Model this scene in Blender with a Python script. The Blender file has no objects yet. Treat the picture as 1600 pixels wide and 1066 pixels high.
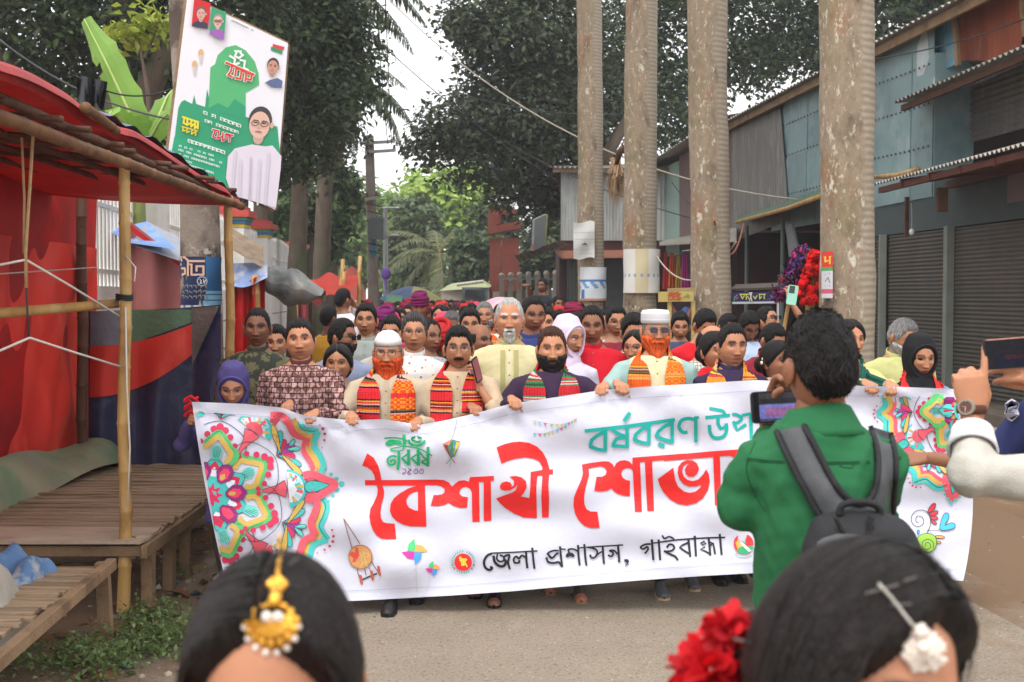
import bpy, bmesh, math, random
import numpy as np
from mathutils import Vector, Matrix, Euler
from mathutils.geometry import tessellate_polygon
from mathutils.bvhtree import BVHTree

SC = bpy.context.scene
COL = SC.collection
random.seed(7)
RNG = np.random.default_rng(11)
R = math.radians

# ------------------------------------------------------------------ camera
CAM_H, FPX, CX, CY, HORIZON = 1.81, 1900.0, 800.0, 533.0, 462.0
PITCH = math.atan((CY - HORIZON) / FPX)
cam_data = bpy.data.cameras.new('camera')
cam = bpy.data.objects.new('camera', cam_data)
COL.objects.link(cam)
SC.camera = cam
cam.location = (0, 0, CAM_H)
cam.rotation_euler = (math.pi / 2 - PITCH, 0, 0)
cam_data.sensor_width = 36.0
cam_data.lens = 36.0 * FPX / 1600.0
cam_data.clip_start = 0.05
cam_data.clip_end = 2000.0
cam_data.dof.use_dof = True
cam_data.dof.focus_distance = 6.95
cam_data.dof.aperture_fstop = 6.2

# ------------------------------------------------------------------ world, sun, exposure
SUN_EL, SUN_AZ = R(62), R(205)
world = bpy.data.worlds.new('World')
SC.world = world
world.use_nodes = True
nt = world.node_tree
bg = nt.nodes['Background']
sky = nt.nodes.new('ShaderNodeTexSky')
sky.sky_type = 'NISHITA'
sky.sun_disc = False
sky.sun_elevation = SUN_EL
sky.sun_rotation = SUN_AZ
sky.dust_density = 4.0
hs = nt.nodes.new('ShaderNodeHueSaturation')
hs.inputs['Saturation'].default_value = 0.22
ov = nt.nodes.new('ShaderNodeMixRGB')
ov.inputs[0].default_value = 0.72
ov.inputs[2].default_value = (11.0, 11.0, 11.3, 1)
nt.links.new(sky.outputs[0], hs.inputs['Color'])
nt.links.new(hs.outputs[0], ov.inputs[1])
nt.links.new(ov.outputs[0], bg.inputs['Color'])
bg.inputs['Strength'].default_value = 0.13
sun_d = bpy.data.lights.new('sun', 'SUN')
sun_d.energy = 1.3
sun_d.angle = R(18)
sun_d.color = (1.0, 0.96, 0.9)
sun = bpy.data.objects.new('sun', sun_d)
COL.objects.link(sun)
sun.rotation_euler = (R(28), 0, R(-25))
SC.view_settings.view_transform = 'Standard'
SC.view_settings.look = 'None'
SC.view_settings.gamma = 1.0
SC.view_settings.use_curve_mapping = False
SC.view_settings.exposure = 0.6
SC.render.engine = 'CYCLES'
SC.cycles.use_denoising = True
SC.cycles.max_bounces = 6
SC.cycles.diffuse_bounces = 3
SC.cycles.transparent_max_bounces = 4


# ------------------------------------------------------------------ helpers
def P(px, py, Y):
 """world point seen at photo pixel (px,py) at distance Y along +Y"""
 dx, dy = (px - CX) / FPX, -(py - CY) / FPX
 c, s = math.cos(PITCH), math.sin(PITCH)
 d = (dx, c + dy * s, -s + dy * c)
 t = Y / d[1]
 return Vector((d[0] * t, Y, CAM_H + d[2] * t))


def G(px, py, z=0.0):
 """world point at height z seen at photo pixel"""
 dx, dy = (px - CX) / FPX, -(py - CY) / FPX
 c, s = math.cos(PITCH), math.sin(PITCH)
 d = (dx, c + dy * s, -s + dy * c)
 t = (z - CAM_H) / d[2]
 return Vector((d[0] * t, d[1] * t, z))


def srgb(r, g, b):
 f = lambda v: (v / 255 / 12.92) if v / 255 <= 0.04045 else ((v / 255 + 0.055) / 1.055) ** 2.4
 return (f(r), f(g), f(b))


class M:
 """collects vertices, faces and face colours, then links them as one mesh object"""

 def __init__(s):
  s.v, s.f, s.c, s.mi = [], [], [], []

 def add(s, vs, fs, col=None, mi=0):
  o = len(s.v)
  s.v.extend([tuple(p) for p in vs])
  s.f.extend([tuple(i + o for i in f) for f in fs])
  s.c.extend([col] * len(fs))
  s.mi.extend([mi] * len(fs))

 def box(s, c, size, rot=None, col=None, mi=0, taper=1.0):
  x, y, z = size[0] / 2, size[1] / 2, size[2] / 2
  vs = [Vector((a * x * (taper if e > 0 else 1), b * y * (taper if e > 0 else 1), e * z)) for e in (-1, 1) for b in (-1, 1) for a in (-1, 1)]
  if rot is not None:
   m = rot if isinstance(rot, Matrix) else Euler(rot).to_matrix()
   vs = [m @ v for v in vs]
  s.add([v + Vector(c) for v in vs], [(0, 2, 3, 1), (4, 5, 7, 6), (0, 1, 5, 4), (2, 6, 7, 3), (0, 4, 6, 2), (1, 3, 7, 5)], col, mi)

 def bar(s, a, b, w, h, col=None, mi=0):
  """rectangular bar from a to b, w across (horizontal), h the other way"""
  a, b = Vector(a), Vector(b)
  d = (b - a)
  L = d.length
  z = d.normalized()
  x = z.cross(Vector((0, 0, 1)))
  if x.length < 1e-4:
   x = Vector((1, 0, 0))
  x.normalize()
  y = x.cross(z)
  m = Matrix((x, y, z)).transposed()
  s.box((a + b) / 2, (w, h, L), m, col, mi)

 def tube(s, pts, rad, n=8, cap=True, col=None, mi=0, up=None, cols=None):
  """swept tube; rad: number, list of numbers or of (rx,ry) pairs"""
  pts = [Vector(p) for p in pts]
  N = len(pts)
  if not isinstance(rad, (list, tuple)):
   rad = [rad] * N
  elif len(rad) == 2 and N != 2 and not isinstance(rad[0], (list, tuple)):
   rad = [rad[0] + (rad[1] - rad[0]) * i / (N - 1) for i in range(N)]
  rr = [(r if isinstance(r, (list, tuple)) else (r, r)) for r in rad]
  o = len(s.v)
  t0 = (pts[1] - pts[0]).normalized()
  x = Vector(up) if up is not None else (Vector((1, 0, 0)) if abs(t0.x) < 0.9 else Vector((0, 1, 0)))
  for i in range(N):
   t = (pts[min(i + 1, N - 1)] - pts[max(i - 1, 0)])
   t = t.normalized() if t.length > 1e-9 else t0
   x = (x - t * x.dot(t)).normalized()
   y = t.cross(x)
   for k in range(n):
    a = 2 * math.pi * k / n
    s.v.append(tuple(pts[i] + x * (math.cos(a) * rr[i][0]) + y * (math.sin(a) * rr[i][1])))
  fs = []
  for i in range(N - 1):
   for k in range(n):
    k2 = (k + 1) % n
    fs.append((o + i * n + k, o + i * n + k2, o + (i + 1) * n + k2, o + (i + 1) * n + k))
    s.c.append(cols[i] if cols else col)
  if cap:
   fs.append(tuple(o + k for k in range(n))[::-1])
   fs.append(tuple(o + (N - 1) * n + k for k in range(n)))
   s.c.extend([cols[0] if cols else col, cols[-1] if cols else col])
  s.f.extend(fs)
  s.mi.extend([mi] * len(fs))

 def ball(s, c, r, nu=10, nv=7, col=None, mi=0, rot=None):
  rx, ry, rz = r if isinstance(r, (tuple, list)) else (r, r, r)
  vs, fs = [], []
  for j in range(nv + 1):
   ph = math.pi * j / nv
   for i in range(nu):
    th = 2 * math.pi * i / nu
    v = Vector((rx * math.sin(ph) * math.cos(th), ry * math.sin(ph) * math.sin(th), rz * math.cos(ph)))
    if rot is not None:
     v = rot @ v
    vs.append(v + Vector(c))
  for j in range(nv):
   for i in range(nu):
    i2 = (i + 1) % nu
    fs.append((j * nu + i, (j + 1) * nu + i, (j + 1) * nu + i2, j * nu + i2))
  s.add(vs, fs, col, mi)

 def grid(s, fn, nu, nv, colfn=None, mi=0, thick=None):
  o = len(s.v)
  for j in range(nv + 1):
   for i in range(nu + 1):
    s.v.append(tuple(fn(i / nu, j / nv)))
  for j in range(nv):
   for i in range(nu):
    a = o + j * (nu + 1) + i
    s.f.append((a, a + 1, a + nu + 2, a + nu + 1))
    s.c.append(colfn((i + .5) / nu, (j + .5) / nv) if colfn else None)
    s.mi.append(mi)

 def prism(s, poly, d, col=None, mi=0):
  """polygon (list of points) extruded by vector d"""
  n = len(poly)
  d = Vector(d)
  vs = [Vector(p) for p in poly] + [Vector(p) + d for p in poly]
  tri = tessellate_polygon([[Vector(p) for p in poly]])
  fs = [tuple(t) for t in tri] + [tuple(i + n for i in t)[::-1] for t in tri]
  fs += [(i, (i + 1) % n, (i + 1) % n + n, i + n) for i in range(n)]
  s.add(vs, fs, col, mi)

 def mesh(s, name, off=(0, 0, 0), smooth=False):
  me = bpy.data.meshes.new(name)
  ox, oy, oz = off
  me.from_pydata([(x - ox, y - oy, z - oz) for x, y, z in s.v], [], s.f)
  if any(c is not None for c in s.c):
   ca = me.attributes.new('col', 'FLOAT_COLOR', 'FACE')
   arr = np.array([(c if c is not None else (.5, .5, .5))[:3] for c in s.c], dtype=np.float32)
   ca.data.foreach_set('color', np.concatenate([arr, np.ones((len(arr), 1), np.float32)], 1).ravel())
  if any(s.mi):
   me.polygons.foreach_set('material_index', s.mi)
  if smooth:
   me.polygons.foreach_set('use_smooth', [True] * len(me.polygons))
  return me


def link(name, me, mats, parent=None, loc=None):
 o = bpy.data.objects.new(name, me)
 COL.objects.link(o)
 for m in (mats if isinstance(mats, (list, tuple)) else [mats]):
  if m is not None and m.name not in [x.name for x in me.materials if x]:
   me.materials.append(m)
 if parent is not None:
  o.parent = parent
 if loc is not None:
  o.location = loc
 return o


def build(mb, name, mats, parent=None, smooth=False, kind=None, world=True):
 """link a mesh builder whose points are world points (parent must not be rotated) or local ones"""
 off = (0, 0, 0)
 if parent is not None and world:
  off = tuple(parent.matrix_basis.translation)
  if parent.parent is not None:
   off = tuple(Vector(off) + parent.parent.matrix_basis.translation)
 o = link(name, mb.mesh(name, off, smooth), mats, parent)
 if kind:
  o['kind'] = kind
 return o


def tag(o, label, cat=None, group=None, kind=None):
 if label:
  o['label'] = label
 if cat:
  o['category'] = cat
 if group:
  o['group'] = group
 if kind:
  o['kind'] = kind
 return o


def thing(name, label, cat, loc=(0, 0, 0), rz=0.0, group=None):
 o = bpy.data.objects.new(name, None)
 o.empty_display_size = 0.1
 COL.objects.link(o)
 o.location = loc
 o.rotation_euler = (0, 0, rz)
 return tag(o, label, cat, group)


def copy_tree(o, parent=None):
 c = o.copy()
 COL.objects.link(c)
 if parent is not None:
  c.parent = parent
 for ch in list(o.children):
  copy_tree(ch, c)
 return c


def arrays_mesh(name, V, F, C=None, smooth=True, domain='POINT'):
 me = bpy.data.meshes.new(name)
 V = np.asarray(V, np.float32)
 F = np.asarray(F, np.int32)
 k = F.shape[1]
 me.vertices.add(len(V))
 me.vertices.foreach_set('co', V.ravel())
 me.loops.add(F.size)
 me.loops.foreach_set('vertex_index', F.ravel())
 me.polygons.add(len(F))
 me.polygons.foreach_set('loop_start', np.arange(0, F.size, k, dtype=np.int32))
 me.polygons.foreach_set('loop_total', np.full(len(F), k, np.int32))
 me.update(calc_edges=True)
 me.validate()
 if C is not None:
  ca = me.attributes.new('col', 'FLOAT_COLOR', domain)
  C = np.asarray(C, np.float32)
  ca.data.foreach_set('color', np.concatenate([C, np.ones((len(C), 1), np.float32)], 1).ravel())
 if smooth:
  me.polygons.foreach_set('use_smooth', [True] * len(me.polygons))
 return me


def remesh(mb, voxel, smooth=4, fac=0.5):
 """melt overlapping closed shapes into one continuous surface; returns verts, normals, quads/tris as lists"""
 me = mb.mesh('tmp')
 o = bpy.data.objects.new('tmp', me)
 COL.objects.link(o)
 r = o.modifiers.new('r', 'REMESH')
 r.mode = 'VOXEL'
 r.voxel_size = voxel
 if smooth:
  sm = o.modifiers.new('s', 'SMOOTH')
  sm.iterations = smooth
  sm.factor = fac
 dg = bpy.context.evaluated_depsgraph_get()
 ev = o.evaluated_get(dg)
 m2 = ev.to_mesh()
 n = len(m2.vertices)
 V = np.empty(n * 3, np.float32)
 m2.vertices.foreach_get('co', V)
 N = np.empty(n * 3, np.float32)
 m2.vertices.foreach_get('normal', N)
 nf = len(m2.polygons)
 tot = np.empty(nf, np.int32)
 m2.polygons.foreach_get('loop_total', tot)
 li = np.empty(len(m2.loops), np.int32)
 m2.loops.foreach_get('vertex_index', li)
 ev.to_mesh_clear()
 bpy.data.objects.remove(o)
 bpy.data.meshes.remove(me)
 V, N = V.reshape(-1, 3), N.reshape(-1, 3)
 if (tot == 4).all():
  F = li.reshape(-1, 4)
 else:
  st = np.concatenate([[0], np.cumsum(tot)[:-1]])
  F = np.array([[li[a], li[a + 1], li[a + 2], li[a + (3 if t > 3 else 2)]] for a, t in zip(st, tot)])
 return V, N, F


def vnoise(Pn, seed=0, scale=1.0):
 """cheap smooth pseudo-noise in -1..1 for arrays of points"""
 rs = np.random.default_rng(seed)
 out = np.zeros(len(Pn))
 for k in range(6):
  d = rs.normal(size=3)
  d /= np.linalg.norm(d)
  out += np.sin(Pn @ d * scale * (0.7 + 0.35 * k) * 6.28 + rs.uniform(0, 6.28)) / (1 + .3 * k)
 return out / 3.2


# ------------------------------------------------------------------ materials
MATS = {}


def mat(name, base=(.5, .5, .5), rough=.6, var=.12, scale=6.0, bump=0.0, bscale=40.0, spec=.35, metal=0.0, attr=False,
  translucent=0.0, stretch=(1, 1, 1), patches=None, coat=0.0, detail=4.0, each=0.0):
 """procedural material: base colour (or the 'col' attribute) varied by noise, optional patches [(colour, scale, lo, hi)]"""
 if name in MATS:
  return MATS[name]
 m = bpy.data.materials.new(name)
 m.use_nodes = True
 t = m.node_tree
 L = t.links.new
 b = t.nodes['Principled BSDF']
 b.inputs['Roughness'].default_value = rough
 b.inputs['Specular IOR Level'].default_value = spec
 b.inputs['Metallic'].default_value = metal
 tc = t.nodes.new('ShaderNodeTexCoord')
 mp = t.nodes.new('ShaderNodeMapping')
 mp.inputs['Scale'].default_value = stretch
 L(tc.outputs['Object'], mp.inputs[0])
 if attr:
  at = t.nodes.new('ShaderNodeAttribute')
  at.attribute_name = 'col'
  col = at.outputs['Color']
 else:
  rgb = t.nodes.new('ShaderNodeRGB')
  rgb.outputs[0].default_value = (*base, 1)
  col = rgb.outputs[0]
 for i, (pc, ps, lo, hi) in enumerate(patches or []):
  n = t.nodes.new('ShaderNodeTexNoise')
  n.inputs['Scale'].default_value = ps
  n.inputs['Detail'].default_value = 5
  n.inputs['Roughness'].default_value = .62
  n.noise_dimensions = '4D'
  n.inputs['W'].default_value = i * 3.7
  L(mp.outputs[0], n.inputs['Vector'])
  r = t.nodes.new('ShaderNodeMapRange')
  r.inputs[1].default_value, r.inputs[2].default_value = lo, hi
  L(n.outputs[0], r.inputs[0])
  mx = t.nodes.new('ShaderNodeMixRGB')
  L(r.outputs[0], mx.inputs[0])
  L(col, mx.inputs[1])
  mx.inputs[2].default_value = (*pc, 1)
  col = mx.outputs[0]
 if var:
  n = t.nodes.new('ShaderNodeTexNoise')
  n.inputs['Scale'].default_value = scale
  n.inputs['Detail'].default_value = detail
  L(mp.outputs[0], n.inputs['Vector'])
  r = t.nodes.new('ShaderNodeMapRange')
  r.inputs[1].default_value, r.inputs[2].default_value = .25, .75
  r.inputs[3].default_value, r.inputs[4].default_value = 1 - var, 1 + var
  L(n.outputs[0], r.inputs[0])
  mul = t.nodes.new('ShaderNodeVectorMath')
  mul.operation = 'SCALE'
  L(col, mul.inputs[0])
  L(r.outputs[0], mul.inputs['Scale'])
  col = mul.outputs[0]
 if each:
  oi = t.nodes.new('ShaderNodeObjectInfo')
  r = t.nodes.new('ShaderNodeMapRange')
  r.inputs[3].default_value, r.inputs[4].default_value = 1 - each, 1 + each
  L(oi.outputs['Random'], r.inputs[0])
  mul = t.nodes.new('ShaderNodeVectorMath')
  mul.operation = 'SCALE'
  L(col, mul.inputs[0])
  L(r.outputs[0], mul.inputs['Scale'])
  col = mul.outputs[0]
 L(col, b.inputs['Base Color'])
 if bump:
  n = t.nodes.new('ShaderNodeTexNoise')
  n.inputs['Scale'].default_value = bscale
  n.inputs['Detail'].default_value = 5
  L(mp.outputs[0], n.inputs['Vector'])
  bp = t.nodes.new('ShaderNodeBump')
  bp.inputs['Strength'].default_value = bump
  bp.inputs['Distance'].default_value = .02
  L(n.outputs[0], bp.inputs['Height'])
  L(bp.outputs[0], b.inputs['Normal'])
 if coat:
  b.inputs['Coat Weight'].default_value = coat
  b.inputs['Coat Roughness'].default_value = .25
 if translucent:
  tr = t.nodes.new('ShaderNodeBsdfTranslucent')
  L(col, tr.inputs['Color'])
  mx = t.nodes.new('ShaderNodeMixShader')
  mx.inputs[0].default_value = translucent
  L(b.outputs[0], mx.inputs[1])
  L(tr.outputs[0], mx.inputs[2])
  L(mx.outputs[0], t.nodes['Material Output'].inputs['Surface'])
 MATS[name] = m
 return m


m_paint = mat('flat_print', attr=True, rough=.5, var=.03, spec=.25)
m_leaf = mat('leaf', attr=True, rough=.45, var=.1, scale=1.5, spec=.35, translucent=.3)
m_bamboo = mat('bamboo', srgb(176, 140, 84), .5, .25, 9, .25, 60, patches=[(srgb(120, 84, 48), 7, .52, .7), (srgb(196, 176, 130), 5, .55, .75)], stretch=(1, 1, .35))
m_eave = mat('old_bamboo', srgb(112, 78, 48), .6, .25, 8, .3, 50, patches=[(srgb(70, 44, 30), 5, .5, .7), (srgb(150, 116, 76), 4, .58, .75)], stretch=(1, 1, .35))
m_oldwood = mat('weathered_wood', srgb(138, 112, 84), .75, .25, 5, .4, 45, patches=[(srgb(96, 74, 54), 4, .5, .7)], stretch=(1, 1, 1))
m_darkwood = mat('dark_wood', srgb(84, 56, 40), .7, .3, 6, .4, 40)
m_red_wall = mat('orange_red_tarp', srgb(226, 60, 46), .5, .28, 1.3, .8, 5, spec=.4, translucent=.12, patches=[(srgb(196, 34, 30), .9, .5, .72), (srgb(246, 96, 72), 2.2, .58, .75)], stretch=(1, 1, .5))  # brighter copy of the red tarp, light on its lower part put into the colour
m_red_tarp = mat('red_tarp', srgb(176, 22, 20), .5, .25, 1.6, .35, 9, spec=.35, translucent=.08, patches=[(srgb(120, 14, 16), 1.3, .48, .75)])
m_blue_tarp = mat('navy_tarp', srgb(42, 46, 78), .42, .3, 2.2, .8, 6, spec=.45, patches=[(srgb(70, 78, 110), 3, .56, .75)])
m_bark = mat('palm_bark', srgb(138, 122, 102), .85, .18, 14, .5, 30, stretch=(1, 1, .5),
    patches=[(srgb(140, 86, 52), 2.0, .56, .70), (srgb(112, 104, 70), 2.1, .53, .72), (srgb(92, 78, 66), 4.5, .54, .68), (srgb(176, 168, 148), 26.0, .57, .63), (srgb(190, 184, 166), 9.0, .62, .68), (srgb(112, 100, 84), 40.0, .58, .66)])
t_ = m_bark.node_tree
b_ = t_.nodes['Principled BSDF']
src_ = b_.inputs['Base Color'].links[0].from_socket
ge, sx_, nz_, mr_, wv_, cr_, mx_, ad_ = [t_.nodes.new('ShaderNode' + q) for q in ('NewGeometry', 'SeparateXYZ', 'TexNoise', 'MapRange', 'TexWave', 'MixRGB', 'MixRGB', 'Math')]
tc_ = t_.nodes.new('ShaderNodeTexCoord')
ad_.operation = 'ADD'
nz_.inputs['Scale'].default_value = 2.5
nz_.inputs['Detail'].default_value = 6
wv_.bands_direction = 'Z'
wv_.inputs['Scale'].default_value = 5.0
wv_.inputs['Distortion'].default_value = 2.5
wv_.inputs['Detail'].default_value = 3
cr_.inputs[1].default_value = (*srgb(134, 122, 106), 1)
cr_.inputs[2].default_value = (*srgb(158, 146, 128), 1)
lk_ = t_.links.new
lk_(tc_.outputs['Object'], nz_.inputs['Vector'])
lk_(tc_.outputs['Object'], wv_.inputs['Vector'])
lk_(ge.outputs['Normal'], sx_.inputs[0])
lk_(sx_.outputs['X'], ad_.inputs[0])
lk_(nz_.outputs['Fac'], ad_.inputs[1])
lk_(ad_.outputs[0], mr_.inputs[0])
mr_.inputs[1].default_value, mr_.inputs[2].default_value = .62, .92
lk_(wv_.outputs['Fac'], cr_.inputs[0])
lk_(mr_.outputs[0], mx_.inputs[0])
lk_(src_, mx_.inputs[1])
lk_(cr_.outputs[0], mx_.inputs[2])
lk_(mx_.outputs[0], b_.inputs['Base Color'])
m_darkbark = mat('dark_bark', srgb(92, 80, 68), .9, .3, 6, .8, 14, stretch=(1, 1, .4), patches=[(srgb(70, 84, 52), 2.0, .52, .7)])
m_white = mat('white_paint', (.72, .70, .66), .6, .1, 4, .1, 30, patches=[((.4, .38, .33), 2.5, .58, .8)])
m_concrete = mat('concrete', srgb(150, 144, 134), .85, .15, 5, .4, 40, patches=[(srgb(110, 104, 96), 2, .5, .75)])
m_steel = mat('galvanised_steel', srgb(150, 154, 152), .42, .15, 3, .1, 30, metal=.35, patches=[(srgb(120, 92, 70), 2.2, .6, .78)])
m_black = mat('black_rubber', (.015, .015, .016), .5, .1, 10)
m_wire = mat('cable', (.03, .03, .03), .6, .1, 10)
m_pale_wire = mat('pale_cable', srgb(170, 160, 145), .6, .1, 10)
m_attr = mat('painted', attr=True, rough=.6, var=.14, scale=5, bump=.15, bscale=25)
m_cloth = mat('cloth', attr=True, rough=.8, var=.07, scale=9, bump=.25, bscale=220, spec=.2)

# ================================================================== GROUND AND ROAD
def road_x(Y):
 return -.095 * (Y - 6.0)


m_dirt = mat('dirt', srgb(112, 88, 66), .95, .22, 1.2, .8, 18, patches=[(srgb(96, 78, 60), .8, .5, .7), (srgb(150, 130, 108), 2.4, .56, .75)])
m_road = mat('dusty_road', srgb(140, 128, 112), .9, .08, 2.0, .6, 90,
    patches=[(srgb(122, 108, 92), .45, .48, .7), (srgb(156, 146, 130), 1.7, .55, .8), (srgb(112, 100, 86), 60, .54, .62), (srgb(176, 166, 152), 75, .60, .66)])
g = M()
g.grid(lambda u, v: (-160 + 320 * u, -12 + 420 * v, 0), 40, 40)
build(g, 'ground', m_dirt, kind='structure')
rs = np.random.default_rng(3)
g = M()
yv = np.concatenate([np.linspace(-4, 24, 80), np.linspace(25, 200, 50)])
for y0, y1 in zip(yv[:-1], yv[1:]):
 for i in range(22):
  a, b_ = -2.9 + 7.4 * i / 22, -2.9 + 7.4 * (i + 1) / 22
  e = min((a + b_) / 2 + 1.75, 2.85 - (a + b_) / 2)
  g.add([(a + road_x(y0), y0, .005), (b_ + road_x(y0), y0, .005), (b_ + road_x(y1), y1, .005), (a + road_x(y1), y1, .005)], [(0, 1, 2, 3)], (min(1, max(0, .5 + e * .75)),) * 3)
t_ = m_road.node_tree
b_s = t_.nodes['Principled BSDF']
old = b_s.inputs['Base Color'].links[0].from_socket
at = t_.nodes.new('ShaderNodeAttribute')
at.attribute_name = 'col'
nz = t_.nodes.new('ShaderNodeTexNoise')
nz.inputs['Scale'].default_value = 2.6
nz.inputs['Detail'].default_value = 7
ad = t_.nodes.new('ShaderNodeMath')
ad.operation = 'ADD'
tc_ = t_.nodes.new('ShaderNodeTexCoord')
t_.links.new(tc_.outputs['Object'], nz.inputs['Vector'])
t_.links.new(nz.outputs['Fac'], ad.inputs[0])
t_.links.new(at.outputs['Fac'], ad.inputs[1])
mr = t_.nodes.new('ShaderNodeMapRange')
mr.inputs[1].default_value, mr.inputs[2].default_value = .82, 1.2
t_.links.new(ad.outputs[0], mr.inputs[0])
mx_ = t_.nodes.new('ShaderNodeMixRGB')
mx_.inputs[1].default_value = (*srgb(118, 94, 72), 1)
t_.links.new(mr.outputs[0], mx_.inputs[0])
t_.links.new(old, mx_.inputs[2])
t_.links.new(mx_.outputs[0], b_s.inputs['Base Color'])
build(g, 'road', m_road, kind='structure')

# loose stones and litter
g = M()
for i in range(900):
 Y = rs.uniform(5.4, 10)
 X = rs.choice([rs.uniform(-3.2, -1.5), rs.uniform(-1.8, 3.0), rs.uniform(2.4, 4.5)], p=[.5, .25, .25])
 r = rs.uniform(.004, .017) * (1.6 if X < -1.6 else .8)
 c = srgb(*(np.array([150, 136, 118]) * rs.uniform(.6, 1.15)))
 g.ball((X, Y, r * .4), (r, r * .8, r * .6), 5, 4, c, rot=Euler((rs.uniform(0, 3), 0, rs.uniform(0, 6))).to_matrix())
build(g, 'gravel', m_attr, kind='stuff')

# trodden litter under the stall
g = M()
for i in range(170):
 Y, X = rs.uniform(5.6, 9.5), rs.uniform(-3.4, -1.75)
 c = [srgb(190, 186, 178), srgb(150, 60, 40), srgb(120, 96, 70), srgb(80, 110, 120), srgb(110, 84, 54)][int(rs.integers(0, 5)) if i % 4 == 0 else 4]
 s = rs.uniform(.02, .07)
 e = Euler((rs.uniform(-.5, .5), rs.uniform(-.5, .5), rs.uniform(0, 6))).to_matrix()
 pts = [e @ Vector((a * s, b * s * rs.uniform(.4, .9), rs.uniform(-.2, .3) * s)) + Vector((X, Y, .02)) for a, b in ((-1, -1), (1, -.7), (.8, 1), (-.7, .9))]
 g.add(pts, [(0, 1, 2), (0, 2, 3)], c)
build(g, 'litter', m_attr, kind='stuff')


# ================================================================== LEAVES, TREES
def leaf_quads(cent, nrm, size, col, curl=.25, aspect=.5, rs=RNG):
 """one folded leaf (two quads -> 2 faces) at each centre"""
 n = len(cent)
 nrm = nrm / np.linalg.norm(nrm, axis=1, keepdims=True)
 d = rs.normal(size=(n, 3))
 d -= nrm * np.sum(d * nrm, axis=1, keepdims=True)
 d /= np.linalg.norm(d, axis=1, keepdims=True)
 b = np.cross(nrm, d)
 s = (size * rs.uniform(.7, 1.3, n))[:, None]
 a0 = cent - d * s * .5
 a1 = cent + d * s * .5 - nrm * s * .12
 m0 = cent + b * s * aspect * .5 + nrm * s * curl * .3
 m1 = cent - b * s * aspect * .5 + nrm * s * curl * .3
 V = np.stack([a0, m0, a1, m1], 1).reshape(-1, 3)
 i = np.arange(n)[:, None] * 4
 F = np.concatenate([i + [0, 1, 2], i + [0, 2, 3]], 1).reshape(-1, 3)
 C = np.repeat(col, 2, axis=0)
 return V, F, C


def crown_points(blobs, n, rs, shell=.55):
 """points in clumps spread through ellipsoids; blobs: (centre, (rx,ry,rz))"""
 vol = np.array([b[1][0] * b[1][2] for b in blobs])
 cnt = (n * vol / vol.sum()).astype(int)
 out, nr = [], []
 for (c, r), k in zip(blobs, cnt):
  kc = max(6, k // 42)
  d = rs.normal(size=(kc, 3))
  d /= np.linalg.norm(d, axis=1, keepdims=True)
  rad = rs.uniform(shell, 1.0, kc)[:, None] ** .7
  cc = d * rad * np.array(r) + np.array(c)
  which = rs.integers(0, kc, k)
  sp = .16 * np.mean(r) + .12
  p = cc[which] + rs.normal(size=(k, 3)) * sp * np.array([1, 1, .7])
  nn = d[which] * .7 + rs.normal(size=(k, 3)) * .55 + np.array([0, 0, .75])
  out.append(p)
  nr.append(nn)
 return np.concatenate(out), np.concatenate(nr)


def leaf_cols(base, n, rs, var=.3, alt=None, p=.15):
 c = np.array(base)[None] * rs.uniform(1 - var, 1 + var, (n, 1)) * rs.uniform(.93, 1.07, (n, 3))
 if alt is not None:
  k = rs.uniform(size=n) < p
  c[k] = np.array(alt) * rs.uniform(.8, 1.2, (k.sum(), 1))
 return c


def tree(name, label, cat, base, trunk, limbs, blobs, n, size, col, alt=None, p=.12, group=None, bark=m_darkbark, seed=1, shell=.5):
 """trunk: [(point, radius)], limbs: list of such lists, blobs: crown ellipsoids"""
 rs = np.random.default_rng(seed)
 t = thing(name, label, cat, base, 0, group)
 g = M()
 for path in [trunk] + limbs:
  g.tube([q[0] for q in path], [q[1] for q in path], 9)
 build(g, 'trunk', bark, t, smooth=True)
 pts, nr = crown_points(blobs, n, rs, shell)
 V, F, C = leaf_quads(pts, nr, size, leaf_cols(col, len(pts), rs, .35, alt, p), rs=rs)
 V = V - np.array(base)
 link('crown', arrays_mesh('crown', V, F, C, False, 'FACE'), m_leaf, t)
 return t


def B(px, py, Y, rpx, rpy=None, ry=None):
 c = P(px, py, Y)
 s = Y / FPX
 return (tuple(c), (rpx * s, (ry if ry is not None else rpx * s), (rpy or rpx) * s))


DARK = (.056, .080, .036)
MID = (.075, .125, .03)
LIME = (.26, .38, .07)

# big dark trees over the stalls on the near side of the wall
b = G(330, 600)
bx = -7.5
tree('broadleaf_tree', 'huge dark leafy tree rising behind the hanging banner board and the stall roof', 'tree', (bx, 22, 0),
  [((bx, 22, 0), .5), ((bx + .3, 22, 4), .42), ((bx + .6, 22, 7), .34), ((bx + .8, 21.6, 10), .2)],
  [[((bx + .3, 22, 4), .3), ((bx + 1.6, 21.5, 6.5), .2), ((bx + 3.2, 21, 8.5), .12)], [((bx + .2, 22, 3.6), .25), ((bx - 1.5, 21.5, 6), .16), ((bx - 3, 21, 7), .1)]],
  [B(40, 20, 22, 120, 90), B(190, 30, 22, 110, 90), B(330, 20, 23, 120, 100), B(120, 110, 23, 60, 50), B(215, 100, 23, 60, 60), B(20, -120, 22, 200, 90), B(300, -130, 22, 200, 90), B(20, 130, 24, 50, 60)],
  25000, .175, DARK, MID, .10, seed=5)
bx = -6.2
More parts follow.
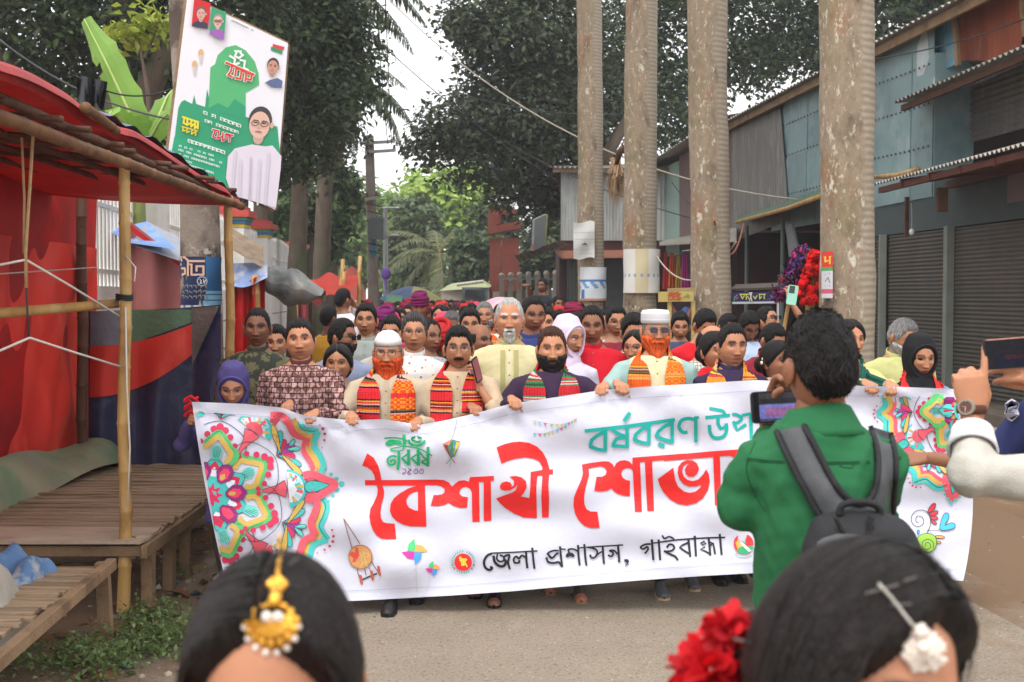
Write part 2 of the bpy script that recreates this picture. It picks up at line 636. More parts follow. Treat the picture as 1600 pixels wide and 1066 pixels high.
tree('broadleaf_tree', 'dark bushy tree between the banner board and the concrete utility pole', 'tree', (bx, 26, 0),
  [((bx, 26, 0), .42), ((bx + .2, 26, 3.5), .36), ((bx + .7, 26, 7), .26), ((bx + 1.0, 26, 10), .14)],
  [[((bx + .2, 26, 3.5), .22), ((bx + 1.2, 25.7, 5.5), .15), ((bx + 2.2, 25.5, 7.5), .1)], [((bx + .4, 26, 5), .2), ((bx - .6, 26, 7.5), .12)]],
  [B(470, 30, 26, 95, 100), B(520, 110, 26, 75, 70), B(480, 190, 26, 75, 85), B(515, 40, 26, 60, 60), B(440, 120, 27, 70, 80), B(420, 230, 27, 50, 60), B(520, 160, 25, 40, 40), B(460, -80, 26, 120, 70)],
  23000, .165, DARK, MID, .10, seed=6)
bx = -9.6
tree('broadleaf_tree', 'lighter green tree showing behind the black cloth and the banana leaves', 'tree', (bx, 30, 0),
  [((bx, 30, 0), .3), ((bx, 30, 6), .2)], [], [B(75, 165, 30, 60, 70), B(150, 190, 30, 70, 60), B(250, 230, 30, 60, 60)], 5000, .26, MID, LIME, .3, seed=7)

# dark mango trees across the road
bx = 2.6
tree('mango_tree', 'tall dark mango tree leaning over the road behind the tin house', 'tree', (bx, 36, 0),
  [((bx, 36, 0), .45), ((bx - .2, 36, 3.5), .38), ((bx - .6, 36, 6.5), .28), ((bx - 1, 36, 10), .15)],
  [[((bx - .2, 36, 3.5), .25), ((bx - 1.8, 35.6, 6), .15), ((bx - 3, 35.4, 7.4), .08)], [((bx - .4, 36, 5), .22), ((bx + 1.4, 36, 8), .14)], [((bx - .6, 36, 6.5), .2), ((bx - 2, 36, 9.5), .1)]],
  [B(740, 190, 36, 80, 55), B(820, 180, 36, 100, 80), B(690, 225, 36, 52, 38), B(760, 255, 36, 75, 50), B(860, 270, 37, 80, 60), B(830, 310, 37, 60, 40), B(790, 60, 35, 80, 60), B(850, 70, 36, 100, 80), B(730, 40, 35, 50, 35), B(900, 160, 37, 80, 110), B(820, -40, 36, 130, 60)],
  34000, .21, (.056, .072, .040), (.09, .12, .05), .15, seed=8, shell=.45)
bx = 7.5
tree('broadleaf_tree', 'dense green tree seen between the pale palm trunks above the tin roofs', 'tree', (bx, 42, 0),
  [((bx, 42, 0), .4), ((bx - .5, 42, 5), .3), ((bx - .8, 42, 9), .16)], [[((bx - .5, 42, 5), .2), ((bx + 1.6, 42, 8.5), .1)]],
  [B(1060, 60, 42, 90, 90), B(1160, 40, 42, 90, 80), B(1060, 170, 42, 70, 60), B(1180, 110, 42, 55, 40), B(1250, 60, 42, 80, 60), B(960, 60, 43, 80, 90), B(1010, 180, 43, 70, 60), B(1120, -60, 42, 200, 70)],
  26000, .22, (.055, .085, .038), (.10, .15, .06), .22, seed=9)
bx = 16.0
tree('broadleaf_tree', 'green tree behind the rusty corrugated roof of the shops', 'tree', (bx, 40, 0),
  [((bx, 40, 0), .35), ((bx, 40, 8), .2)], [], [B(1400, 40, 40, 80, 70), B(1500, 0, 40, 80, 60), B(1390, -40, 40, 120, 60), B(1300, 60, 41, 50, 60)], 8000, .3, (.05, .08, .035), MID, .2, seed=10)

# lighter trees down the road
for k, (lab, bl, n, c, al, Y) in enumerate([
 ('bright lime green tree down the road above the coconut palm', [B(690, 300, 72, 60, 40), B(720, 350, 72, 60, 50), B(660, 345, 72, 45, 45), B(740, 290, 73, 50, 30)], 5200, LIME, (.26, .36, .08), 72),
 ('dull grey-green tree beside the bright lime tree down the road', [B(648, 345, 66, 34, 40), B(640, 400, 66, 40, 40)], 2600, (.07, .1, .045), MID, 66),
 ('soft green tree behind the two utility poles', [B(590, 350, 76, 50, 60), B(560, 390, 76, 40, 50), B(610, 430, 76, 40, 30)], 4200, (.11, .19, .05), LIME, 76),
 ('hazy green trees closing the far end of the road', [B(645, 430, 130, 60, 40), B(700, 420, 130, 70, 50), B(610, 400, 130, 40, 60), B(760, 430, 130, 60, 60)], 5200, (.12, .19, .07), LIME, 130),
 ('dark green shrubby tree by the red gate pillars', [B(745, 400, 58, 34, 40), B(770, 370, 60, 40, 50), B(735, 440, 58, 26, 26)], 3600, (.045, .07, .03), MID, 58),
 ('dark shrub filling the gap behind the garden wall and the tin house', [B(835, 415, 54, 36, 34), B(865, 380, 54, 36, 50), B(812, 440, 54, 26, 24)], 4200, (.05, .075, .034), MID, 54),
 ('vine-covered tree beside the white fence pillar', [B(460, 330, 40, 36, 45), B(505, 360, 41, 36, 44), B(530, 300, 42, 30, 40), B(430, 370, 39, 24, 40)], 5200, (.05, .085, .026), MID, 40),
]):
 c0 = P(bl[0][0] and CX, 462, Y)
 x0 = sum(q[0][0] for q in bl) / len(bl)
 zt = max(q[0][2] for q in bl)
 tree('broadleaf_tree', lab, 'tree', (x0, Y, 0), [((x0, Y, 0), .3), ((x0 + .2, Y, zt * .5), .24), ((x0, Y, zt), .1)], [], bl, n, .010 * Y * (.55 if Y > 100 else .75), tuple(np.array(c) * 1.3), al, .25, seed=20 + k)


# ------------------------------------------------------------------ palms
def frond_mesh(L, droop, width, nleaf, col, seed=0, hang=.5):
 """feather palm leaf along +X from the origin"""
 rs = np.random.default_rng(seed)
 g = M()
 pts = [Vector((L * (u - .12 * droop * u * u), 0, L * (.35 * u - droop * u * u))) for u in np.linspace(0, 1, 9)]
 g.tube(pts, [.035 - .03 * i / 8 for i in range(9)], 5, col=srgb(120, 120, 70))
 for i in range(nleaf):
  u = .1 + .9 * (i + .5) / nleaf
  k = min(int(u * 8), 7)
  p = pts[k].lerp(pts[k + 1], u * 8 - k)
  t = (pts[k + 1] - pts[k]).normalized()
  ll = width * math.sin(math.pi * min(1, .15 + u * .9)) ** .6
  for sgn in (-1, 1):
   c = tuple(np.array(col) * rs.uniform(.65, 1.3))
   d = (Vector((0, sgn, 0)) * rs.uniform(.7, 1) + t * rs.uniform(.4, .7) + Vector((0, 0, -hang * rs.uniform(.5, 1.3)))).normalized()
   q1 = p + d * ll * .55
   q2 = q1 + (d + Vector((0, 0, -.7 * hang))).normalized() * ll * .45
   w = t * .028
   g.add([p - w, p + w, q1 + w * 1.3, q1 - w * 1.3, q2], [(0, 1, 2, 3), (3, 2, 4)], c)
 return g.mesh('frond')


def palm(name, label, base, lean, h, r0, r1, fr, nfr, group=None, bark=m_bark, sag=.2, seed=0, bulge=0):
 rs = np.random.default_rng(seed)
 t = thing(name, label, 'tree', base, 0, group)
 g = M()
 N = 60
 pts = [Vector((base[0] + lean[0] * (u ** 1.2) + .02 * math.sin(7 * u + seed), base[1] + lean[1] * u, h * u)) for u in np.linspace(0, 1, N)]
 g.tube(pts, [(r0 + (r1 - r0) * u + .06 * math.exp(-u * h / .35)) * (1 + .02 * math.sin(u * 47 + seed) + .012 * rs.normal()) for u in np.linspace(0, 1, N)], 28)
 V_ = np.array(g.v)
 A_ = V_ - np.repeat(np.array(pts), 28, axis=0)
 g.v = [tuple(q) for q in V_ + A_ * (.05 * vnoise(V_ * np.array([1, 1, .25]), seed, 2.2) + .02 * vnoise(V_, seed + 9, 5))[:, None]]
 build(g, 'trunk', bark, t, smooth=True)
 if fr is not None:
  cr = thing('crown', None, None, (lean[0], lean[1], h))
  cr.parent = t
  for i in range(nfr):
   o = link('frond', fr, m_leaf, cr)
   o.rotation_euler = (rs.uniform(-.2, .2), rs.uniform(-.75, .35 + sag), 2 * math.pi * i / nfr + rs.uniform(-.2, .2))
 return t


fr_royal = frond_mesh(3.6, .75, .75, 46, (.05, .08, .03), 1, .9)
fr_coco = frond_mesh(4.2, .7, .7, 44, (.13, .15, .06), 2, .5)

# four rows of pale trunks in front of the shops
palm('palm_tree', 'thickest pale palm trunk with the small red and white poster, beside the shutters', (P(1322, 500, 11).x, 11, 0), (.02, .3), 13, .25, .235, fr_royal, 11, 'pale palms along the shop row', seed=1)
palm('palm_tree', 'two-toned palm trunk, rusty lichen on one side, between the yellow and navy shop signs', (P(1112, 500, 15).x, 15, 0), (-.12, .3), 14, .245, .225, fr_royal, 10, 'pale palms along the shop row', seed=2)
palm('palm_tree', 'palm trunk wrapped in a stained white paper sheet', (P(1002, 500, 19).x, 19, 0), (-.05, .2), 14, .27, .22, fr_royal, 10, 'pale palms along the shop row', seed=4)
palm('palm_tree', 'palm trunk with a white bag notice above a blue and white poster', (P(925, 500, 22).x, 22, 0), (-.18, .3), 15, .235, .21, fr_royal, 10, 'pale palms along the shop row', seed=5)
# far side palms, left
for k, (px, Y, h, r, lab) in enumerate([(408, 30, 12.5, .26, 'smooth grey palm trunk just past the edge of the banner board'),
          (500, 38, 11.5, .28, 'palm trunk standing behind the last white fence pillar'),
          (512, 44, 9.6, .3, 'palm with drooping crown hanging over the utility pole'),
          (470, 46, 12, .26, 'thin palm trunk between the vines behind the fence')]):
 palm('palm_tree', lab, (P(px, 500, Y).x, Y, 0), (.3 + .1 * k, .2), h, r, r * .75, fr_royal, 12, 'palms behind the wall', m_darkbark, seed=40 + k, sag=.5)
palm('palm_tree', 'tall palm whose long feathery leaves hang into the white sky', (P(462, 500, 30).x, 30, 0), (.3, .2), 9.9, .24, .18, fr_royal, 15, 'palms behind the wall', m_darkbark, seed=47, sag=.6)
palm('coconut_palm', 'pale coconut palm with drooping leaves far down the road', (P(692, 500, 60).x, 60, 0), (-.2, .1), 3.9, .2, .16, fr_coco, 15, seed=50, sag=.35)

# ------------------------------------------------------------------ banana plant and yellow-green twig behind the stall
m_banana = mat('banana_leaf', srgb(128, 168, 74), .45, .15, 3, .2, 20, translucent=.3)


def banana_leaf(pts, w, parent):
 """leaf blade along px path [(px,py,Y)], half width w metres"""
 c = [P(*q) for q in pts]
 n = 16
 path = []
 for i in range(n + 1):
  f = i / n * (len(c) - 1)
  k = min(int(f), len(c) - 2)
  path.append(c[k].lerp(c[k + 1], f - k))
 g = M()
 rs = np.random.default_rng(int(pts[0][0]))
 rows = []
 for i, p in enumerate(path):
  u = i / n
  hw = w * (math.sin(math.pi * (.06 + .9 * u)) ** .55) * (1 + .08 * rs.normal())
  t = (path[min(i + 1, n)] - path[max(i - 1, 0)]).normalized()
  s = t.cross(Vector((0.25, 1, .1))).normalized()
  up = s.cross(t)
  rows.append([p - s * hw + up * hw * .35, p - s * hw * .5 + up * hw * .1, p, p + s * hw * .5 + up * hw * .1, p + s * hw + up * hw * .4])
 for i in range(n):
  for j in range(4):
   if rs.uniform() < .05 and j in (0, 3):
    continue
   g.add([rows[i][j], rows[i][j + 1], rows[i + 1][j + 1], rows[i + 1][j]], [(0, 1, 2, 3)])
 lf = build(g, 'leaf', m_banana, parent, smooth=True)
 g = M()
 g.tube([p + Vector((0, -.01, 0)) for p in path], [.022 - .001 * i for i in range(n + 1)], 6)
 build(g, 'midrib', mat('banana_rib', srgb(170, 190, 110), .5), lf, smooth=True)


bp = P(215, 330, 13.5)
ban = thing('banana_plant', 'banana plant with long torn green leaves behind the stall roof', 'plant', (bp.x, 13.5, 0))
g = M()
g.tube([(bp.x, 13.5, 0), (bp.x, 13.5, 1.5), P(212, 250, 13.5)], [.13, .12, .09], 10)
build(g, 'stem', mat('banana_stem', srgb(120, 130, 70), .6, .3, 5), ban, smooth=True)
banana_leaf([(222, 240, 13.4), (205, 180, 13.2), (165, 95, 13.2), (132, 30, 13.3)], .19, ban)
banana_leaf([(222, 240, 13.4), (245, 190, 13.3), (262, 150, 13.4), (270, 140, 13.6)], .17, ban)
banana_leaf([(220, 245, 13.4), (195, 190, 13.0), (175, 175, 12.8), (165, 185, 12.6)], .11, ban)
banana_leaf([(222, 245, 13.4), (236, 215, 13.0), (250, 190, 12.6), (262, 178, 12.4)], .10, ban)
banana_leaf([(220, 250, 13.4), (200, 220, 12.9), (186, 205, 12.6), (176, 205, 12.5)], .1, ban)
banana_leaf([(224, 250, 13.4), (245, 240, 13.3), (262, 230, 13.4), (275, 232, 13.6)], .12, ban)

tw = thing('sapling', 'yellow-green leafy sprig above the banana leaf', 'plant', (P(240, 330, 15).x, 15, 0))
g = M()
g.tube([(P(240, 330, 15).x, 15, 0), P(232, 150, 15), P(215, 50, 15)], [.04, .03, .01], 6)
g.tube([P(225, 90, 15), P(250, 35, 15)], [.015, .008], 5)
g.tube([P(222, 80, 15), P(190, 55, 15)], [.015, .008], 5)
build(g, 'stem', m_darkbark, tw)
rs2 = np.random.default_rng(77)
pts, nr = crown_points([B(192, 52, 15, 16, 7), B(218, 55, 15, 18, 8), B(248, 38, 15, 14, 7), B(228, 30, 15, 12, 6)], 260, rs2)
V, F, C = leaf_quads(pts, nr, .14, leaf_cols((.3, .36, .05), len(pts), rs2), rs=rs2)
link('foliage', arrays_mesh('foliage', V - np.array(tw.location), F, C, False, 'FACE'), m_leaf, tw)

# weeds at the foot of the bamboo pole
pts, nr = [], []
rs2 = np.random.default_rng(5)
for (px, py, r, n) in [(235, 985, .22, 700), (215, 1025, .2, 620), (265, 1015, .16, 420), (120, 1040, .16, 320), (60, 1050, .18, 260), (275, 905, .1, 120), (170, 1055, .15, 260)]:
 c = G(px, py, 0)
 k = rs2.normal(size=(n, 2)) * r * .55
 z = np.abs(rs2.normal(size=n)) * .05 + .01 + .05 * np.exp(-(k ** 2).sum(1) / (r * r * .4))
 pts.append(np.stack([c.x + k[:, 0], c.y + k[:, 1] * 1.3, z], 1))
 nr.append(rs2.normal(size=(n, 3)) * .5 + np.array([0, -.1, 1]))
pts, nr = np.concatenate(pts), np.concatenate(nr)
V, F, C = leaf_quads(pts, nr, .034, leaf_cols((.11, .17, .05), len(pts), rs2, .35, (.2, .26, .09), .25), rs=rs2)
o = link('weeds', arrays_mesh('weeds', V, F, C, False, 'FACE'), m_leaf)
o['kind'] = 'stuff'

# ================================================================== LEFT SIDE: WALL, STALLS, BOARD
def wall_x(Y):
 return -2.86 - .098 * Y


wl = thing('boundary_wall', 'long white boundary wall with railings and red-capped pillars behind the stalls', 'wall', (wall_x(20), 20, 0))
g = M()
for a, b_ in ((9.0, 22), (22, 26), (26, 46.5), (46.5, 70)):
 for k in range(6):
  y0, y1 = a + (b_ - a) * k / 6, a + (b_ - a) * (k + 1) / 6
  g.bar((wall_x(y0), y0, .95), (wall_x(y1) , y1, .95), .18, 1.9)
build(g, 'masonry', m_white, wl)
g = M()
for zc in (.5, .95, 1.4):
 g.bar((wall_x(12) + .095, 12, zc), (wall_x(60) + .095, 60, zc), .012, .02)
build(g, 'mortar_line', m_concrete, wl)
g = M()
y = 9.2
while y < 60:
 x = wall_x(y)
 arch = .28 * max(0, math.sin(math.pi * ((y - 26) % 10.25) / 10.25)) if y > 26 else .2
 g.tube([(x, y, 1.9), (x, y, 2.85 + arch)], .016, 5)
 g.tube([(x, y, 2.85 + arch), (x, y, 2.97 + arch)], [.02, .002], 5)
 y += .16
for z in (2.05, 2.7):
 g.bar((wall_x(9), 9, z), (wall_x(60), 60, z), .03, .04)
r = build(g, 'railing', mat('railing_paint', (.62, .61, .57), .5, .15, 3), wl)
r['kind'] = 'stuff'
for yp in (14, 22, 26, 36.2, 46.5, 58):
 x = wall_x(yp)
 g = M()
 g.box((x, yp, 1.6), (.46, .46, 3.2))
 pl = build(g, 'pillar', m_white, wl)
 for z, s, c in ((3.06, .5, srgb(196, 170, 60)), (3.12, .54, srgb(60, 96, 150)), (3.18, .58, srgb(60, 130, 80))):
  g = M()
  g.box((x, yp, z), (s, s, .058), col=c)
  build(g, 'band', m_attr, pl)
 g = M()
 g.box((x, yp, 3.27), (.68, .68, .12), col=srgb(178, 70, 64))
 g.box((x, yp, 3.37), (.5, .5, .07), col=srgb(178, 70, 64))
 build(g, 'cap', m_attr, pl)

# ------------------------------------------------------------------ near stall of bamboo
EX = -2.08
st = thing('market_stall', 'bamboo market stall with slatted platform and red tarpaulin roof at the roadside', 'stall', (-2.6, 7.5, 0))


def bamboo(a, b_, r, name, parent=st, n=10, m=m_bamboo):
 a, b_ = Vector(a), Vector(b_)
 L = (b_ - a).length
 g = M()
 pts, rad = [], []
 d = .0
 k = 0
 while d < L:
  f = d / L
  wob = Vector((.006 * math.sin(k * 1.3 + a.x * 9), .006 * math.cos(k * 1.7 + a.y * 5), 0))
  for dd, q in ((0, 1.0), (.012, 1.14), (.024, 1.0)):
   if d + dd < L:
    pts.append(a.lerp(b_, (d + dd) / L) + wob)
    rad.append(r * q * (1.05 - .18 * f))
  d += .27 + .05 * math.sin(k * 2.1)
  k += 1
 pts.append(b_)
 rad.append(r * .86)
 g.tube(pts, rad, n)
 return build(g, name, m, parent, smooth=True)


bamboo((-2.2, 6.84, 0), (-2.165, 6.84, 2.62), .036, 'post')
bamboo((-2.11, 9.07, 0), (-2.1, 9.05, 2.55), .036, 'post')
bamboo((-2.15, 4.5, 0), (-2.12, 4.5, 2.55), .038, 'post')
bamboo((-3.45, 9.72, 0), (-3.42, 9.7, 2.72), .045, 'post', m=m_darkwood)
bamboo((-3.5, 6.2, 0), (-3.5, 6.2, 2.72), .04, 'post')
# eave beam, purlins
bamboo((EX - .03, 3.6, 2.56), (EX + .01, 9.35, 2.49), .032, 'eave_beam', m=m_eave)
bamboo((EX - .05, 3.6, 2.66), (EX - .08, 9.2, 2.56), .024, 'purlin', m=m_darkwood)
for k, x in enumerate((-2.35, -2.65, -2.95, -3.3)):
 bamboo((x, 3.6, 2.66 + .03 * k), (x, 9.4, 2.58 + .03 * k), .02, 'purlin', m=m_darkwood)
for k in range(12):
 y = 4.1 + .45 * k
 bamboo((-2.04 + .03 * math.sin(k * 5), y + .12 * math.sin(k * 3), 2.60), (-3.6, y, 2.74), .015, 'rafter', m=m_darkwood)
bamboo((-2.06, 5.9, 2.715), (-2.14, 6.62, 2.70), .026, 'eave_beam', m=m_eave)
# horizontal rail across the front, tied to the post
bamboo(P(-40, 493, 6.7), P(186, 474, 6.88), .03, 'rail')

# platform: slats across, edge boards, legs
m_slat = mat('bamboo_slat', srgb(156, 134, 108), .7, .25, 3, .5, 50, patches=[(srgb(110, 86, 64), 3, .5, .7), (srgb(170, 146, 116), 6, .6, .8)], stretch=(.4, 3, 1), each=.22)
slat_meshes = []
for k in range(5):
 g = M()
 rr = np.random.default_rng(k)
 n = 7
 w = .026
 top, bot = [], []
 for i in range(n + 1):
  x = -1.55 + 1.55 * i / n
  dy, dz = rr.normal() * .003, rr.normal() * .0025
  top += [(x, -w + dy, .008 + dz), (x, w + dy, .008 + dz)]
  bot += [(x, -w + dy, -.008 + dz), (x, w + dy, -.008 + dz)]
 vs = top + bot
 o_ = len(top)
 fs = []
 for i in range(n):
  a = 2 * i
  fs += [(a, a + 2, a + 3, a + 1), (o_ + a, o_ + a + 1, o_ + a + 3, o_ + a + 2), (a, o_ + a, o_ + a + 2, a + 2), (a + 1, a + 3, o_ + a + 3, o_ + a + 1)]
 fs += [(0, 1, o_ + 1, o_), (2 * n, o_ + 2 * n, o_ + 2 * n + 1, 2 * n + 1)]
 g.add(vs, fs)
 slat_meshes.append(g.mesh('slat'))
rs = np.random.default_rng(9)


def slats(y0, y1, z, xe, parent):
 y = y0
 i = 0
 while y < y1:
  o = link('slat', slat_meshes[i % 5], m_slat, parent, (xe + rs.uniform(-.03, .01) + 2.6, y - 7.5, z + rs.uniform(-.004, .004)))
  o.rotation_euler = (rs.uniform(-.08, .08), rs.uniform(-.008, .008), rs.uniform(-.018, .018))
  y += .062 + rs.uniform(-.002, .01)
  i += 1


slats(7.12, 9.95, .425, -2.07, st)
slats(4.5, 6.28, .385, -2.12, st)


def board(a, b_, w, h, name='edge_board', m=m_oldwood, parent=st):
 g = M()
 g.bar(a, b_, w, h)
 o = build(g, name, m, parent)
 bv = o.modifiers.new('b', 'BEVEL')
 bv.width = .004
 return o


board((-2.06, 6.75, .375), (-2.1, 9.95, .375), .035, .075)
board((-2.0, 4.5, .375), (-2.105, 6.35, .40), .05, .06)
board((-3.6, 6.33, .36), (-2.13, 6.33, .36), .05, .05)
board((-3.6, 6.8, .375), (-2.07, 6.8, .375), .05, .06)
board((-3.6, 8.4, .375), (-2.07, 8.4, .375), .05, .06)
for (x, y, h) in ((-2.13, 6.30, .42), (-2.08, 6.9, .40), (-2.1, 7.4, .37), (-2.1, 7.75, .36), (-2.12, 8.6, .36), (-2.12, 9.6, .36), (-3.3, 6.3, .36), (-3.3, 8, .36), (-2.9, 9.6, .36), (-2.1, 4.7, .36)):
 g = M()
 g.box((x, y, h / 2), (.065, .05, h), rot=(rs.uniform(-.03, .03), rs.uniform(-.04, .04), rs.uniform(-.3, .3)))
 build(g, 'leg', m_oldwood, st)
# pale plank laid on the platform
g = M()
g.grid(lambda u, v: (-3.4 + 1.33 * u, 6.72 + .40 * v, .445 + .012 * math.sin(5 * u) * math.sin(3 * v) + .004 * v), 14, 6)
o = build(g, 'plank', mat('pale_plank', srgb(176, 156, 134), .8, .12, 3, .4, 60, patches=[(srgb(150, 130, 110), 4, .5, .7), (srgb(150, 150, 156), 7, .6, .7)], stretch=(1, 3, 1)), st)
sd = o.modifiers.new('s', 'SOLIDIFY')
sd.thickness = .018

# red roof tarpaulin with blue-lined front lip
lip = [(0, 110, 4.6), (60, 138, 5.2), (110, 165, 5.9), (155, 193, 6.5), (200, 213, 6.95), (245, 236, 7.4), (300, 272, 8.2), (350, 302, 8.9), (376, 322, 9.3)]
lipw = [P(*q) for q in lip]
lipw = [lipw[0] + Vector((.02, -1.2, .0))] + lipw


def lip_at(v):
 f = v * (len(lipw) - 1)
 k = min(int(f), len(lipw) - 2)
 return lipw[k].lerp(lipw[k + 1], f - k)


def roof_fn(u, v):
 p = lip_at(v)
 sagz = .02 * math.sin(v * 40) * math.sin(math.pi * u) + .03 * math.sin(9 * v + 4 * u)
 if u < .12:
  q = u / .12
  return p + Vector((-.03 * q, 0, .05 * math.sin(math.pi * q) + (.010 * math.sin(v * 31 + 2 * math.sin(v * 13)))))
 q = (u - .12) / .88
 return Vector((p.x - .03 + (-3.75 - p.x) * q, p.y + .15 * q, p.z + .10 * q + sagz))


tp = thing('roof_tarp', 'red tarpaulin stretched over the bamboo stall roof with a blue lining at its lip', 'tarpaulin', (-2.6, 7, 2.7))
g = M()
g.grid(roof_fn, 26, 60)
build(g, 'sheet', m_red_tarp, tp, smooth=True)
g = M()
g.grid(lambda u, v: lip_at(v) + Vector((.015 - .05 * u, -.01, .055 * (1 - abs(2 * u - 1)) - .02 * u + .010 * math.sin(v * 31 + 2 * math.sin(v * 13)))), 6, 60)
build(g, 'hem', m_red_tarp, tp, smooth=True)
g = M()
g.grid(lambda u, v: lip_at(.50 + .5 * v) + Vector((-.02 - .35 * u, -.005, .075 + .08 * u * (1 - u) + .03 * math.sin(v * 17) * math.sin(3.1 * u) + .015 * math.sin(v * 41))), 8, 40)
build(g, 'lining', mat('faded_blue_tarp', srgb(86, 92, 124), .5, .3, 3, .4, 12, patches=[(srgb(190, 190, 196), 3, .55, .7)]), tp, smooth=True)


def hung(fn, name, m, parent, nu=24, nv=20):
 g = M()
 g.grid(fn, nu, nv)
 o = build(g, name, m, parent, smooth=True)
 return o


# big red back tarp
tb = thing('tarp_wall', 'large red tarpaulin hung as the back wall of the stall', 'tarpaulin', (-3.6, 8, 1))
hung(lambda u, v: (-3.58 + .03 * math.sin(9 * u + 3 * v) + .015 * math.sin(31 * u + 2 * v) * v, 5.4 + 5.1 * u, 2.74 - 2.30 * v + .05 * math.sin(6 * u)), 'sheet', m_red_tarp, tb, 90, 30)
hung(lambda u, v: (-3.54 + .03 * math.sin(17 * u + 3 * v) + .02 * math.sin(9 * v + 8 * u) + .018 * math.sin(41 * u - 9 * v) * (.3 + v) + .012 * math.sin(67 * u + 14 * v), 6.2 + 4.25 * u, 2.26 - .05 * u - 1.2 * v * 0 - (1.62) * v), 'overlap', m_red_wall, tb, 110, 40)
hung(lambda u, v: (-3.50 + .30 * v + .07 * math.sin(9 * u) * v, 5.4 + 4.95 * u, .62 - .17 * v + .05 * math.sin(13 * u + 4 * v) + .05 * math.sin(math.pi * v) + .06 * u * (1 - v)), 'folded_hem',
  mat('grey_green_tarp', srgb(140, 134, 110), .6, .2, 3, .5, 14, patches=[(srgb(110, 130, 100), 1.4, .45, .6), (srgb(100, 116, 150), 1.8, .55, .68)]), tb, 44, 8)
# end wall in navy with red and green panels
te = thing('tarp_wall', 'navy tarpaulin end wall patched with a red band and a green strip', 'tarpaulin', (-2.8, 9.85, 1))


def endw(px, py, d=0.0):
 return P(px, py, 9.86 + .03 * math.sin(px * .07 + py * .01) + .02 * math.sin(px * .15) * ((py - 480) / 250) - d)


hung(lambda u, v: endw(138 + 207 * u, 486 - 10 * u * u + (735 - 486 + 8 * math.sin(9 * u)) * v), 'sheet', m_blue_tarp, te, 40, 26)
hung(lambda u, v: endw(140 + 165 * u, (541 - 37 * u * u) + ((80 - 34 * u * u)) * v, .035), 'red_band', m_red_wall, te, 24, 8)
hung(lambda u, v: endw(205 + 95 * u, 484 + (54 - 34 * u) * v, .03), 'green_strip', mat('green_tarp', srgb(84, 110, 84), .55, .2, 4, .4, 20), te, 14, 6)
hung(lambda u, v: endw(141 + 64 * u, 486 + (56 - 3 * u) * v, .028), 'grey_strip', mat('grey_blue_tarp', srgb(112, 118, 128), .55, .2, 4, .4, 20, patches=[(srgb(150, 120, 110), 4, .55, .7)]), te, 12, 6)
hung(lambda u, v: endw(300 + 45 * u, 482 - 4 * u + (90 - 95 * u) * v, .04), 'brown_corner', mat('brown_tarp', srgb(92, 82, 78), .6, .2, 4, .5, 20), te, 10, 8)

# crumpled tarp on the near platform
tc = thing('crumpled_tarp', 'crumpled blue and dirty white sheet dumped at the platform corner', 'tarpaulin', (-2.5, 5.5, .45))
hung(lambda u, v: Vector((-2.75 + .42 * u + .05 * math.sin(7 * v), 5.3 + 1.0 * v - .1 * u, .40 + .17 * math.sin(math.pi * u) * (1 - .5 * v) + .05 * math.sin(11 * u + 5 * v) + .03 * math.sin(23 * v + 9 * u) - .22 * max(0, u - .75) * 1.5)), 'blue_sheet',
  mat('worn_blue_sheet', srgb(86, 120, 160), .5, .3, 4, .5, 14, patches=[(srgb(190, 186, 178), 4, .52, .62)]), tc, 26, 30)
hung(lambda u, v: Vector((-2.62 + .36 * u, 4.8 + 1.0 * v, .42 + .1 * math.sin(math.pi * u) + .04 * math.sin(13 * v + 6 * u) - .45 * max(0, u - .55))), 'white_sheet', mat('dirty_plastic', srgb(168, 162, 150), .45, .2, 6, .5, 20), tc, 24, 24)

# ropes
rp = mat('jute_rope', srgb(170, 140, 100), .8, .2, 40)
wr = mat('white_string', srgb(205, 200, 190), .7, .1, 30)


def rope(label, pts, r, m, name='rope', cat='rope', group=None, sag=0):
 p = [P(*q) for q in pts]
 if sag and len(p) == 2:
  p = [p[0].lerp(p[1], u) - Vector((0, 0, sag * 4 * u * (1 - u))) for u in np.linspace(0, 1, 12)]
 g = M()
 g.tube(p, r, 6)
 o = build(g, name, m, None, smooth=True)
 return tag(o, label, cat, group)


rope('brown jute rope hanging in a loop from the stall roof', [(52, 205, 5.6), (46, 300, 5.6), (40, 396, 5.6), (41, 450, 5.6)], .008, rp)
rope('second strand of jute rope hanging beside the loop', [(34, 215, 5.62), (38, 310, 5.62), (37, 396, 5.62)], .006, rp)
rope('pale string running from the rope knot to the bamboo pole', [(0, 414, 5.5), (40, 406, 5.6), (110, 447, 6.2), (186, 494, 6.8)], .006, wr, 'string', 'string')
rope('pale string tied low from the stall side to the bamboo pole', [(0, 548, 5.4), (46, 528, 5.6), (120, 552, 6.2), (188, 573, 6.8)], .006, wr, 'string', 'string')
rope('white string dangling straight down along the bamboo pole', [(196, 480, 6.8), (198, 600, 6.79), (203, 700, 6.78), (199, 790, 6.78)], .005, wr, 'string', 'string')
rope('dark cord hanging below the jute rope', [(41, 450, 5.6), (45, 530, 5.6)], .005, m_wire, 'cord', 'cord')
rope('thin string across the red tarp to the dark post', [(0, 428, 8.2), (150, 418, 9.4)], .005, wr, 'string', 'string')
rope('frayed fibres tied on the bamboo pole', [(196, 400, 6.8), (212, 418, 6.75), (210, 440, 6.72)], .004, wr, 'string', 'string')
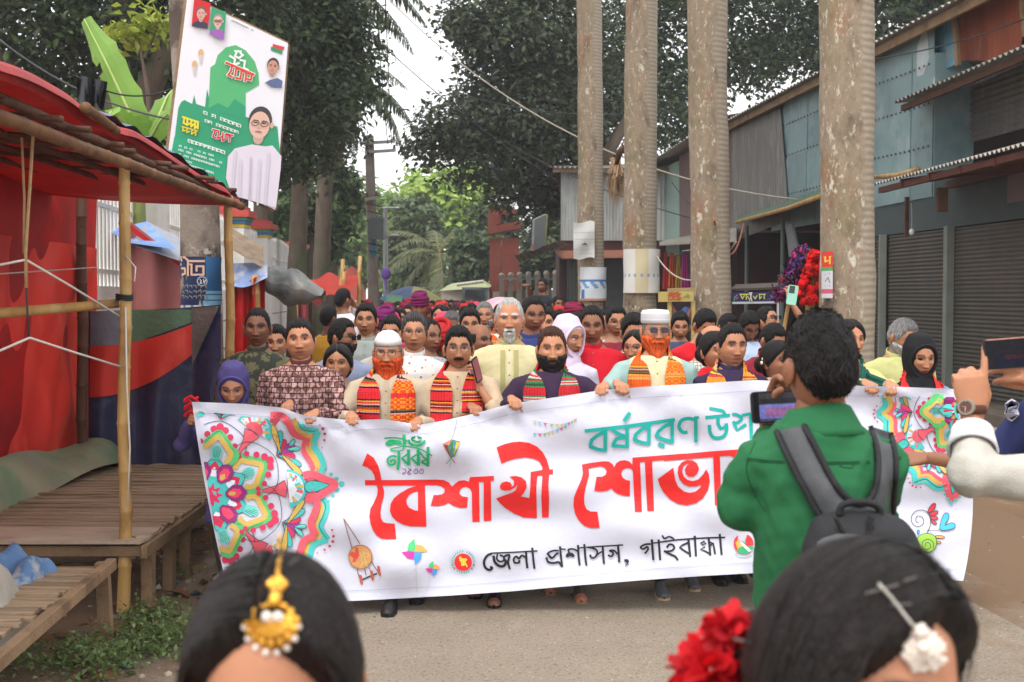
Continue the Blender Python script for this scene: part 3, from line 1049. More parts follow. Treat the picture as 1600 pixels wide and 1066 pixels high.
for (px, py, Y, r, lab) in [(191, 468, 6.83, .045, 'black tie wound on the bamboo pole'), (191, 850, 6.83, .045, 'grey tie low on the bamboo pole')]:
 c = P(px, py, Y)
 g = M()
 for k in range(3):
  g.tube([Vector((-2.178 + r * math.cos(t), 6.84 + r * math.sin(t), c.z + .012 * k + .004 * math.sin(2 * t))) for t in np.linspace(0, 2 * math.pi, 15)], .006, 5, cap=False)
 tag(build(g, 'pole_tie', m_black, None, smooth=True), lab, 'tie')

# ------------------------------------------------------------------ next stalls beyond
pk = thing('cloth_wall', 'faded pink cloth wall of the next stall behind the bamboo pole', 'cloth', (P(245, 480, 12).x, 12, 1))
hung(lambda u, v: P(200 + 100 * u, 343 + 78 * u * (1 - v) + (500 - 343) * v, 12 + .05 * math.sin(12 * u)), 'sheet', mat('pink_cloth', srgb(170, 104, 100), .8, .12, 3, .2, 40), pk, 20, 10)
hung(lambda u, v: P(196 + 90 * u, 345 + 68 * u + (10 - 3 * u) * v, 11.95), 'red_trim', m_red_tarp, pk, 14, 2)
bt = thing('blue_tarp_roof', 'peaked pale blue tarpaulin roof in front of the railing', 'tarpaulin', (P(230, 380, 12.5).x, 12.5, 2))
hung(lambda u, v: P(168 + 62 * u + (36 - 0 * u) * v + 10 * u * v, 360 - 14 * u + (20 + 24 * u) * v, 12.6 - .9 * v), 'panel', mat('blue_tarp', srgb(112, 146, 200), .5, .12, 2, .3, 14, patches=[(srgb(160, 170, 180), 2, .55, .7)]), bt, 10, 10)
hung(lambda u, v: P(230 + 70 * u - 26 * v * (1 - u), 346 + 36 * u + (36 - 4 * u) * v, 12.6 - .9 * v + .02), 'panel', mat('grey_blue_canvas', srgb(150, 156, 168), .55, .12, 2, .3, 14), bt, 10, 10)
rw = thing('cloth_wall', 'dark red cloth wall behind the soldier in camouflage', 'cloth', (P(390, 500, 11).x, 11, 1))
hung(lambda u, v: P(362 + 52 * u, 436 + 150 * v + 6 * math.sin(5 * u), 11 + .05 * math.sin(16 * u)), 'sheet', m_red_tarp, rw, 16, 10)
gt = thing('grey_tarp', 'bulging grey weathered tarpaulin slung off the stall corner', 'tarpaulin', (P(460, 450, 11.5).x, 11.5, 1.8))


def roll(u, v):
 a = 2 * math.pi * v
 px = 408 + 98 * u
 cy = 436 + 26 * u ** 1.1
 rad = (16 + 12 * math.sin(math.pi * min(1, u * 1.1))) * (1 - .55 * max(0, u - .7) / .3)
 p = P(px, cy + rad * math.sin(a) * (1 + .12 * math.sin(8 * u + 3 * a)), 11.3)
 return p + Vector((0, -.16 * math.cos(a) * (1 + .2 * math.sin(11 * u)), .012 * math.sin(19 * u + 2 * a)))


hung(roll, 'sheet', mat('grey_tarp', srgb(112, 112, 108), .4, .2, 3, .6, 10, patches=[(srgb(70, 72, 74), 3, .5, .65), (srgb(150, 132, 100), 3, .6, .75)]), gt, 34, 22)
hung(lambda u, v: P(352 + 66 * u, 412 - 2 * u + (30 + 8 * math.sin(4 * u)) * v, 11.4 - .5 * v + .05 * math.sin(12 * u)), 'blue_flap', mat('blue_flap', srgb(116, 136, 178), .5, .2, 5, .4, 16, patches=[(srgb(170, 170, 176), 4, .5, .6)]), gt, 16, 8)
hung(lambda u, v: P(362 + 50 * u, 356 + 30 * u + 34 * v, 11.6 - .4 * v), 'net_flap', mat('straw_net', srgb(150, 130, 108), .8, .3, 12, .5, 40), gt, 10, 8)
bamboo(P(405, 600, 11), P(398, 430, 11), .04, 'post', rw)
rc = thing('red_canopy', 'sagging red cloth canopy on sticks in front of the white wall', 'canopy', (P(510, 450, 16).x, 16, 2))
hung(lambda u, v: P(448 + 110 * u, 430 + 8 * math.sin(3.2 * u) - 12 * math.exp(-((u - .6) / .12) ** 2) + (14 + 22 * math.sin(math.pi * u)) * v, 17 - 1.2 * v), 'sheet', mat('orange_red_cloth', srgb(170, 52, 40), .7, .12, 4, .3, 20, translucent=.2), rc, 26, 10)
hung(lambda u, v: P(440 + 66 * u, 458 + 12 * math.sin(math.pi * ((u * 3) % 1)) * v + 8 * v, 15.6), 'swag', mat('maroon_cloth', srgb(120, 40, 52), .8, .12, 4, .3, 20), rc, 30, 4)
for (a, b_) in (((526, 520), (536, 405)), ((558, 520), (563, 400)), ((470, 560), (466, 470)), ((538, 470), (537, 425))):
 bamboo(P(a[0], a[1], 16.5), P(b_[0], b_[1], 16.5), .03, 'stick', rc, n=6)
hung(lambda u, v: P(466 + 16 * u, 470 + 34 * v, 15.5 + .1 * math.sin(7 * u)), 'bundle', mat('pink_bundle', srgb(140, 60, 66), .8, .2, 14, .4, 30), rc, 8, 8)

# black cloth caught on a wire above the stall
bc = M()
bc.grid(lambda u, v: P(120 + 48 * u + 6 * v * math.sin(5 * u), 116 + 12 * u + (58 - 22 * u + 8 * math.sin(8 * u)) * v, 11 + .12 * math.sin(13 * u + 3 * v) + .06 * math.sin(29 * u)), 26, 16)
o = build(bc, 'black_cloth', mat('black_cloth', srgb(40, 42, 46), .8, .2, 6, .3, 30), None, smooth=True)
tag(o, 'black cloth draped on a wire in front of the dark tree', 'cloth')

# ------------------------------------------------------------------ pole carrying the board
pa, pb = P(316, 600, 11.4), P(281, 0, 11.4)
po = thing('concrete_pole', 'stout pole behind the campaign board wrapped in a torn blue poster', 'pole', (pa.x, 11.4, 0))
g = M()
g.tube([(pa.x + .02, 11.4, 0), (pa.x, 11.4, 1.9), P(312, 320, 11.4), P(283, 30, 11.4), pb + Vector((-.02, 0, 1.6))], [.20, .19, .18, .11, .09], 18)
build(g, 'shaft', mat('pole_bark', srgb(136, 124, 112), .85, .2, 5, .5, 30, patches=[(srgb(80, 68, 60), 2, .5, .6), (srgb(190, 182, 170), 6, .6, .7)]), po, smooth=True)


def wrap(name, label, cx, Y, rad, py0, py1, a0, a1, colfn, nu=24, nv=16, sh=0):
 """paper wrapped round a trunk: angles a0..a1 (0 faces the camera)"""
 c = P(cx, (py0 + py1) / 2, Y)
 z0, z1 = P(cx, py0, Y).z, P(cx, py1, Y).z
 g = M()
 g.grid(lambda u, v: (c.x + (rad + .006 + .004 * math.sin(9 * u + 7 * v)) * math.sin(a0 + (a1 - a0) * u), Y - (rad + .006 + .004 * math.sin(9 * u + 7 * v)) * math.cos(a0 + (a1 - a0) * u), z0 + (z1 - z0) * v + sh * math.sin(5 * u)), nu, nv, colfn)
 o = build(g, name, m_paint, None)
 return tag(o, label, 'poster')


NAVY, CYAN, OFFW = srgb(38, 48, 84), srgb(120, 170, 190), srgb(196, 196, 188)


def blueposter(u, v):
 if v > .84:
  return OFFW if math.sin(40 * u) > -.5 else srgb(120, 110, 110)
 if u > .66 - .25 * max(0, v - .55):
  return CYAN if v > .6 and math.sin(60 * v) < .6 else srgb(48, 96, 140)
 return NAVY


wrap('poster', 'torn navy and cyan poster wrapped round the stout pole', 315, 11.4, .187, 402, 490, -1.5, 1.5, blueposter, 40, 40)


def glyphs(strokes, w, fn, col, mb, disc=True):
 """flat pen strokes: list of polylines in a local plane, mapped by fn(x,y,lift)"""
 for i, s in enumerate(strokes):
  lift = .00025 * (i % 12)
  for a, b_ in zip(s[:-1], s[1:]):
   dx, dy = b_[0] - a[0], b_[1] - a[1]
   L = math.hypot(dx, dy) or 1e-6
   ex, ey = dx / L * w * .35, dy / L * w * .35
   nx, ny = -dy / L * w / 2, dx / L * w / 2
   q = [(a[0] + nx - ex, a[1] + ny - ey), (a[0] - nx - ex, a[1] - ny - ey), (b_[0] - nx + ex, b_[1] - ny + ey), (b_[0] + nx + ex, b_[1] + ny + ey)]
   mb.add([fn(x, y, lift) for x, y in q], [(0, 1, 2, 3)], col)
   lift += .00006


def pole_pt(px, py, lift, cx=315, Y=11.4, rad=.2):
 c = P(cx, py, Y)
 s = max(-.99, min(.99, (px - cx) / FPX * Y / rad))
 return Vector((c.x + rad * s, Y - (rad + .004 + lift) * math.sqrt(1 - s * s), c.z))


g = M()
# large letters NI-U and the small round mark (photo pixels)
glyphs([[(288, 414), (305, 414)], [(302, 408), (302, 431)], [(290, 420), (296, 420), (297, 428), (291, 430)], [(290, 408), (288, 403), (296, 403), (302, 408)],
  [(305, 409), (327, 409)], [(308, 414), (308, 430), (326, 430), (326, 417), (316, 417), (316, 424)]], 3.2, lambda x, y, l: pole_pt(x, y, l), srgb(214, 176, 150), g)
glyphs([[(324 + 7 * math.cos(t), 440 + 7 * math.sin(t)) for t in np.linspace(0, 6.3, 14)]], 1.6, lambda x, y, l: pole_pt(x, y, l), srgb(170, 176, 190), g)
glyphs([[(321, 437), (323, 440), (321, 443), (324, 443)], [(326, 437), (327, 443), (329, 438)]], 1.2, lambda x, y, l: pole_pt(x, y, l), srgb(220, 220, 220), g)
for yy in (447, 455, 463):
 glyphs([[(x, yy + random.uniform(-1, 1)), (x + 4, yy + random.uniform(-2.5, 2.5)), (x + 5, yy + 3)] for x in range(290, 326, 7)], 1.3, lambda x, y, l: pole_pt(x, y, l), srgb(140, 140, 120), g)
o = build(g, 'poster_lettering', m_paint, None)
tag(o, 'pale bold lettering printed on the torn navy poster', 'lettering')

# ------------------------------------------------------------------ campaign board
BQ = [P(293, -6, 10.6), P(450, 68, 10.9), P(430, 328, 10.9)]
n_ = (BQ[1] - BQ[0]).cross(BQ[2] - BQ[0]).normalized()
dr = P(262, 247, 1.0) - Vector((0, 0, CAM_H))
tt = (BQ[0] - Vector((0, 0, CAM_H))).dot(n_) / dr.dot(n_)
BQ.append(Vector((0, 0, CAM_H)) + dr * tt)
if n_.y > 0:
 n_ = -n_
bd = thing('campaign_board', 'tilted printed greeting board in green and white with portraits hung high on the pole', 'board', tuple(BQ[3]))


def bq(x, y, lift=0.0):
 """board point seen at photo pixel x,y (board plane), lifted towards the viewer"""
 d = P(x, y, 1.0) - Vector((0, 0, CAM_H))
 t = (BQ[0] - Vector((0, 0, CAM_H))).dot(n_) / d.dot(n_)
 return Vector((0, 0, CAM_H)) + d * t + n_ * lift


g = M()
g.prism([bq(293, -6), bq(450, 68), bq(430, 328), bq(262, 247)], -n_ * .03, col=srgb(222, 222, 226))
build(g, 'panel', m_paint, bd)
g = M()
for a, b_ in (((293, -6), (450, 68)), ((450, 68), (430, 328)), ((430, 328), (262, 247)), ((262, 247), (293, -6))):
 g.bar(bq(*a) - n_ * .05, bq(*b_) - n_ * .05, .04, .04)
build(g, 'frame', m_oldwood, bd)
pr = M()
LAY = [0.002]


def bpoly(pts, col, lift=None):
 LAY[0] += .0006
 v = [bq(x, y, lift or LAY[0]) for x, y in pts]
 fs = [tuple(t) for t in tessellate_polygon([v])]
 pr.add(v, fs, col)


def ell(cx, cy, rx, ry, rot=0, n=22):
 return [(cx + rx * math.cos(t) * math.cos(rot) - ry * math.sin(t) * math.sin(rot), cy + rx * math.cos(t) * math.sin(rot) + ry * math.sin(t) * math.cos(rot)) for t in np.linspace(0, 2 * math.pi, n, endpoint=False)]


k_ = 3.23
q = lambda L: [(260 + x / k_, y / k_) for x, y in L]
GR, GR2 = srgb(52, 150, 108), srgb(84, 172, 112)
bpoly(q([(30, 790), (60, 545), (75, 515), (90, 505), (130, 525), (140, 480), (150, 525), (195, 540), (205, 450), (225, 540), (330, 560), (400, 590), (560, 640), (575, 790), (560, 830), (300, 950), (180, 890)]), GR)
bpoly(q([(212, 545), (222, 340), (245, 325), (258, 280), (300, 240), (350, 228), (400, 255), (445, 310), (465, 370), (468, 430), (400, 470), (400, 600), (300, 575)]), GR2)
bpoly(q([(215, 545), (260, 520), (310, 545), (345, 500), (400, 540), (400, 600), (300, 575)]), GR)
bpoly(q([(22, 790), (40, 690), (300, 770), (300, 960), (200, 900)]), srgb(44, 158, 116))
# red, white lettering block on the arch
bl = lambda L: [[(260 + x / k_, y / k_) for x, y in s] for s in L]
BL = lambda x, y, l: bq(x, y, .016 + l)
T1 = bl([[(345, 260), (375, 262)], [(355, 262), (345, 285), (365, 295), (385, 280), (372, 270)], [(320, 285), (345, 300), (340, 330), (365, 320)], [(372, 305), (395, 310), (390, 345), (410, 355)]])
glyphs(T1, 3.2, BL, srgb(225, 230, 225), pr)
T2 = bl([[(300, 320), (330, 330), (325, 360), (310, 380), (330, 390)], [(330, 330), (352, 340), (345, 385)], [(352, 345), (378, 355), (372, 400), (350, 395)], [(378, 358), (402, 368), (396, 410)], [(402, 370), (430, 378), (425, 405), (405, 400)], [(300, 318), (440, 378)]])
glyphs(T2, 5.4, BL, srgb(236, 232, 228), pr)
glyphs(T2, 3.0, lambda x, y, l: bq(x, y, .021 + l), srgb(206, 74, 46), pr)
# yellow, white, red lines on the green field
T3 = bl([[(82, 592), (160, 618)], [(90, 596), (86, 622), (100, 630)], [(105, 600), (104, 632), (118, 624)], [(126, 606), (124, 640), (138, 628)], [(145, 612), (142, 648), (158, 636)], [(158, 618), (157, 650)]])
glyphs(T3, 3.0, BL, srgb(222, 208, 60), pr)
glyphs(bl([[(78, 640), (155, 662)], [(84, 644), (82, 662), (95, 660)], [(104, 650), (102, 670), (116, 664)], [(128, 656), (126, 678), (142, 668)], [(148, 660), (146, 684)]]), 2.2, BL, srgb(210, 190, 50), pr)
rs = np.random.default_rng(2)


def tiny(x0, y0, x1, y1, h, n, w, col):
 """a line of small illegible print: head stroke with hanging strokes"""
 S = []
 for i in range(n):
  f0, f1 = i / n, (i + .8) / n
  a = (x0 + (x1 - x0) * f0, y0 + (y1 - y0) * f0)
  b_ = (x0 + (x1 - x0) * f1, y0 + (y1 - y0) * f1)
  if rs.uniform() > .12:
   S.append([a, b_])
   S.append([a, (a[0] - .2, a[1] + h * rs.uniform(.6, 1)), ((a[0] + b_[0]) / 2, (a[1] + b_[1]) / 2 + h * rs.uniform(.4, 1))])
   S.append([b_, (b_[0] - .2, b_[1] + h)])
 glyphs(S, w, BL, col, pr)


W_ = srgb(214, 226, 218)
tiny(318, 174, 377, 196, 4.5, 9, 1.3, W_)
tiny(320, 187, 373, 206, 3.8, 9, 1.1, W_)
tiny(281, 214, 352, 237, 4.5, 11, 1.5, W_)
for (a, b_, c_, d_) in ((280, 227, 334, 243), (279, 233, 347, 254), (279, 240, 343, 260), (278, 247, 300, 254), (278, 252, 334, 270)):
 tiny(a, b_, c_, d_, 2.6, int((c_ - a) / 4), .8, W_)
T4 = bl([[(232, 655), (262, 662)], [(245, 660), (234, 690), (250, 698)], [(262, 662), (258, 700), (280, 690)], [(284, 670), (282, 712), (300, 700), (298, 680)], [(305, 680), (320, 690), (316, 715)], [(300, 676), (335, 686)]])
glyphs(T4, 4.0, BL, srgb(236, 230, 228), pr)
glyphs(T4, 2.2, lambda x, y, l: bq(x, y, .021 + l), srgb(200, 40, 44), pr)
tiny(362, 32, 396, 48, 2.0, 9, .7, srgb(110, 120, 116))
# ribbon flag top, hanging lanterns
bpoly(q([(538, 222), (596, 238), (590, 256), (534, 240)]), srgb(196, 70, 66))
bpoly(q([(528, 236), (586, 258), (584, 276), (526, 254)]), srgb(54, 140, 96))
for (lx, ly) in ((174, 268), (142, 326)):
 bpoly(q(ell(lx, ly, 13, 20)), srgb(206, 168, 120))
 bpoly(q([(lx - 9, ly + 10), (lx + 9, ly + 12), (lx + 4, ly + 56), (lx - 4, ly + 56)]), srgb(196, 190, 184))


def face(cx, cy, s, skin, hair, shirt, glasses=False, bust=None, rot=.12):
 E = lambda x, y, rx, ry, r=rot: ell(cx + (x * math.cos(rot) - y * math.sin(rot)) * s, cy + (x * math.sin(rot) + y * math.cos(rot)) * s, rx * s, ry * s, r)
 if bust:
  bpoly(bust, shirt)
 bpoly(E(0, -.18, .80, .98), hair)
 bpoly(E(.82, .05, .12, .22), tuple(np.array(skin) * .9))
 bpoly(E(0, .95, .36, .5), tuple(np.array(skin) * .8))
 bpoly(E(-.02, .12, .70, .92), skin)
 for e in (-.30, .28):
  bpoly(E(e, -.02, .16, .05), tuple(np.array(hair) * 1.2))
  bpoly(E(e, -.17, .2, .04), tuple(np.array(hair) * 1.2))
 bpoly(E(-.04, .32, .11, .05), tuple(np.array(skin) * .72))
 bpoly(E(-.04, .58, .24, .06), srgb(178, 110, 104))
 if glasses:
  for e in (-.32, .3):
   glyphs([[(cx + (e + .25 * math.cos(t) - (.02 + .17 * math.sin(t)) * rot) * s, cy + (e * rot + .02 + .17 * math.sin(t)) * s) for t in np.linspace(0, 6.3, 12)]], 1.3, lambda x, y, l: bq(x, y, LAY[0] + .003 + l), srgb(120, 84, 60), pr)


hairc = srgb(70, 62, 64)
face(406, 193, 23, srgb(214, 176, 158), hairc, srgb(214, 206, 216), True,
  q([(310, 790), (345, 750), (430, 730), (500, 740), (535, 735), (580, 790), (575, 860), (552, 1050), (330, 985), (300, 900)]))
glyphs([[(391, 246), (388, 318)], [(393, 246), (391, 318)]], 1.2, lambda x, y, l: bq(x, y, LAY[0] + .003 + l), srgb(192, 182, 196), pr)
glyphs([[(368, 236), (362, 306)], [(420, 240), (414, 320)], [(406, 250), (402, 320)], [(376, 250), (374, 308)]], 3.0, lambda x, y, l: bq(x, y, LAY[0] + .003 + l), srgb(204, 196, 208), pr)
face(426, 104, 11.5, srgb(190, 140, 120), hairc, srgb(90, 104, 140), False, q([(495, 420), (520, 405), (560, 395), (585, 410), (580, 445), (530, 440)]), .1)
bpoly([(303, -2), (329, 6), (324, 46), (299, 42)], srgb(196, 44, 46))
face(314, 22, 9.5, srgb(206, 160, 146), srgb(96, 90, 92), srgb(60, 60, 80), False, [(302, 36), (312, 32), (324, 38), (324, 46), (299, 42)], .05)
bpoly([(330, 12), (353, 20), (349, 64), (327, 55)], srgb(62, 150, 104))
face(340, 34, 9.5, srgb(214, 178, 166), srgb(150, 140, 140), srgb(150, 96, 170), True, [(328, 50), (338, 46), (350, 50), (349, 64), (327, 55)], .05)
build(pr, 'print', m_paint, bd)

# ================================================================== RIGHT SIDE: TIN SHOPS
def Yf(px, off=0.0):
 """distance at which the shop front line (moved off towards the road) is seen at photo column px"""
 return (7.55 - off) / ((px - CX) / FPX + .095)


def W(Y, z, off=0.0):
 return Vector((6 + .095 * (16.3 - Y) - off, Y, z))


def zf(py, Y):
 return CAM_H + (HORIZON - py) * Y / FPX


def F(px, py, off=0.0):
 Y = Yf(px, off)
 return W(Y, zf(py, Y), off)


def corr(g, a, b_, c, d, waves, amp, along_u=True, nv=2, per=6, col=None):
 """corrugated sheet on the quad a(0,0) b(1,0) c(1,1) d(0,1); ridges run along v when along_u"""
 a, b_, c, d = map(Vector, (a, b_, c, d))
 n = (b_ - a).cross(d - a).normalized()
 if along_u:
  g.grid(lambda u, v: (a.lerp(b_, u)).lerp(d.lerp(c, u), v) + n * amp * math.sin(2 * math.pi * waves * u), waves * per, nv, (lambda u, v: col) if col else None)
 else:
  g.grid(lambda u, v: (a.lerp(b_, u)).lerp(d.lerp(c, u), v) + n * amp * math.sin(2 * math.pi * waves * v), nv, waves * per, (lambda u, v: col) if col else None)


m_shutter = mat('grey_shutter', srgb(82, 78, 72), .6, .15, 3, .1, 30, metal=.25, each=.1, patches=[(srgb(110, 84, 62), 2.4, .6, .78), (srgb(78, 70, 62), 1.4, .52, .75)], stretch=(1, 1, .5))
m_teal = mat('teal_tin', srgb(124, 148, 150), .5, .12, 1.6, .12, 8, patches=[(srgb(86, 116, 122), 1.2, .5, .75), (srgb(132, 104, 84), 3.0, .62, .78), (srgb(150, 164, 164), 2.0, .56, .74)], each=.13)
m_greytin = mat('grey_tin', srgb(116, 114, 110), .5, .2, 2, .1, 20, metal=.3, patches=[(srgb(150, 150, 148), 3, .56, .7), (srgb(84, 72, 64), 2, .58, .75)], stretch=(3, 3, .3))
m_mauve = mat('mauve_tin', srgb(112, 92, 92), .6, .12, 2, .1, 12)
m_rust = mat('rusty_tin', srgb(136, 70, 46), .75, .25, 3, .25, 20, patches=[(srgb(96, 50, 38), 2.5, .5, .7), (srgb(160, 110, 80), 4, .6, .75)], stretch=(1, 1, .4))
m_bluesheet = mat('blue_sheet_metal', srgb(92, 142, 160), .55, .15, 3, .15, 14, patches=[(srgb(150, 140, 116), 3, .55, .7), (srgb(120, 70, 50), 5, .64, .75)])
m_bluewhite = mat('pale_sheet_metal', srgb(184, 194, 196), .5, .1, 3, .1, 14)
m_rooftin = mat('roof_tin', srgb(170, 166, 156), .5, .18, 2.5, .1, 20, metal=.4, patches=[(srgb(112, 84, 66), 2.4, .54, .75)])
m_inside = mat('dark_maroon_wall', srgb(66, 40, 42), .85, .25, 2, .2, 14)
m_beam = mat('reddish_beam', srgb(92, 50, 38), .7, .25, 5, .3, 30)
m_step = mat('shop_step', srgb(104, 94, 82), .9, .2, 2, .4, 30, patches=[(srgb(96, 86, 76), 1.4, .5, .7)])

# plinth
sp = tag(build((lambda g: (g.prism([W(11.5, 0, .75), W(11.5, 0, -4), W(46, 0, -4), W(46, 0, .75)], (0, 0, .45)), g)[1])(M()), 'shop_plinth', m_step), 'long grey concrete plinth under the shuttered tin shops', 'plinth')
g = M()
for y in np.arange(12, 45, 1.4):
 g.box(W(y, .16, .98), (.42, 1.36, .32), rot=(0, 0, math.atan(.095)))
tag(build(g, 'plinth_step', m_concrete), 'low block step along the front of the shop plinth', 'step')

# --- shop with shutters
sh = thing('tin_shop', 'tin shop with grey roller shutters and a corrugated porch beside the thick palm', 'shop', tuple(W(16, 0)))
g = M()
for (p0, p1) in ((1600 + 190, 1490), (1484, 1388), (1378, 1366)):
 a, b_ = Yf(p0), Yf(p1)
 top = 2.72
 corr(g, W(a, .46), W(b_, .46), W(b_, top), W(a, top), 40, .012, False, 1, 4)
 s_ = build(g, 'shutter', m_shutter, sh, smooth=True)
 g = M()
for px in (1487, 1383, 1364):
 y = Yf(px)
 g = M()
 g.box(W(y, 1.6, .05), (.10, .14 if px == 1487 else .08, 2.3))
 build(g, 'shutter_channel', mat('pale_channel', srgb(124, 130, 122), .6, .15, 4), sh)
g = M()
g.prism([W(Yf(1790), 2.74, .0), W(Yf(1362), 2.74, .0), W(Yf(1362), 3.42, .0), W(Yf(1790), 3.42, .0)], (.1, 0, 0))
build(g, 'lintel', mat('grey_green_wall', srgb(66, 76, 76), .7, .15, 2), sh)
g = M()
g.prism([W(Yf(1790), 2.95, .03), W(Yf(1575), 2.95, .03), W(Yf(1575), 3.3, .03), W(Yf(1790), 3.3, .03)], (.03, 0, 0))
build(g, 'vent_panel', m_mauve, sh)
# upper teal wall
g = M()
ya, yb = Yf(1455), Yf(1150)



def sheets(y0, y1, z0, z1, parent, n, rows=((0, .52), (.50, 1))):
 rq = np.random.default_rng(int(y0 * 10))
 for i in range(n):
  for j, (f0, f1) in enumerate(rows):
   a, b_ = y0 + (y1 - y0) * i / n, y0 + (y1 - y0) * (i + 1.03) / n
   za, zb = z0 + (z1 - z0) * f0, z0 + (z1 - z0) * f1
   o = .008 * (i % 2) + .012 * (1 - j) + rq.uniform(0, .004)
   g = M()
   g.grid(lambda u, v: W(a + (b_ - a) * u, za + (zb - za) * v + rq.uniform(-.004, .004) * (v in (0, 1)), o + .010 * math.sin(3 * u + 5 * v + i) * math.sin(math.pi * u)), 6, 6)
   build(g, 'tin_sheet', m_teal, parent, smooth=True)


sheets(ya, Yf(1362), 3.2, 5.75, sh, 3)
g = M()
g.prism([W(ya, 3.2, .0), W(ya, 3.2, -.55), W(ya, 5.2, -.55), W(ya, 5.2, .0)], (0, -.04, 0))
build(g, 'upper_wall_return', m_teal, sh)
g = M()
for zz in (3.95, 4.55, 5.1):
 for y in np.arange(ya + .1, Yf(1285), .16):
  g.box(W(y, zz + .03 * math.sin(y), .032), (.012, .03, .03))
r_ = build(g, 'rivet', m_darkwood, sh)
r_['kind'] = 'stuff'
g = M()
corr(g, W(ya - .03, 3.95, -.5), W(Yf(1700), 3.95, -.5), W(Yf(1700), 5.3, -.5), W(ya - .03, 5.3, -.5), 16, .018, False, 2, 6)
build(g, 'corrugated_panel', m_greytin, sh, smooth=True)
g = M()
corr(g, F(1590, 98, -.2), F(1494, 98, -.2), F(1494, 0, -.2), F(1590, -30, -.2), 12, .02, True, 2, 6)
build(g, 'rusty_panel', m_rust, sh, smooth=True)
g = M()
corr(g, F(1488, 104, -.15), F(1447, 122, -.15), F(1446, 22, -.15), F(1484, 10, -.15), 8, .01, True, 2, 6)
build(g, 'blue_panel', m_bluesheet, sh, smooth=True)
g = M()
g.prism([F(1449, 118, .0), F(1428, 122, .0), F(1428, 36, .0), F(1440, 28, .0)], (.03, 0, 0))
build(g, 'pale_panel', m_bluewhite, sh)
g = M()
g.bar(F(1492, 106, -.05), F(1484, 12, -.05), .05, .08)
build(g, 'stud', m_oldwood, sh)
g = M()
g.bar(F(1596, 60, -.05), F(1588, -10, -.05), .05, .08)
build(g, 'stud', m_oldwood, sh)
# upper canopy
g = M()
corr(g, W(Yf(1420, .0), 4.72, -.45), W(12.0, 4.95, -.45), W(12.0, 4.62, .55), W(Yf(1392, .55), 4.52, .55), 40, .022, True, 2, 6)
build(g, 'upper_canopy', m_rooftin, sh, smooth=True)
g = M()
g.bar(W(Yf(1398, .5), 4.44, .42), W(12, 4.55, .42), .06, .08)
build(g, 'canopy_beam', m_darkwood, sh)
# porch
g = M()
y0, y1 = 11.8, Yf(1362, 1.15)
corr(g, W(y1 + .1, 3.62, -.1), W(y0, 3.72, -.1), W(y0, 3.36, 1.15), W(y1, 3.30, 1.15), 46, .022, True, 3, 6)
build(g, 'porch_roof', m_rooftin, sh, smooth=True)
g = M()
g.bar(W(y1, 3.22, 1.05), W(y0, 3.28, 1.05), .06, .075)
g.bar(W(y1 + .1, 3.3, .1), W(y0, 3.4, .1), .06, .1)
build(g, 'porch_beam', m_beam, sh)
for i, y in enumerate(np.arange(12.4, y1, .8)):
 g = M()
 g.bar(W(y, 3.42, .0), W(y, 3.25, 1.1), .05, .09)
 build(g, 'rafter', m_beam, sh)
g = M()
g.bar(W(15.2, 3.15, .75), W(15.2, 2.85, .75), .12, .1)
build(g, 'hanger', m_darkwood, sh)
g = M()
g.bar(W(16.6, 3.15, .6), W(16.6, 2.6, .6), .05, .05)
build(g, 'hanger', m_darkwood, sh)
g = M()
g.tube([F(1362, 278, .4), F(1400, 275, .4), F(1432, 266, .4)], [.035, .04, .04], 8)
tag(build(g, 'bamboo_pole', m_bamboo, None, smooth=True), 'short bamboo pole resting on the near porch roof', 'pole')
# main roof
g = M()
corr(g, W(11.5, 5.62, .35), W(Yf(1150) + 1, 5.62, .35), W(Yf(1150) + 1, 6.3, -3.5), W(11.5, 6.3, -3.5), 90, .022, True, 2, 5)
build(g, 'roof', m_rooftin, sh, smooth=True)
g = M()
g.bar(W(11.5, 5.53, .2), W(Yf(1150) + 1, 5.53, .2), .05, .13)
build(g, 'roof_beam', m_oldwood, sh)
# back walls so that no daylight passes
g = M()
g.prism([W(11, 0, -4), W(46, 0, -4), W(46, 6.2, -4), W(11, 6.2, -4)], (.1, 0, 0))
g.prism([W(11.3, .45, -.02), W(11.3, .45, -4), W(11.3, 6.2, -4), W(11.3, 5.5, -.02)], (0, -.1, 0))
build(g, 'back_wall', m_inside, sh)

# --- open shop behind the thick palm
s2 = thing('tin_shop', 'open dark shop with grey corrugated and teal sheets above, between the two nearest palms', 'shop', tuple(W(23, 0)))
g = M()
sheets(Yf(1362) + .02, Yf(1206), 3.1, 5.7, s2, 5)
g = M()
for zz in (3.75, 4.5, 5.1):
 for y in np.arange(Yf(1282), Yf(1208), .17):
  g.box(W(y, zz, .032), (.012, .03, .03))
r_ = build(g, 'rivet', m_darkwood, s2)
r_['kind'] = 'stuff'
g = M()
corr(g, W(Yf(1236), 3.25, .05), W(Yf(1146), 3.0, .05), W(Yf(1146), 5.6, .05), W(Yf(1220), 5.6, .05), 26, .016, True, 2, 6)
build(g, 'corrugated_panel', m_greytin, s2, smooth=True)
g = M()
corr(g, F(1290, 308, .75), F(1148, 352, .75), F(1150, 340, -.05), F(1290, 292, -.05), 40, .015, True, 2, 4)
build(g, 'awning', mat('green_awning', srgb(92, 112, 92), .6, .2, 3), s2, smooth=True)
g = M()
g.tube([F(1290, 304, .85), F(1230, 326, .85), F(1150, 348, .85)], [.04, .04, .035], 8)
build(g, 'awning_pole', m_bamboo, s2, smooth=True)
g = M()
g.prism([W(19.6, .45, -2.4), W(27, .45, -2.4), W(27, 3.2, -2.4), W(19.6, 3.2, -2.4)], (.05, 0, 0))
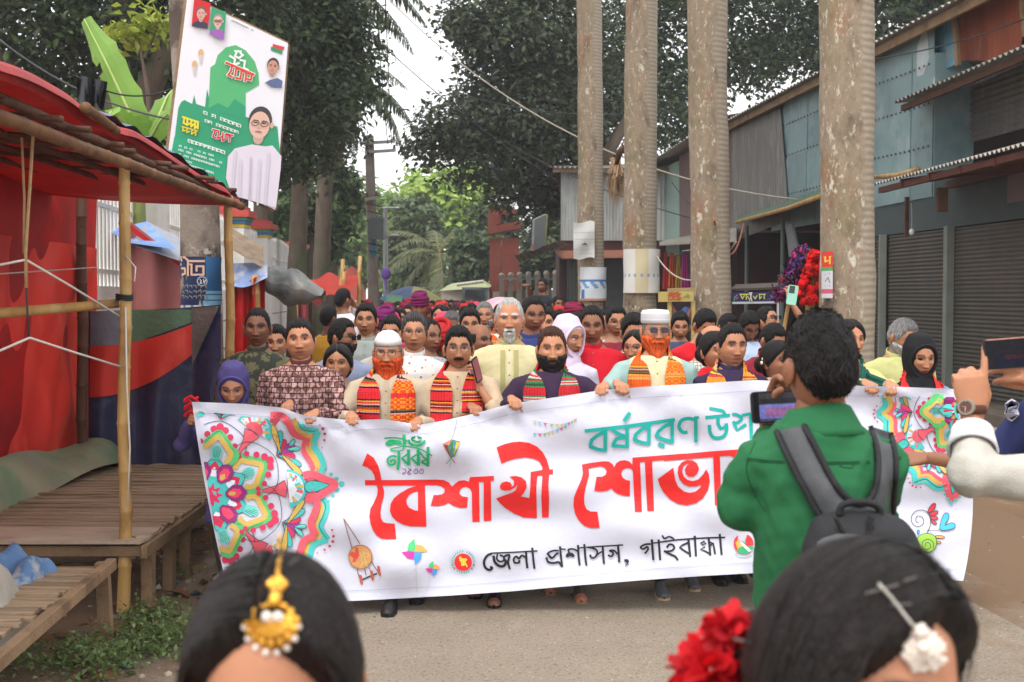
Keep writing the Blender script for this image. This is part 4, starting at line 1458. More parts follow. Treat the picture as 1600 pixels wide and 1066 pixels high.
g.prism([W(19.6, .45, -.1), W(19.6, .45, -2.4), W(19.6, 3.2, -2.4), W(19.6, 3.2, -.1)], (0, -.05, 0))
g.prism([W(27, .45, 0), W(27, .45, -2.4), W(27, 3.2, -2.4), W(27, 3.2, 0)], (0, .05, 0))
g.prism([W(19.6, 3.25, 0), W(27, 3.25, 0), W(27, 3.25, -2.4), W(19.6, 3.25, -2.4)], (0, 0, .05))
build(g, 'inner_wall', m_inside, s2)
g = M()
for px in (1166, 1222):
 y = Yf(px, .3)
 g.tube([W(y, .45, .3), W(y, 3.25, .3)], .04, 8)
build(g, 'post', mat('grey_green_post', srgb(98, 112, 104), .6), s2)
g = M()
g.prism([F(1236, 350, .4), F(1226, 352, .4), F(1232, 402, .4), F(1248, 405, .4)], (.04, 0, 0), col=srgb(120, 124, 130))
build(g, 'loose_sheet', m_attr, s2)

# --- cloth shop
s3 = thing('tin_shop', 'clothes shop with pale teal and mauve sheets above, behind the rusty twin trunk', 'shop', tuple(W(32, 0)))
g = M()
g.prism([W(Yf(1146) + .05, 3.0), W(Yf(1060), 3.0), W(Yf(1060), 5.5), W(Yf(1146) + .05, 5.7)], (.08, 0, 0))
build(g, 'mauve_wall', m_mauve, s3)
g = M()
g.prism([W(Yf(1062), 2.9, .02), W(Yf(1024), 2.9, .02), W(Yf(1024), 5.4, .02), W(Yf(1060), 5.4, .02)], (.08, 0, 0))
build(g, 'teal_wall', mat('pale_teal_tin', srgb(142, 166, 158), .55, .1, 2), s3)
g = M()
corr(g, W(26.5, 5.7, .5), W(43, 5.3, .5), W(43, 5.9, -3), W(26.5, 6.3, -3), 60, .02, True, 2, 5)
build(g, 'roof', m_rooftin, s3, smooth=True)
g = M()
corr(g, F(1150, 378, .8), F(1030, 384, .8), F(1030, 376, -.1), F(1150, 352, -.1), 40, .015, True, 2, 4)
build(g, 'awning', m_rooftin, s3, smooth=True)
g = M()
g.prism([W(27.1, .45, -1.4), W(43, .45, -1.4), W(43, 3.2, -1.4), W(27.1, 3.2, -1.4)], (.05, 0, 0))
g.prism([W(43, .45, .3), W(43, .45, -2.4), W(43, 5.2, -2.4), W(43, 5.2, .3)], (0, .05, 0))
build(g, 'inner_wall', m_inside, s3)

for k, (px, py0, py1, w, c, lab) in enumerate([(1040, 394, 452, 9, srgb(196, 66, 74), 'pinkish red dress hanging first in the row under the awning'),
            (1050, 395, 448, 10, srgb(206, 104, 44), 'orange dress hanging in the row under the awning'),
            (1060, 400, 455, 8, srgb(196, 160, 70), 'mustard dress hanging between orange and magenta ones'),
            (1070, 396, 462, 11, srgb(188, 66, 146), 'magenta dress hanging under the awning beside the twin trunk'),
            (1081, 398, 458, 9, srgb(168, 58, 130), 'dark magenta dress hanging last in the row beside the twin trunk')]):
 Yd = Yf(px, .5)
 g = M()
 g.grid(lambda u, v: P(px + (u - .5) * w * (.55 + .75 * v), py0 + (py1 - py0) * v, Yd + .06 * math.sin(16 * u + k) * (v + .2)), 14, 10, lambda u, v: c)
 o = build(g, 'hanging_dress', m_cloth, None, smooth=True)
 tag(o, lab, 'dress', 'dresses hanging at the clothes shop')

# --- tin house facing up the road behind the far palms
s4 = thing('tin_house', 'grey tin house facing the road behind the two farthest pale palms', 'house', (P(950, 462, 34).x, 34, 0))
x0, x1 = P(874, 462, 34).x, P(1048, 462, 34).x
g = M()
for i, (a, b_) in enumerate(((876, 905), (905, 945), (945, 975), (975, 1010), (1010, 1048))):
 pa, pb = P(a, 462, 34).x, P(b_, 462, 34).x
 g = M()
 corr(g, (pa, 34 + .02 * (i % 2), P(a, 376, 34).z), (pb, 34 + .02 * (i % 2), P(a, 376, 34).z), (pb, 34, P(a, 264, 34).z), (pa, 34, P(a, 264, 34).z), 6, .012, True, 2, 6)
 build(g, 'wall_sheet', mat('pale_tin', srgb(156, 160, 158), .55, .14, 1.5, .1, 14, patches=[(srgb(120, 118, 112), 1.3, .5, .7)], stretch=(2, 2, .4)), s4, smooth=True)
g = M()
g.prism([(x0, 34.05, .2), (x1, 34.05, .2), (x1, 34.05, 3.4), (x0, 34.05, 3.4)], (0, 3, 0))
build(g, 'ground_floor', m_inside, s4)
g = M()
corr(g, (x0 - .25, 33.6, P(900, 262, 33.6).z), (x1 + .2, 33.6, P(900, 262, 33.6).z), (x1 + .2, 37.6, P(900, 235, 34).z), (x0 - .25, 37.6, P(900, 235, 34).z), 26, .025, True, 2, 5)
build(g, 'roof', m_rooftin, s4, smooth=True)
g = M()
g.bar((x0 - .2, 33.7, P(900, 266, 33.7).z), (x1, 33.7, P(900, 266, 33.7).z), .05, .12)
build(g, 'fascia', m_oldwood, s4)
g = M()
g.prism([P(868, 392, 33.2), P(1032, 390, 33.2), P(1032, 402, 33.2), P(880, 404, 33.2)], (0, .8, 0))
build(g, 'lintel', mat('faded_red_slab', srgb(168, 112, 92), .8, .15, 3), s4)
g = M()
corr(g, P(886, 470, 33.8), P(908, 470, 33.8), P(908, 404, 33.8), P(886, 404, 33.8), 4, .01, True, 1, 4)
build(g, 'door', mat('grey_green_door', srgb(78, 84, 80), .6), s4)
g = M()
a_ = (P(946, 480, 33.8), P(976, 480, 33.8), P(976, 406, 33.8), P(946, 406, 33.8))
corr(g, *a_, 30, .01, False, 1, 4)
build(g, 'shutter', mat('dark_shutter', srgb(62, 66, 66), .5), s4, smooth=True)
g = M()
corr(g, P(804, 400, 32), P(876, 376, 33), P(890, 382, 33.6), P(812, 410, 32.5), 9, .02, True, 1, 6)
build(g, 'side_awning', m_greytin, s4, smooth=True)
sb = thing('shop_signboard', 'small slanted grey signboard with a red foot standing above the awning', 'sign', tuple(P(842, 390, 32)))
g = M()
g.prism([P(832, 343, 31.6), P(850, 335, 33), P(848, 384, 33), P(830, 392, 31.6)], (.06, .02, 0), col=srgb(128, 134, 136))
build(g, 'panel', m_attr, sb)
g = M()
g.prism([P(831, 380, 31.55), P(848.5, 373, 32.95), P(848, 384, 32.95), P(830, 392, 31.55)], (.02, .0, 0), col=srgb(180, 90, 100))
build(g, 'red_band', m_attr, sb)
g = M()
g.bar(P(853, 335, 33.1), P(850, 384, 33.1), .16, .1, col=srgb(150, 146, 96))
build(g, 'edge', m_attr, sb)

# dry frond hanging by the middle palm
g = M()
rs = np.random.default_rng(6)
for i in range(90):
 a = rs.uniform(-1, 1)
 e_ = rs.uniform(.35, 1)
 q0 = P(963 + 4 * rs.normal(), 246 + 3 * abs(rs.normal()), 20.6)
 q1 = P(963 + 15 * a, 262 + 20 * e_, 20.4 + .1 * rs.normal())
 q2 = P(963 + 12 * a + 3 * rs.normal(), 285 + 52 * e_ * (1 - .5 * abs(a)), 20.4 + .1 * rs.normal())
 w = Vector((.012, 0, 0))
 g.add([q0 - w, q0 + w, q1 + w, q1 - w, q2], [(0, 1, 2, 3), (3, 2, 4)], tuple(np.array(srgb(150, 122, 92)) * rs.uniform(.6, 1.2)))
fd_ = thing('dry_frond', 'dry brown palm frond hanging between the two farthest pale palms', 'frond', tuple(P(963, 246, 20.5)))
build(g, 'dry_leaf', m_cloth, fd_)['kind'] = 'stuff'
g = M()
g.tube([P(985, 225, 19.3), P(968, 238, 20.4), P(962, 262, 20.5)], [.05, .06, .03], 8)
build(g, 'stalk', m_darkwood, fd_, smooth=True)

# notices on the palms
def bagcol(u, v):
 return srgb(196, 196, 190)


g = M()
g.grid(lambda u, v: P(896 + 33 * u, 347 + 57 * v + 2 * math.sin(6 * u), 21.70 + .02 * math.sin(7 * v + 3 * u)), 10, 14, bagcol)
o = build(g, 'bag_notice', mat('sack_cloth', attr=True, rough=.7, var=.06, scale=4, bump=.3, bscale=18), None, smooth=True)
tag(o, 'flattened white bag notice nailed on the farthest pale palm', 'notice')
g = M()
for (a, b_) in (((898, 364), (928, 363)), ((898, 374), (928, 374)), ((905, 397), (925, 396)), ((906, 390), (922, 389)), ((907, 386), (920, 385)), ((907, 393), (921, 392))):
 glyphs([[a, b_]], .7, lambda x, y, l: P(x, y, 21.66 - l), srgb(150, 150, 150), g)
g.add([P(x, y, 21.655) for x, y in ((908, 383), (914, 379), (919, 383))], [(0, 1, 2)], srgb(70, 72, 74))
tag(build(g, 'notice_print', m_paint, None), 'faint printed lines on the white bag notice', 'print')


def bluewhite(u, v):
 if v < .36:
  return srgb(200, 204, 208)
 if v < .42:
  return srgb(70, 120, 170)
 if v < .62:
  k = math.sin(23 * u + 5 * math.floor(v * 16))
  return srgb(84, 150, 200) if k > .3 else (srgb(204, 150, 160) if k > -.1 else srgb(206, 208, 210))
 if v < .95:
  return srgb(70, 110, 160) if (.1 < u < .22 and v > .68) else srgb(196, 204, 206)
 return srgb(180, 130, 110)


wrap('poster', 'blue and white printed poster wrapped low on the farthest pale palm', 926.5, 22, .238, 418, 470, -1.35, 1.35, bluewhite, 30, 30)
wrap('poster', 'stained white sheet wrapped wide round the middle palm', 1002, 19, .275, 390, 458, -1.5, 1.5,
  lambda u, v: (srgb(206, 204, 196) if .35 > u or u > .6 else srgb(196, 184, 150)) if abs(v - .6) > .035 or math.sin(50 * u) > 0 else srgb(130, 150, 176), 40, 30)
g = M()
px0 = 1283


def nearpt(px, py, l=0):
 return pole_pt(px, py, l + .004, 1322.5, 11.0, .252)


for (a, b_, c_) in ((394, 418, srgb(206, 60, 48)), (418, 424, srgb(90, 150, 90)), (424, 452, srgb(196, 196, 200)), (452, 459, srgb(200, 90, 110)), (459, 466, srgb(200, 200, 200))):
 g.grid(lambda u, v: nearpt(1280.6 + 12 * u, a + (b_ - a) * v), 6, 3, lambda u, v: c_)
glyphs([[(1283, 402), (1290, 402)], [(1284, 402), (1284, 410), (1287, 408)], [(1289, 402), (1289, 413)]], 1.8, lambda x, y, l: nearpt(x, y, .003 + l), srgb(226, 190, 70), g)
glyphs([[(1284, 430), (1289, 428)], [(1284, 440), (1287, 434), (1289, 442)], [(1284, 447), (1289, 447)]], .9, lambda x, y, l: nearpt(x, y, .003 + l), srgb(90, 96, 110), g)
tag(build(g, 'poster', m_paint, None), 'narrow red, green and white poster on the thickest palm', 'poster')

# hawker stalls under the palms
ys = thing('hawker_stall', 'yellow framed hawker stall with red script board behind the white capped man', 'stall', (P(1058, 500, 14.5).x, 14.5, 0))
g = M()
g.prism([P(1029, 456, 14.4), P(1084, 455, 14.4), P(1084, 471, 14.4), P(1029, 472, 14.4)], (0, .04, 0), col=srgb(180, 160, 92))
sbd = build(g, 'sign_board', m_attr, ys)
g = M()
for S in ([[(1044, 459.5), (1064, 459)], [(1045, 460), (1045, 469)], [(1046, 463), (1050, 461), (1051, 467), (1047, 469)], [(1053, 460), (1053, 469)], [(1054, 464), (1058, 462), (1059, 468), (1055, 468)], [(1061, 459), (1061, 469), (1065, 465)], [(1046, 457.5), (1052, 456.8)], [(1054, 457.6), (1060, 456.8)]],):
 glyphs(S, 1.5, lambda x, y, l: P(x, y, 14.39 - l), srgb(176, 60, 40), g)
glyphs([[(1068, 466), (1072, 462), (1076, 466)], [(1074, 460), (1078, 464)]], 1.2, lambda x, y, l: P(x, y, 14.39 - l), srgb(96, 116, 70), g)
build(g, 'lettering', m_paint, ys)
g = M()
for px in (1046, 1083):
 g.bar(P(px, 470, 14.45), P(px, 640, 14.45), .045, .045, col=srgb(176, 156, 92))
g.bar(P(1043, 453, 14.5), P(1086, 452, 14.5), .04, .04, col=srgb(150, 130, 90))
build(g, 'frame', m_attr, ys)
g = M()
g.bar(P(1046, 474, 14.5), P(1070, 520, 14.3), .04, .04, col=srgb(110, 70, 54))
g.bar(P(1084, 474, 14.5), P(1074, 500, 14.4), .04, .04, col=srgb(110, 70, 54))
build(g, 'brace', m_attr, ys)
g = M()
g.ball(P(1072, 500, 14.8), (.09, .09, .16), 10, 8, srgb(40, 60, 110))
build(g, 'blue_jar', m_attr, ys, smooth=True)
ns = thing('hawker_stall', 'dark hawker stall with a navy price board and thin white frame beside the twin trunk', 'stall', (P(1180, 500, 15).x, 15, 0))
g = M()
g.prism([P(1144, 457, 14.9), P(1216, 456, 14.9), P(1216, 471, 14.9), P(1144, 472, 14.9)], (0, .04, 0), col=srgb(34, 36, 78))
build(g, 'sign_board', m_attr, ns)
g = M()
glyphs([[(1156, 460), (1170, 460)], [(1157, 460), (1160, 467), (1163, 462)], [(1166, 460), (1166, 468)], [(1168, 463), (1170, 467)], [(1177, 463), (1180, 467), (1183, 462)], [(1186, 460), (1196, 460)], [(1187, 460), (1187, 467), (1190, 464)], [(1194, 460), (1194, 467)]], 1.5, lambda x, y, l: P(x, y, 14.88 - l), srgb(190, 190, 90), g)
glyphs([[(1171, 457), (1175, 470)], [(1175, 457), (1171, 470)], [(1173, 457), (1174, 470)]], 1.2, lambda x, y, l: P(x, y, 14.87 - l), srgb(196, 196, 196), g)
glyphs([[(1149, 464), (1152, 461)], [(1150, 467), (1153, 465)], [(1204, 462), (1208, 466)]], 1.6, lambda x, y, l: P(x, y, 14.88 - l), srgb(160, 100, 120), g)
glyphs([[(1147, 470), (1148, 464)], [(1211, 470), (1210, 463)]], 1.6, lambda x, y, l: P(x, y, 14.88 - l), srgb(90, 140, 100), g)
build(g, 'lettering', m_paint, ns)
g = M()
g.bar(P(1144, 473.5, 14.9), P(1216, 472.5, 14.9), .02, .025, col=srgb(180, 180, 186))
g.bar(P(1215.5, 473, 14.9), P(1215.5, 600, 14.9), .02, .025, col=srgb(180, 180, 186))
build(g, 'frame', m_attr, ns)
g = M()
g.prism([P(1142, 455, 15.2), P(1222, 452, 15.2), P(1222, 445, 16), P(1150, 448, 16)], (0, 0, .03), col=srgb(70, 58, 50))
build(g, 'top_board', m_attr, ns)

# red pompom garland and tinsel bundle held up for sale
YP = 11.75
pm = thing('pompom_bundle', 'large bundle of red pompoms on a stick half behind the thick palm', 'pompoms', tuple(P(1265, 470, YP)))
rs = np.random.default_rng(4)
g = M()
for i in range(170):
 v = rs.uniform(0, 1)
 hw = 10 + 22 * v
 px, py = 1268 + rs.uniform(-1, 1) * hw * (1 if v < .85 else .6) + 3, 395 + 78 * v
 if px < 1238 + 34 * (1 - v):
  px += 8
 c = srgb(*(np.array([208, 20, 22]) * rs.uniform(.75, 1.1)))
 p = P(px, py, YP + rs.uniform(-.16, .16))
 for k in range(7):
  e = Euler(tuple(rs.uniform(0, 6, 3))).to_matrix()
  g.ball(p + Vector(rs.normal(size=3) * .012), (.034, .034, .008), 7, 3, c, rot=e)
build(g, 'pompom', m_cloth, pm)
g = M()
g.tube([P(1262, 505, YP), P(1268, 462, YP), P(1272, 430, YP)], [.035, .05, .04], 10, col=srgb(176, 150, 92))
build(g, 'handle', m_attr, pm, smooth=True)
tn = thing('tinsel_bundle', 'purple and pink metallic tinsel bundle held up beside the red pompoms', 'tinsel', tuple(P(1240, 440, 12.1)))
g = M()
for i in range(900):
 v = rs.uniform(0, 1) ** .8
 cx_ = 1256 - 34 * v
 p = P(cx_ + rs.normal() * (5 + 5 * v), 384 + 86 * v, 12.1 + rs.normal() * .1)
 c = [srgb(110, 40, 110), srgb(40, 34, 70), srgb(200, 50, 110), srgb(60, 60, 120), srgb(130, 30, 50), srgb(120, 150, 140)][int(rs.choice(6, p=[.27, .3, .14, .12, .12, .05]))]
 e = Euler(tuple(rs.uniform(0, 6, 3))).to_matrix()
 s = rs.uniform(.02, .045)
 g.add([p + e @ Vector(q) for q in ((-s, -.005, 0), (s, -.005, 0), (s, .005, .01), (-s, .005, .01))], [(0, 1, 2, 3)], c)
build(g, 'tinsel', mat('tinsel_foil', attr=True, rough=.25, var=0, metal=.6), tn)
g = M()
g.tube([P(1224, 520, 12.1), P(1240, 430, 12.1)], .02, 6)
build(g, 'stick', m_bamboo, tn)

# bulb
bl_ = thing('hanging_bulb', 'bare bulb on a thin wire below the porch', 'bulb', tuple(F(1423, 362, .8)))
g = M()
g.tube([F(1422, 318, .8), F(1423, 340, .8), F(1423, 358, .8)], .006, 5)
build(g, 'cord', m_pale_wire, bl_)
g = M()
g.ball(F(1423, 363, .8), (.035, .035, .045), 10, 8)
build(g, 'glass', mat('bulb_glass', (.7, .7, .66), .15, .02), bl_, smooth=True)

# ================================================================== DISTANT STREET
gp = thing('gate_tower', 'red painted concrete gate tower with stepped flat slabs by the road', 'gate', (P(790, 462, 48).x, 48, 0))
g = M()
m_redc = mat('red_concrete', srgb(122, 60, 48), .8, .14, 3, .2, 20)
for (a, b_, y0, y1, d) in ((765, 783, 372, 480, .5), (784, 811, 372, 480, .6)):
 g.prism([P(a, y1, 48), P(b_, y1, 48), P(b_, y0, 48), P(a, y0, 48)], (0, d, 0))
build(g, 'pillar', m_redc, gp)
g = M()
g.prism([P(761, 366, 47.8), P(814, 357, 47.8), P(814, 345, 47.8), P(761, 354, 47.8)], (0, 1.2, 0))
g.prism([P(782, 330, 47.7), P(813, 326, 47.7), P(813, 334, 47.7), P(781, 337, 47.7)], (0, 1.2, 0))
g.prism([P(763, 327, 48.2), P(784, 325, 48.2), P(784, 348, 48.2), P(763, 356, 48.2)], (0, 1, 0))
build(g, 'slab', m_redc, gp)
rb = thing('red_building', 'low red wall far off behind the parked truck', 'building', (P(732, 462, 70).x, 70, 0))
g = M()
g.prism([P(716, 470, 70), P(756, 470, 70), P(752, 420, 70), P(716, 426, 70)], (0, 3, 0))
build(g, 'wall', mat('bright_red_wall', srgb(170, 62, 58), .8), rb)
g = M()
g.tube([P(725, 470, 69), P(725, 398, 69)], .05, 6)
build(g, 'mast', m_steel, rb)
rb = thing('red_building', 'small red building behind the sagging canopy, past the white wall', 'building', (P(552, 462, 75).x, 75, 0))
g = M()
g.prism([P(540, 470, 75), P(560, 470, 75), P(560, 422, 75), P(550, 416, 75), P(540, 422, 75)], (0, 4, 0))
build(g, 'wall', mat('dull_red_wall', srgb(176, 78, 66), .8), rb)
# balustrade wall with globes
gw = thing('garden_wall', 'grey concrete wall with round globes on its posts beyond the crowd', 'wall', (P(830, 470, 38).x, 38, 0))
g = M()
g.prism([P(770, 486, 40), P(890, 486, 36), P(890, 452, 36), P(770, 456, 40)], (0, .3, 0))
build(g, 'panel', mat('aged_concrete', srgb(150, 140, 124), .85, .2, 3), gw)
for i in range(8):
 px = 784 + 14 * i
 yy = 39.2 - .45 * i
 g = M()
 g.box(tuple(P(px, 448, yy)), (.16, .2, .75))
 po_ = build(g, 'post', m_concrete, gw)
 g = M()
 g.ball(P(px, 431 - .7 * i, yy), .095, 12, 8)
 build(g, 'globe', mat('pale_globe', srgb(190, 176, 160), .5), po_, smooth=True)
g = M()
for a in range(784, 882, 14):
 c = P(a + 7, 442, 38.5)
 g.tube([c + Vector((.14 * math.cos(t), 0, .12 * math.sin(t))) for t in np.linspace(0, math.pi, 8)], .03, 5)
build(g, 'arch', m_concrete, gw)
# parked truck, seen above the crowd
tk = thing('parked_truck', 'pale covered truck parked at the roadside beyond the crowd', 'truck', (P(725, 480, 45).x, 45, 0))
g = M()
g.prism([P(686, 490, 45), P(722, 490, 45), P(722, 452, 45), P(690, 455, 45)], (0, 4, 0), col=srgb(186, 182, 166))
build(g, 'body', m_attr, tk)
g = M()
g.prism([P(722, 488, 44.6), P(764, 488, 44.6), P(762, 449, 44.6), P(722, 449, 44.6)], (0, 2, 0), col=srgb(120, 132, 130))
build(g, 'cab', m_attr, tk)
g = M()
g.prism([P(726, 466, 44.5), P(758, 466, 44.5), P(757, 453, 44.5), P(727, 453, 44.5)], (0, .1, 0), col=srgb(40, 46, 48))
build(g, 'windscreen', mat('dark_glass', (.02, .025, .03), .1, 0, spec=.6), tk)
g = M()
g.prism([P(686, 455, 45), P(766, 449, 44.5), P(752, 440, 46), P(700, 446, 46)], (0, 3, .1), col=srgb(150, 156, 110))
build(g, 'top_sheet', m_attr, tk)
for i in range(9):
 g = M()
 g.ball(P(716 + 4.6 * i, 445 - .6 * i, 44.4), .07, 8, 6, srgb(206, 200, 186))
 build(g, 'roof_lamp', m_attr, tk)


# umbrellas in the crowd
def umbrella(label, px, py, Y, r, cols, tilt=.1):
 c = P(px, py, Y)
 t = thing('umbrella', label, 'umbrella', tuple(c))
 for k in range(8):
  a0, a1 = 2 * math.pi * k / 8, 2 * math.pi * (k + 1) / 8
  g = M()
  rot = Euler((tilt, tilt * .6, 0)).to_matrix()

  def fn(u, v):
   a = a0 + (a1 - a0) * u
   rr = r * v * (1 - .06 * math.sin(math.pi * u) * v)
   return c + rot @ Vector((rr * math.cos(a), rr * math.sin(a), .42 * r * (1 - v ** 1.8)))
  g.grid(fn, 4, 6, lambda u, v: cols[k % len(cols)])
  build(g, 'gore', m_cloth, t, smooth=True)
 g = M()
 g.tube([c + Vector((0, 0, .42 * r)), c + Vector((.02, 0, -.8))], .012, 6, col=(.1, .1, .1))
 build(g, 'shaft', m_attr, t)


umbrella('blue and yellow garden umbrella standing in the far crowd', 645, 470, 34, .95, [srgb(84, 100, 130), srgb(84, 100, 130), srgb(150, 148, 96), srgb(150, 148, 96)])
umbrella('pale pink umbrella behind the white-bearded man', 786, 478, 15, .24, [srgb(216, 150, 170), srgb(220, 170, 170)], .3)

# ------------------------------------------------------------------ utility poles and wires
m_pole = mat('pole_concrete', srgb(120, 112, 104), .85, .2, 3, .3, 30, patches=[(srgb(120, 70, 60), 1, .55, .7)])
u1 = thing('utility_pole', 'concrete utility pole with cross arms and transformer in the middle of the street view', 'pole', (P(585, 500, 33).x, 33, 0))
pt, pbm = P(577, 212, 33), P(586, 520, 33)
g = M()
g.tube([(pbm.x, 33, 0), pt], [.17, .12], 8)
build(g, 'shaft', m_pole, u1)
for (y, x0, x1) in ((222, 566, 617), (236, 570, 618), (310, 570, 590)):
 g = M()
 g.bar(P(x0, y + 2, 32.8), P(x1, y - 1, 32.8), .09, .08)
 arm = build(g, 'cross_arm', m_steel, u1)
 g = M()
 for px in (x0 + 3, x1 - 2):
  g.tube([P(px, y - 1, 32.8), P(px, y - 9, 32.8)], [.05, .03], 6)
 build(g, 'insulator', m_darkwood, arm)
g = M()
g.box(tuple(P(588, 358, 32.6)), (.42, .35, .55))
build(g, 'transformer', mat('transformer_grey', srgb(78, 84, 84), .5, .2, 4), u1)
g = M()
for py in (318, 330, 345, 380, 392):
 g.tube([P(574 + 3 * math.sin(py), py, 32.7), P(597, py + 5, 32.7), P(592, py + 14, 32.7)], .02, 5)
build(g, 'cable_tangle', m_wire, u1)['kind'] = 'stuff'
g = M()
g.prism([P(579, 378, 32.78), P(588, 378, 32.78), P(588, 400, 32.78), P(579, 400, 32.78)], (0, .02, 0), col=srgb(70, 120, 140))
build(g, 'plate', m_attr, u1)
u2 = thing('utility_pole', 'slim steel street lamp pole right behind the concrete utility pole', 'pole', (P(603, 500, 40).x, 40, 0))
g = M()
g.tube([(P(603, 500, 40).x, 40, 0), P(602, 325, 40)], [.11, .07], 8)
build(g, 'shaft', m_steel, u2)
g = M()
g.tube([P(596, 325, 40), P(624, 325, 40)], .04, 6)
build(g, 'cross_arm', m_steel, u2)
g = M()
g.tube([P(602, 372, 40), P(610, 368, 40), P(617, 367, 40)], .04, 6)
g.ball(P(618, 368, 40), (.16, .08, .05), 8, 6)
build(g, 'lamp', m_steel, u2)
tag(build((lambda g: (g.ball(P(603, 428, 39.6), (.16, .1, .2), 8, 6, srgb(110, 80, 160)), g.tube([P(602, 436, 39.6), P(604, 452, 39.6)], .05, 6, col=srgb(120, 90, 170)), g)[2])(M()), 'purple_bunting', m_cloth, None), 'purple cloth knot tied on the slim steel pole', 'cloth')
gb = tag(build((lambda g: (g.prism([P(604, 462, 30), P(628, 462, 30), P(628, 472, 30), P(604, 474, 30)], (0, .04, 0), col=srgb(130, 180, 140)), g)[1])(M()), 'placard', m_attr, None), 'small green and white placard held above the far crowd', 'placard')


def wire(label, a, b_, sag, r=.012, m=m_wire, n=26):
 a, b_ = P(*a), P(*b_)
 g = M()
 g.tube([a.lerp(b_, u) - Vector((0, 0, 4 * sag * u * (1 - u))) for u in np.linspace(0, 1, n)], r, 5)
 tag(build(g, 'wire', m, None, smooth=True), label, 'wire', 'overhead wires')


wire('pale overhead wire sagging from the road to the teal shop wall', (570, -40, 30), (1248, 312, 22), 1.1, .016, m_pale_wire)
wire('thin wire crossing from the dark tree to the tin house', (575, 50, 30), (875, 285, 33), .2, .014)
wire('wire running low from the mango tree to the tin house eave', (725, 312, 36), (868, 270, 33.5), .25, .014)
wire('wire across the trunks high under the roof line', (1072, 72, 16), (1600, 30, 14.5), .35, .008)
wire('second wire dropping behind the pale palms', (740, 190, 36), (1095, 345, 27), .3, .014)
wire('thin wire sloping in front of the twin trunk', (1050, 285, 30), (1092, 330, 24), .05, .012)
wire('looped pale cable tied round the palms', (1026, 400, 18.6), (1150, 378, 15), .42, .012, m_pale_wire)
wire('orange cable looped from the rusty trunk to the awning', (1116, 345, 14.7), (1162, 350, 20), .45, .014, mat('orange_cable', srgb(150, 80, 56), .6))
wire('wire rising steeply beside the utility pole', (612, 226, 32.8), (600, -60, 22), .2, .012)
wire('parallel wire rising beside the utility pole', (606, 226, 32.8), (583, -60, 22), .2, .012)
wire('wire passing behind the banner board top corner', (455, 75, 22), (555, 300, 33), .1, .014)
wire('wire passing just below the board corner wire', (445, 110, 22), (540, 300, 33), .1, .014)
wire('wire sloping across the dark tree to the board', (0, 62, 14), (285, 190, 11.2), .15, .01)
wire('wire from the black cloth to the board post', (118, 118, 11), (270, 138, 11.3), .12, .008)
wire('long thin wire across the palm trunks to the shop roof', (700, 140, 34), (1110, 165, 26), .4, .012)


# thin hazy air down the road
hz = M()
hz.box((0, 198, 10.5), (350, 440, 23))
m_air = bpy.data.materials.new('hazy_air')
m_air.use_nodes = True
tn_ = m_air.node_tree
tn_.nodes.remove(tn_.nodes['Principled BSDF'])
pv = tn_.nodes.new('ShaderNodeVolumePrincipled')
pv.inputs['Color'].default_value = (.93, .95, .97, 1)
pv.inputs['Density'].default_value = .0010
tn_.links.new(pv.outputs[0], tn_.nodes['Material Output'].inputs['Volume'])
build(hz, 'haze', m_air, None)['kind'] = 'stuff'

# ================================================================== THE BANNER
TOPX = [300, 380, 440, 470, 500, 548, 600, 655, 700, 750, 797, 860, 945, 1000, 1080, 1180, 1240, 1300, 1390, 1440, 1495]
TOPY = [628, 631, 637, 648, 652, 657, 655, 664, 656, 644, 631, 622, 609, 605, 600, 594, 597, 602, 604, 606, 608]
BOTX = [362, 450, 575, 700, 800, 900, 1000, 1100, 1190, 1300, 1400, 1440, 1505]
BOTY = [946, 944, 938, 931, 924, 915, 907, 900, 895, 893, 898, 902, 908]
NS, NT = 150, 44


def ban_px(s, t):
 xt, xb = 300 + 1195 * s, 362 + 1143 * s
 yt, yb = float(np.interp(xt, TOPX, TOPY)), float(np.interp(xb, BOTX, BOTY))
 x = xt + (xb - xt) * t + 20 * 4 * t * (1 - t) * s ** 4 - 5 * 4 * t * (1 - t) * (1 - s) ** 6
 return x, yt + (yb - yt) * t


HOLD = [(300, 640), (445, 640), (495, 655), (548, 660), (655, 668), (735, 650), (797, 634), (948, 610), (1060, 602), (1390, 605), (1490, 608)]


def ban_Y(px, py):
 s = (px - 300) / 1200
 t = min(1.2, max(0, (py - np.interp(px, TOPX, TOPY)) / 300))
 Y = 6.80 + .22 * math.sin(math.pi * min(1, max(0, s))) - .15 * t * t
 # pull folds that fan out below each pair of hands, and drifting slack
 f = .020 * math.sin(px * .030 - py * .052 + 1.2 * math.sin(px * .011)) * (1 - .3 * t)
 f += .014 * math.sin(px * .041 + py * .046 + .8) * math.exp(-((px - 560) / 260) ** 2)
 f += .030 * math.sin(py * .034 - px * .0105 + .6) * math.exp(-((px - 640) / 280) ** 2) * (1 - .5 * t)
 f += .012 * math.sin(px * .012 + py * .075)
 for hx, hy in HOLD:
  r = math.hypot((px - hx), (py - hy))
  if r < 170:
   a = math.atan2(py - hy, px - hx)
   f += .014 * math.sin(7 * a + hx) * math.exp(-r / 55) * min(1, r / 14)
 return Y + .95 * f


def ban(px, py, lift=0.0):
 return P(px, py, ban_Y(px, py) - lift)


bn = thing('banner', 'long white cloth banner with red and teal lettering and mandala corners held across the road', 'banner', (0, 6.85, .2))
g = M()
g.grid(lambda u, v: ban(*ban_px(u, v)), NS, NT)
m_ban = mat('banner_cloth', (.68, .69, .80), .55, .02, 3, .12, 25, spec=.3, translucent=.12)
sheet = build(g, 'cloth', m_ban, bn, smooth=True)

PR = {'lettering': M(), 'mandala': M(), 'picture': M()}
LIFT = [0.0035]


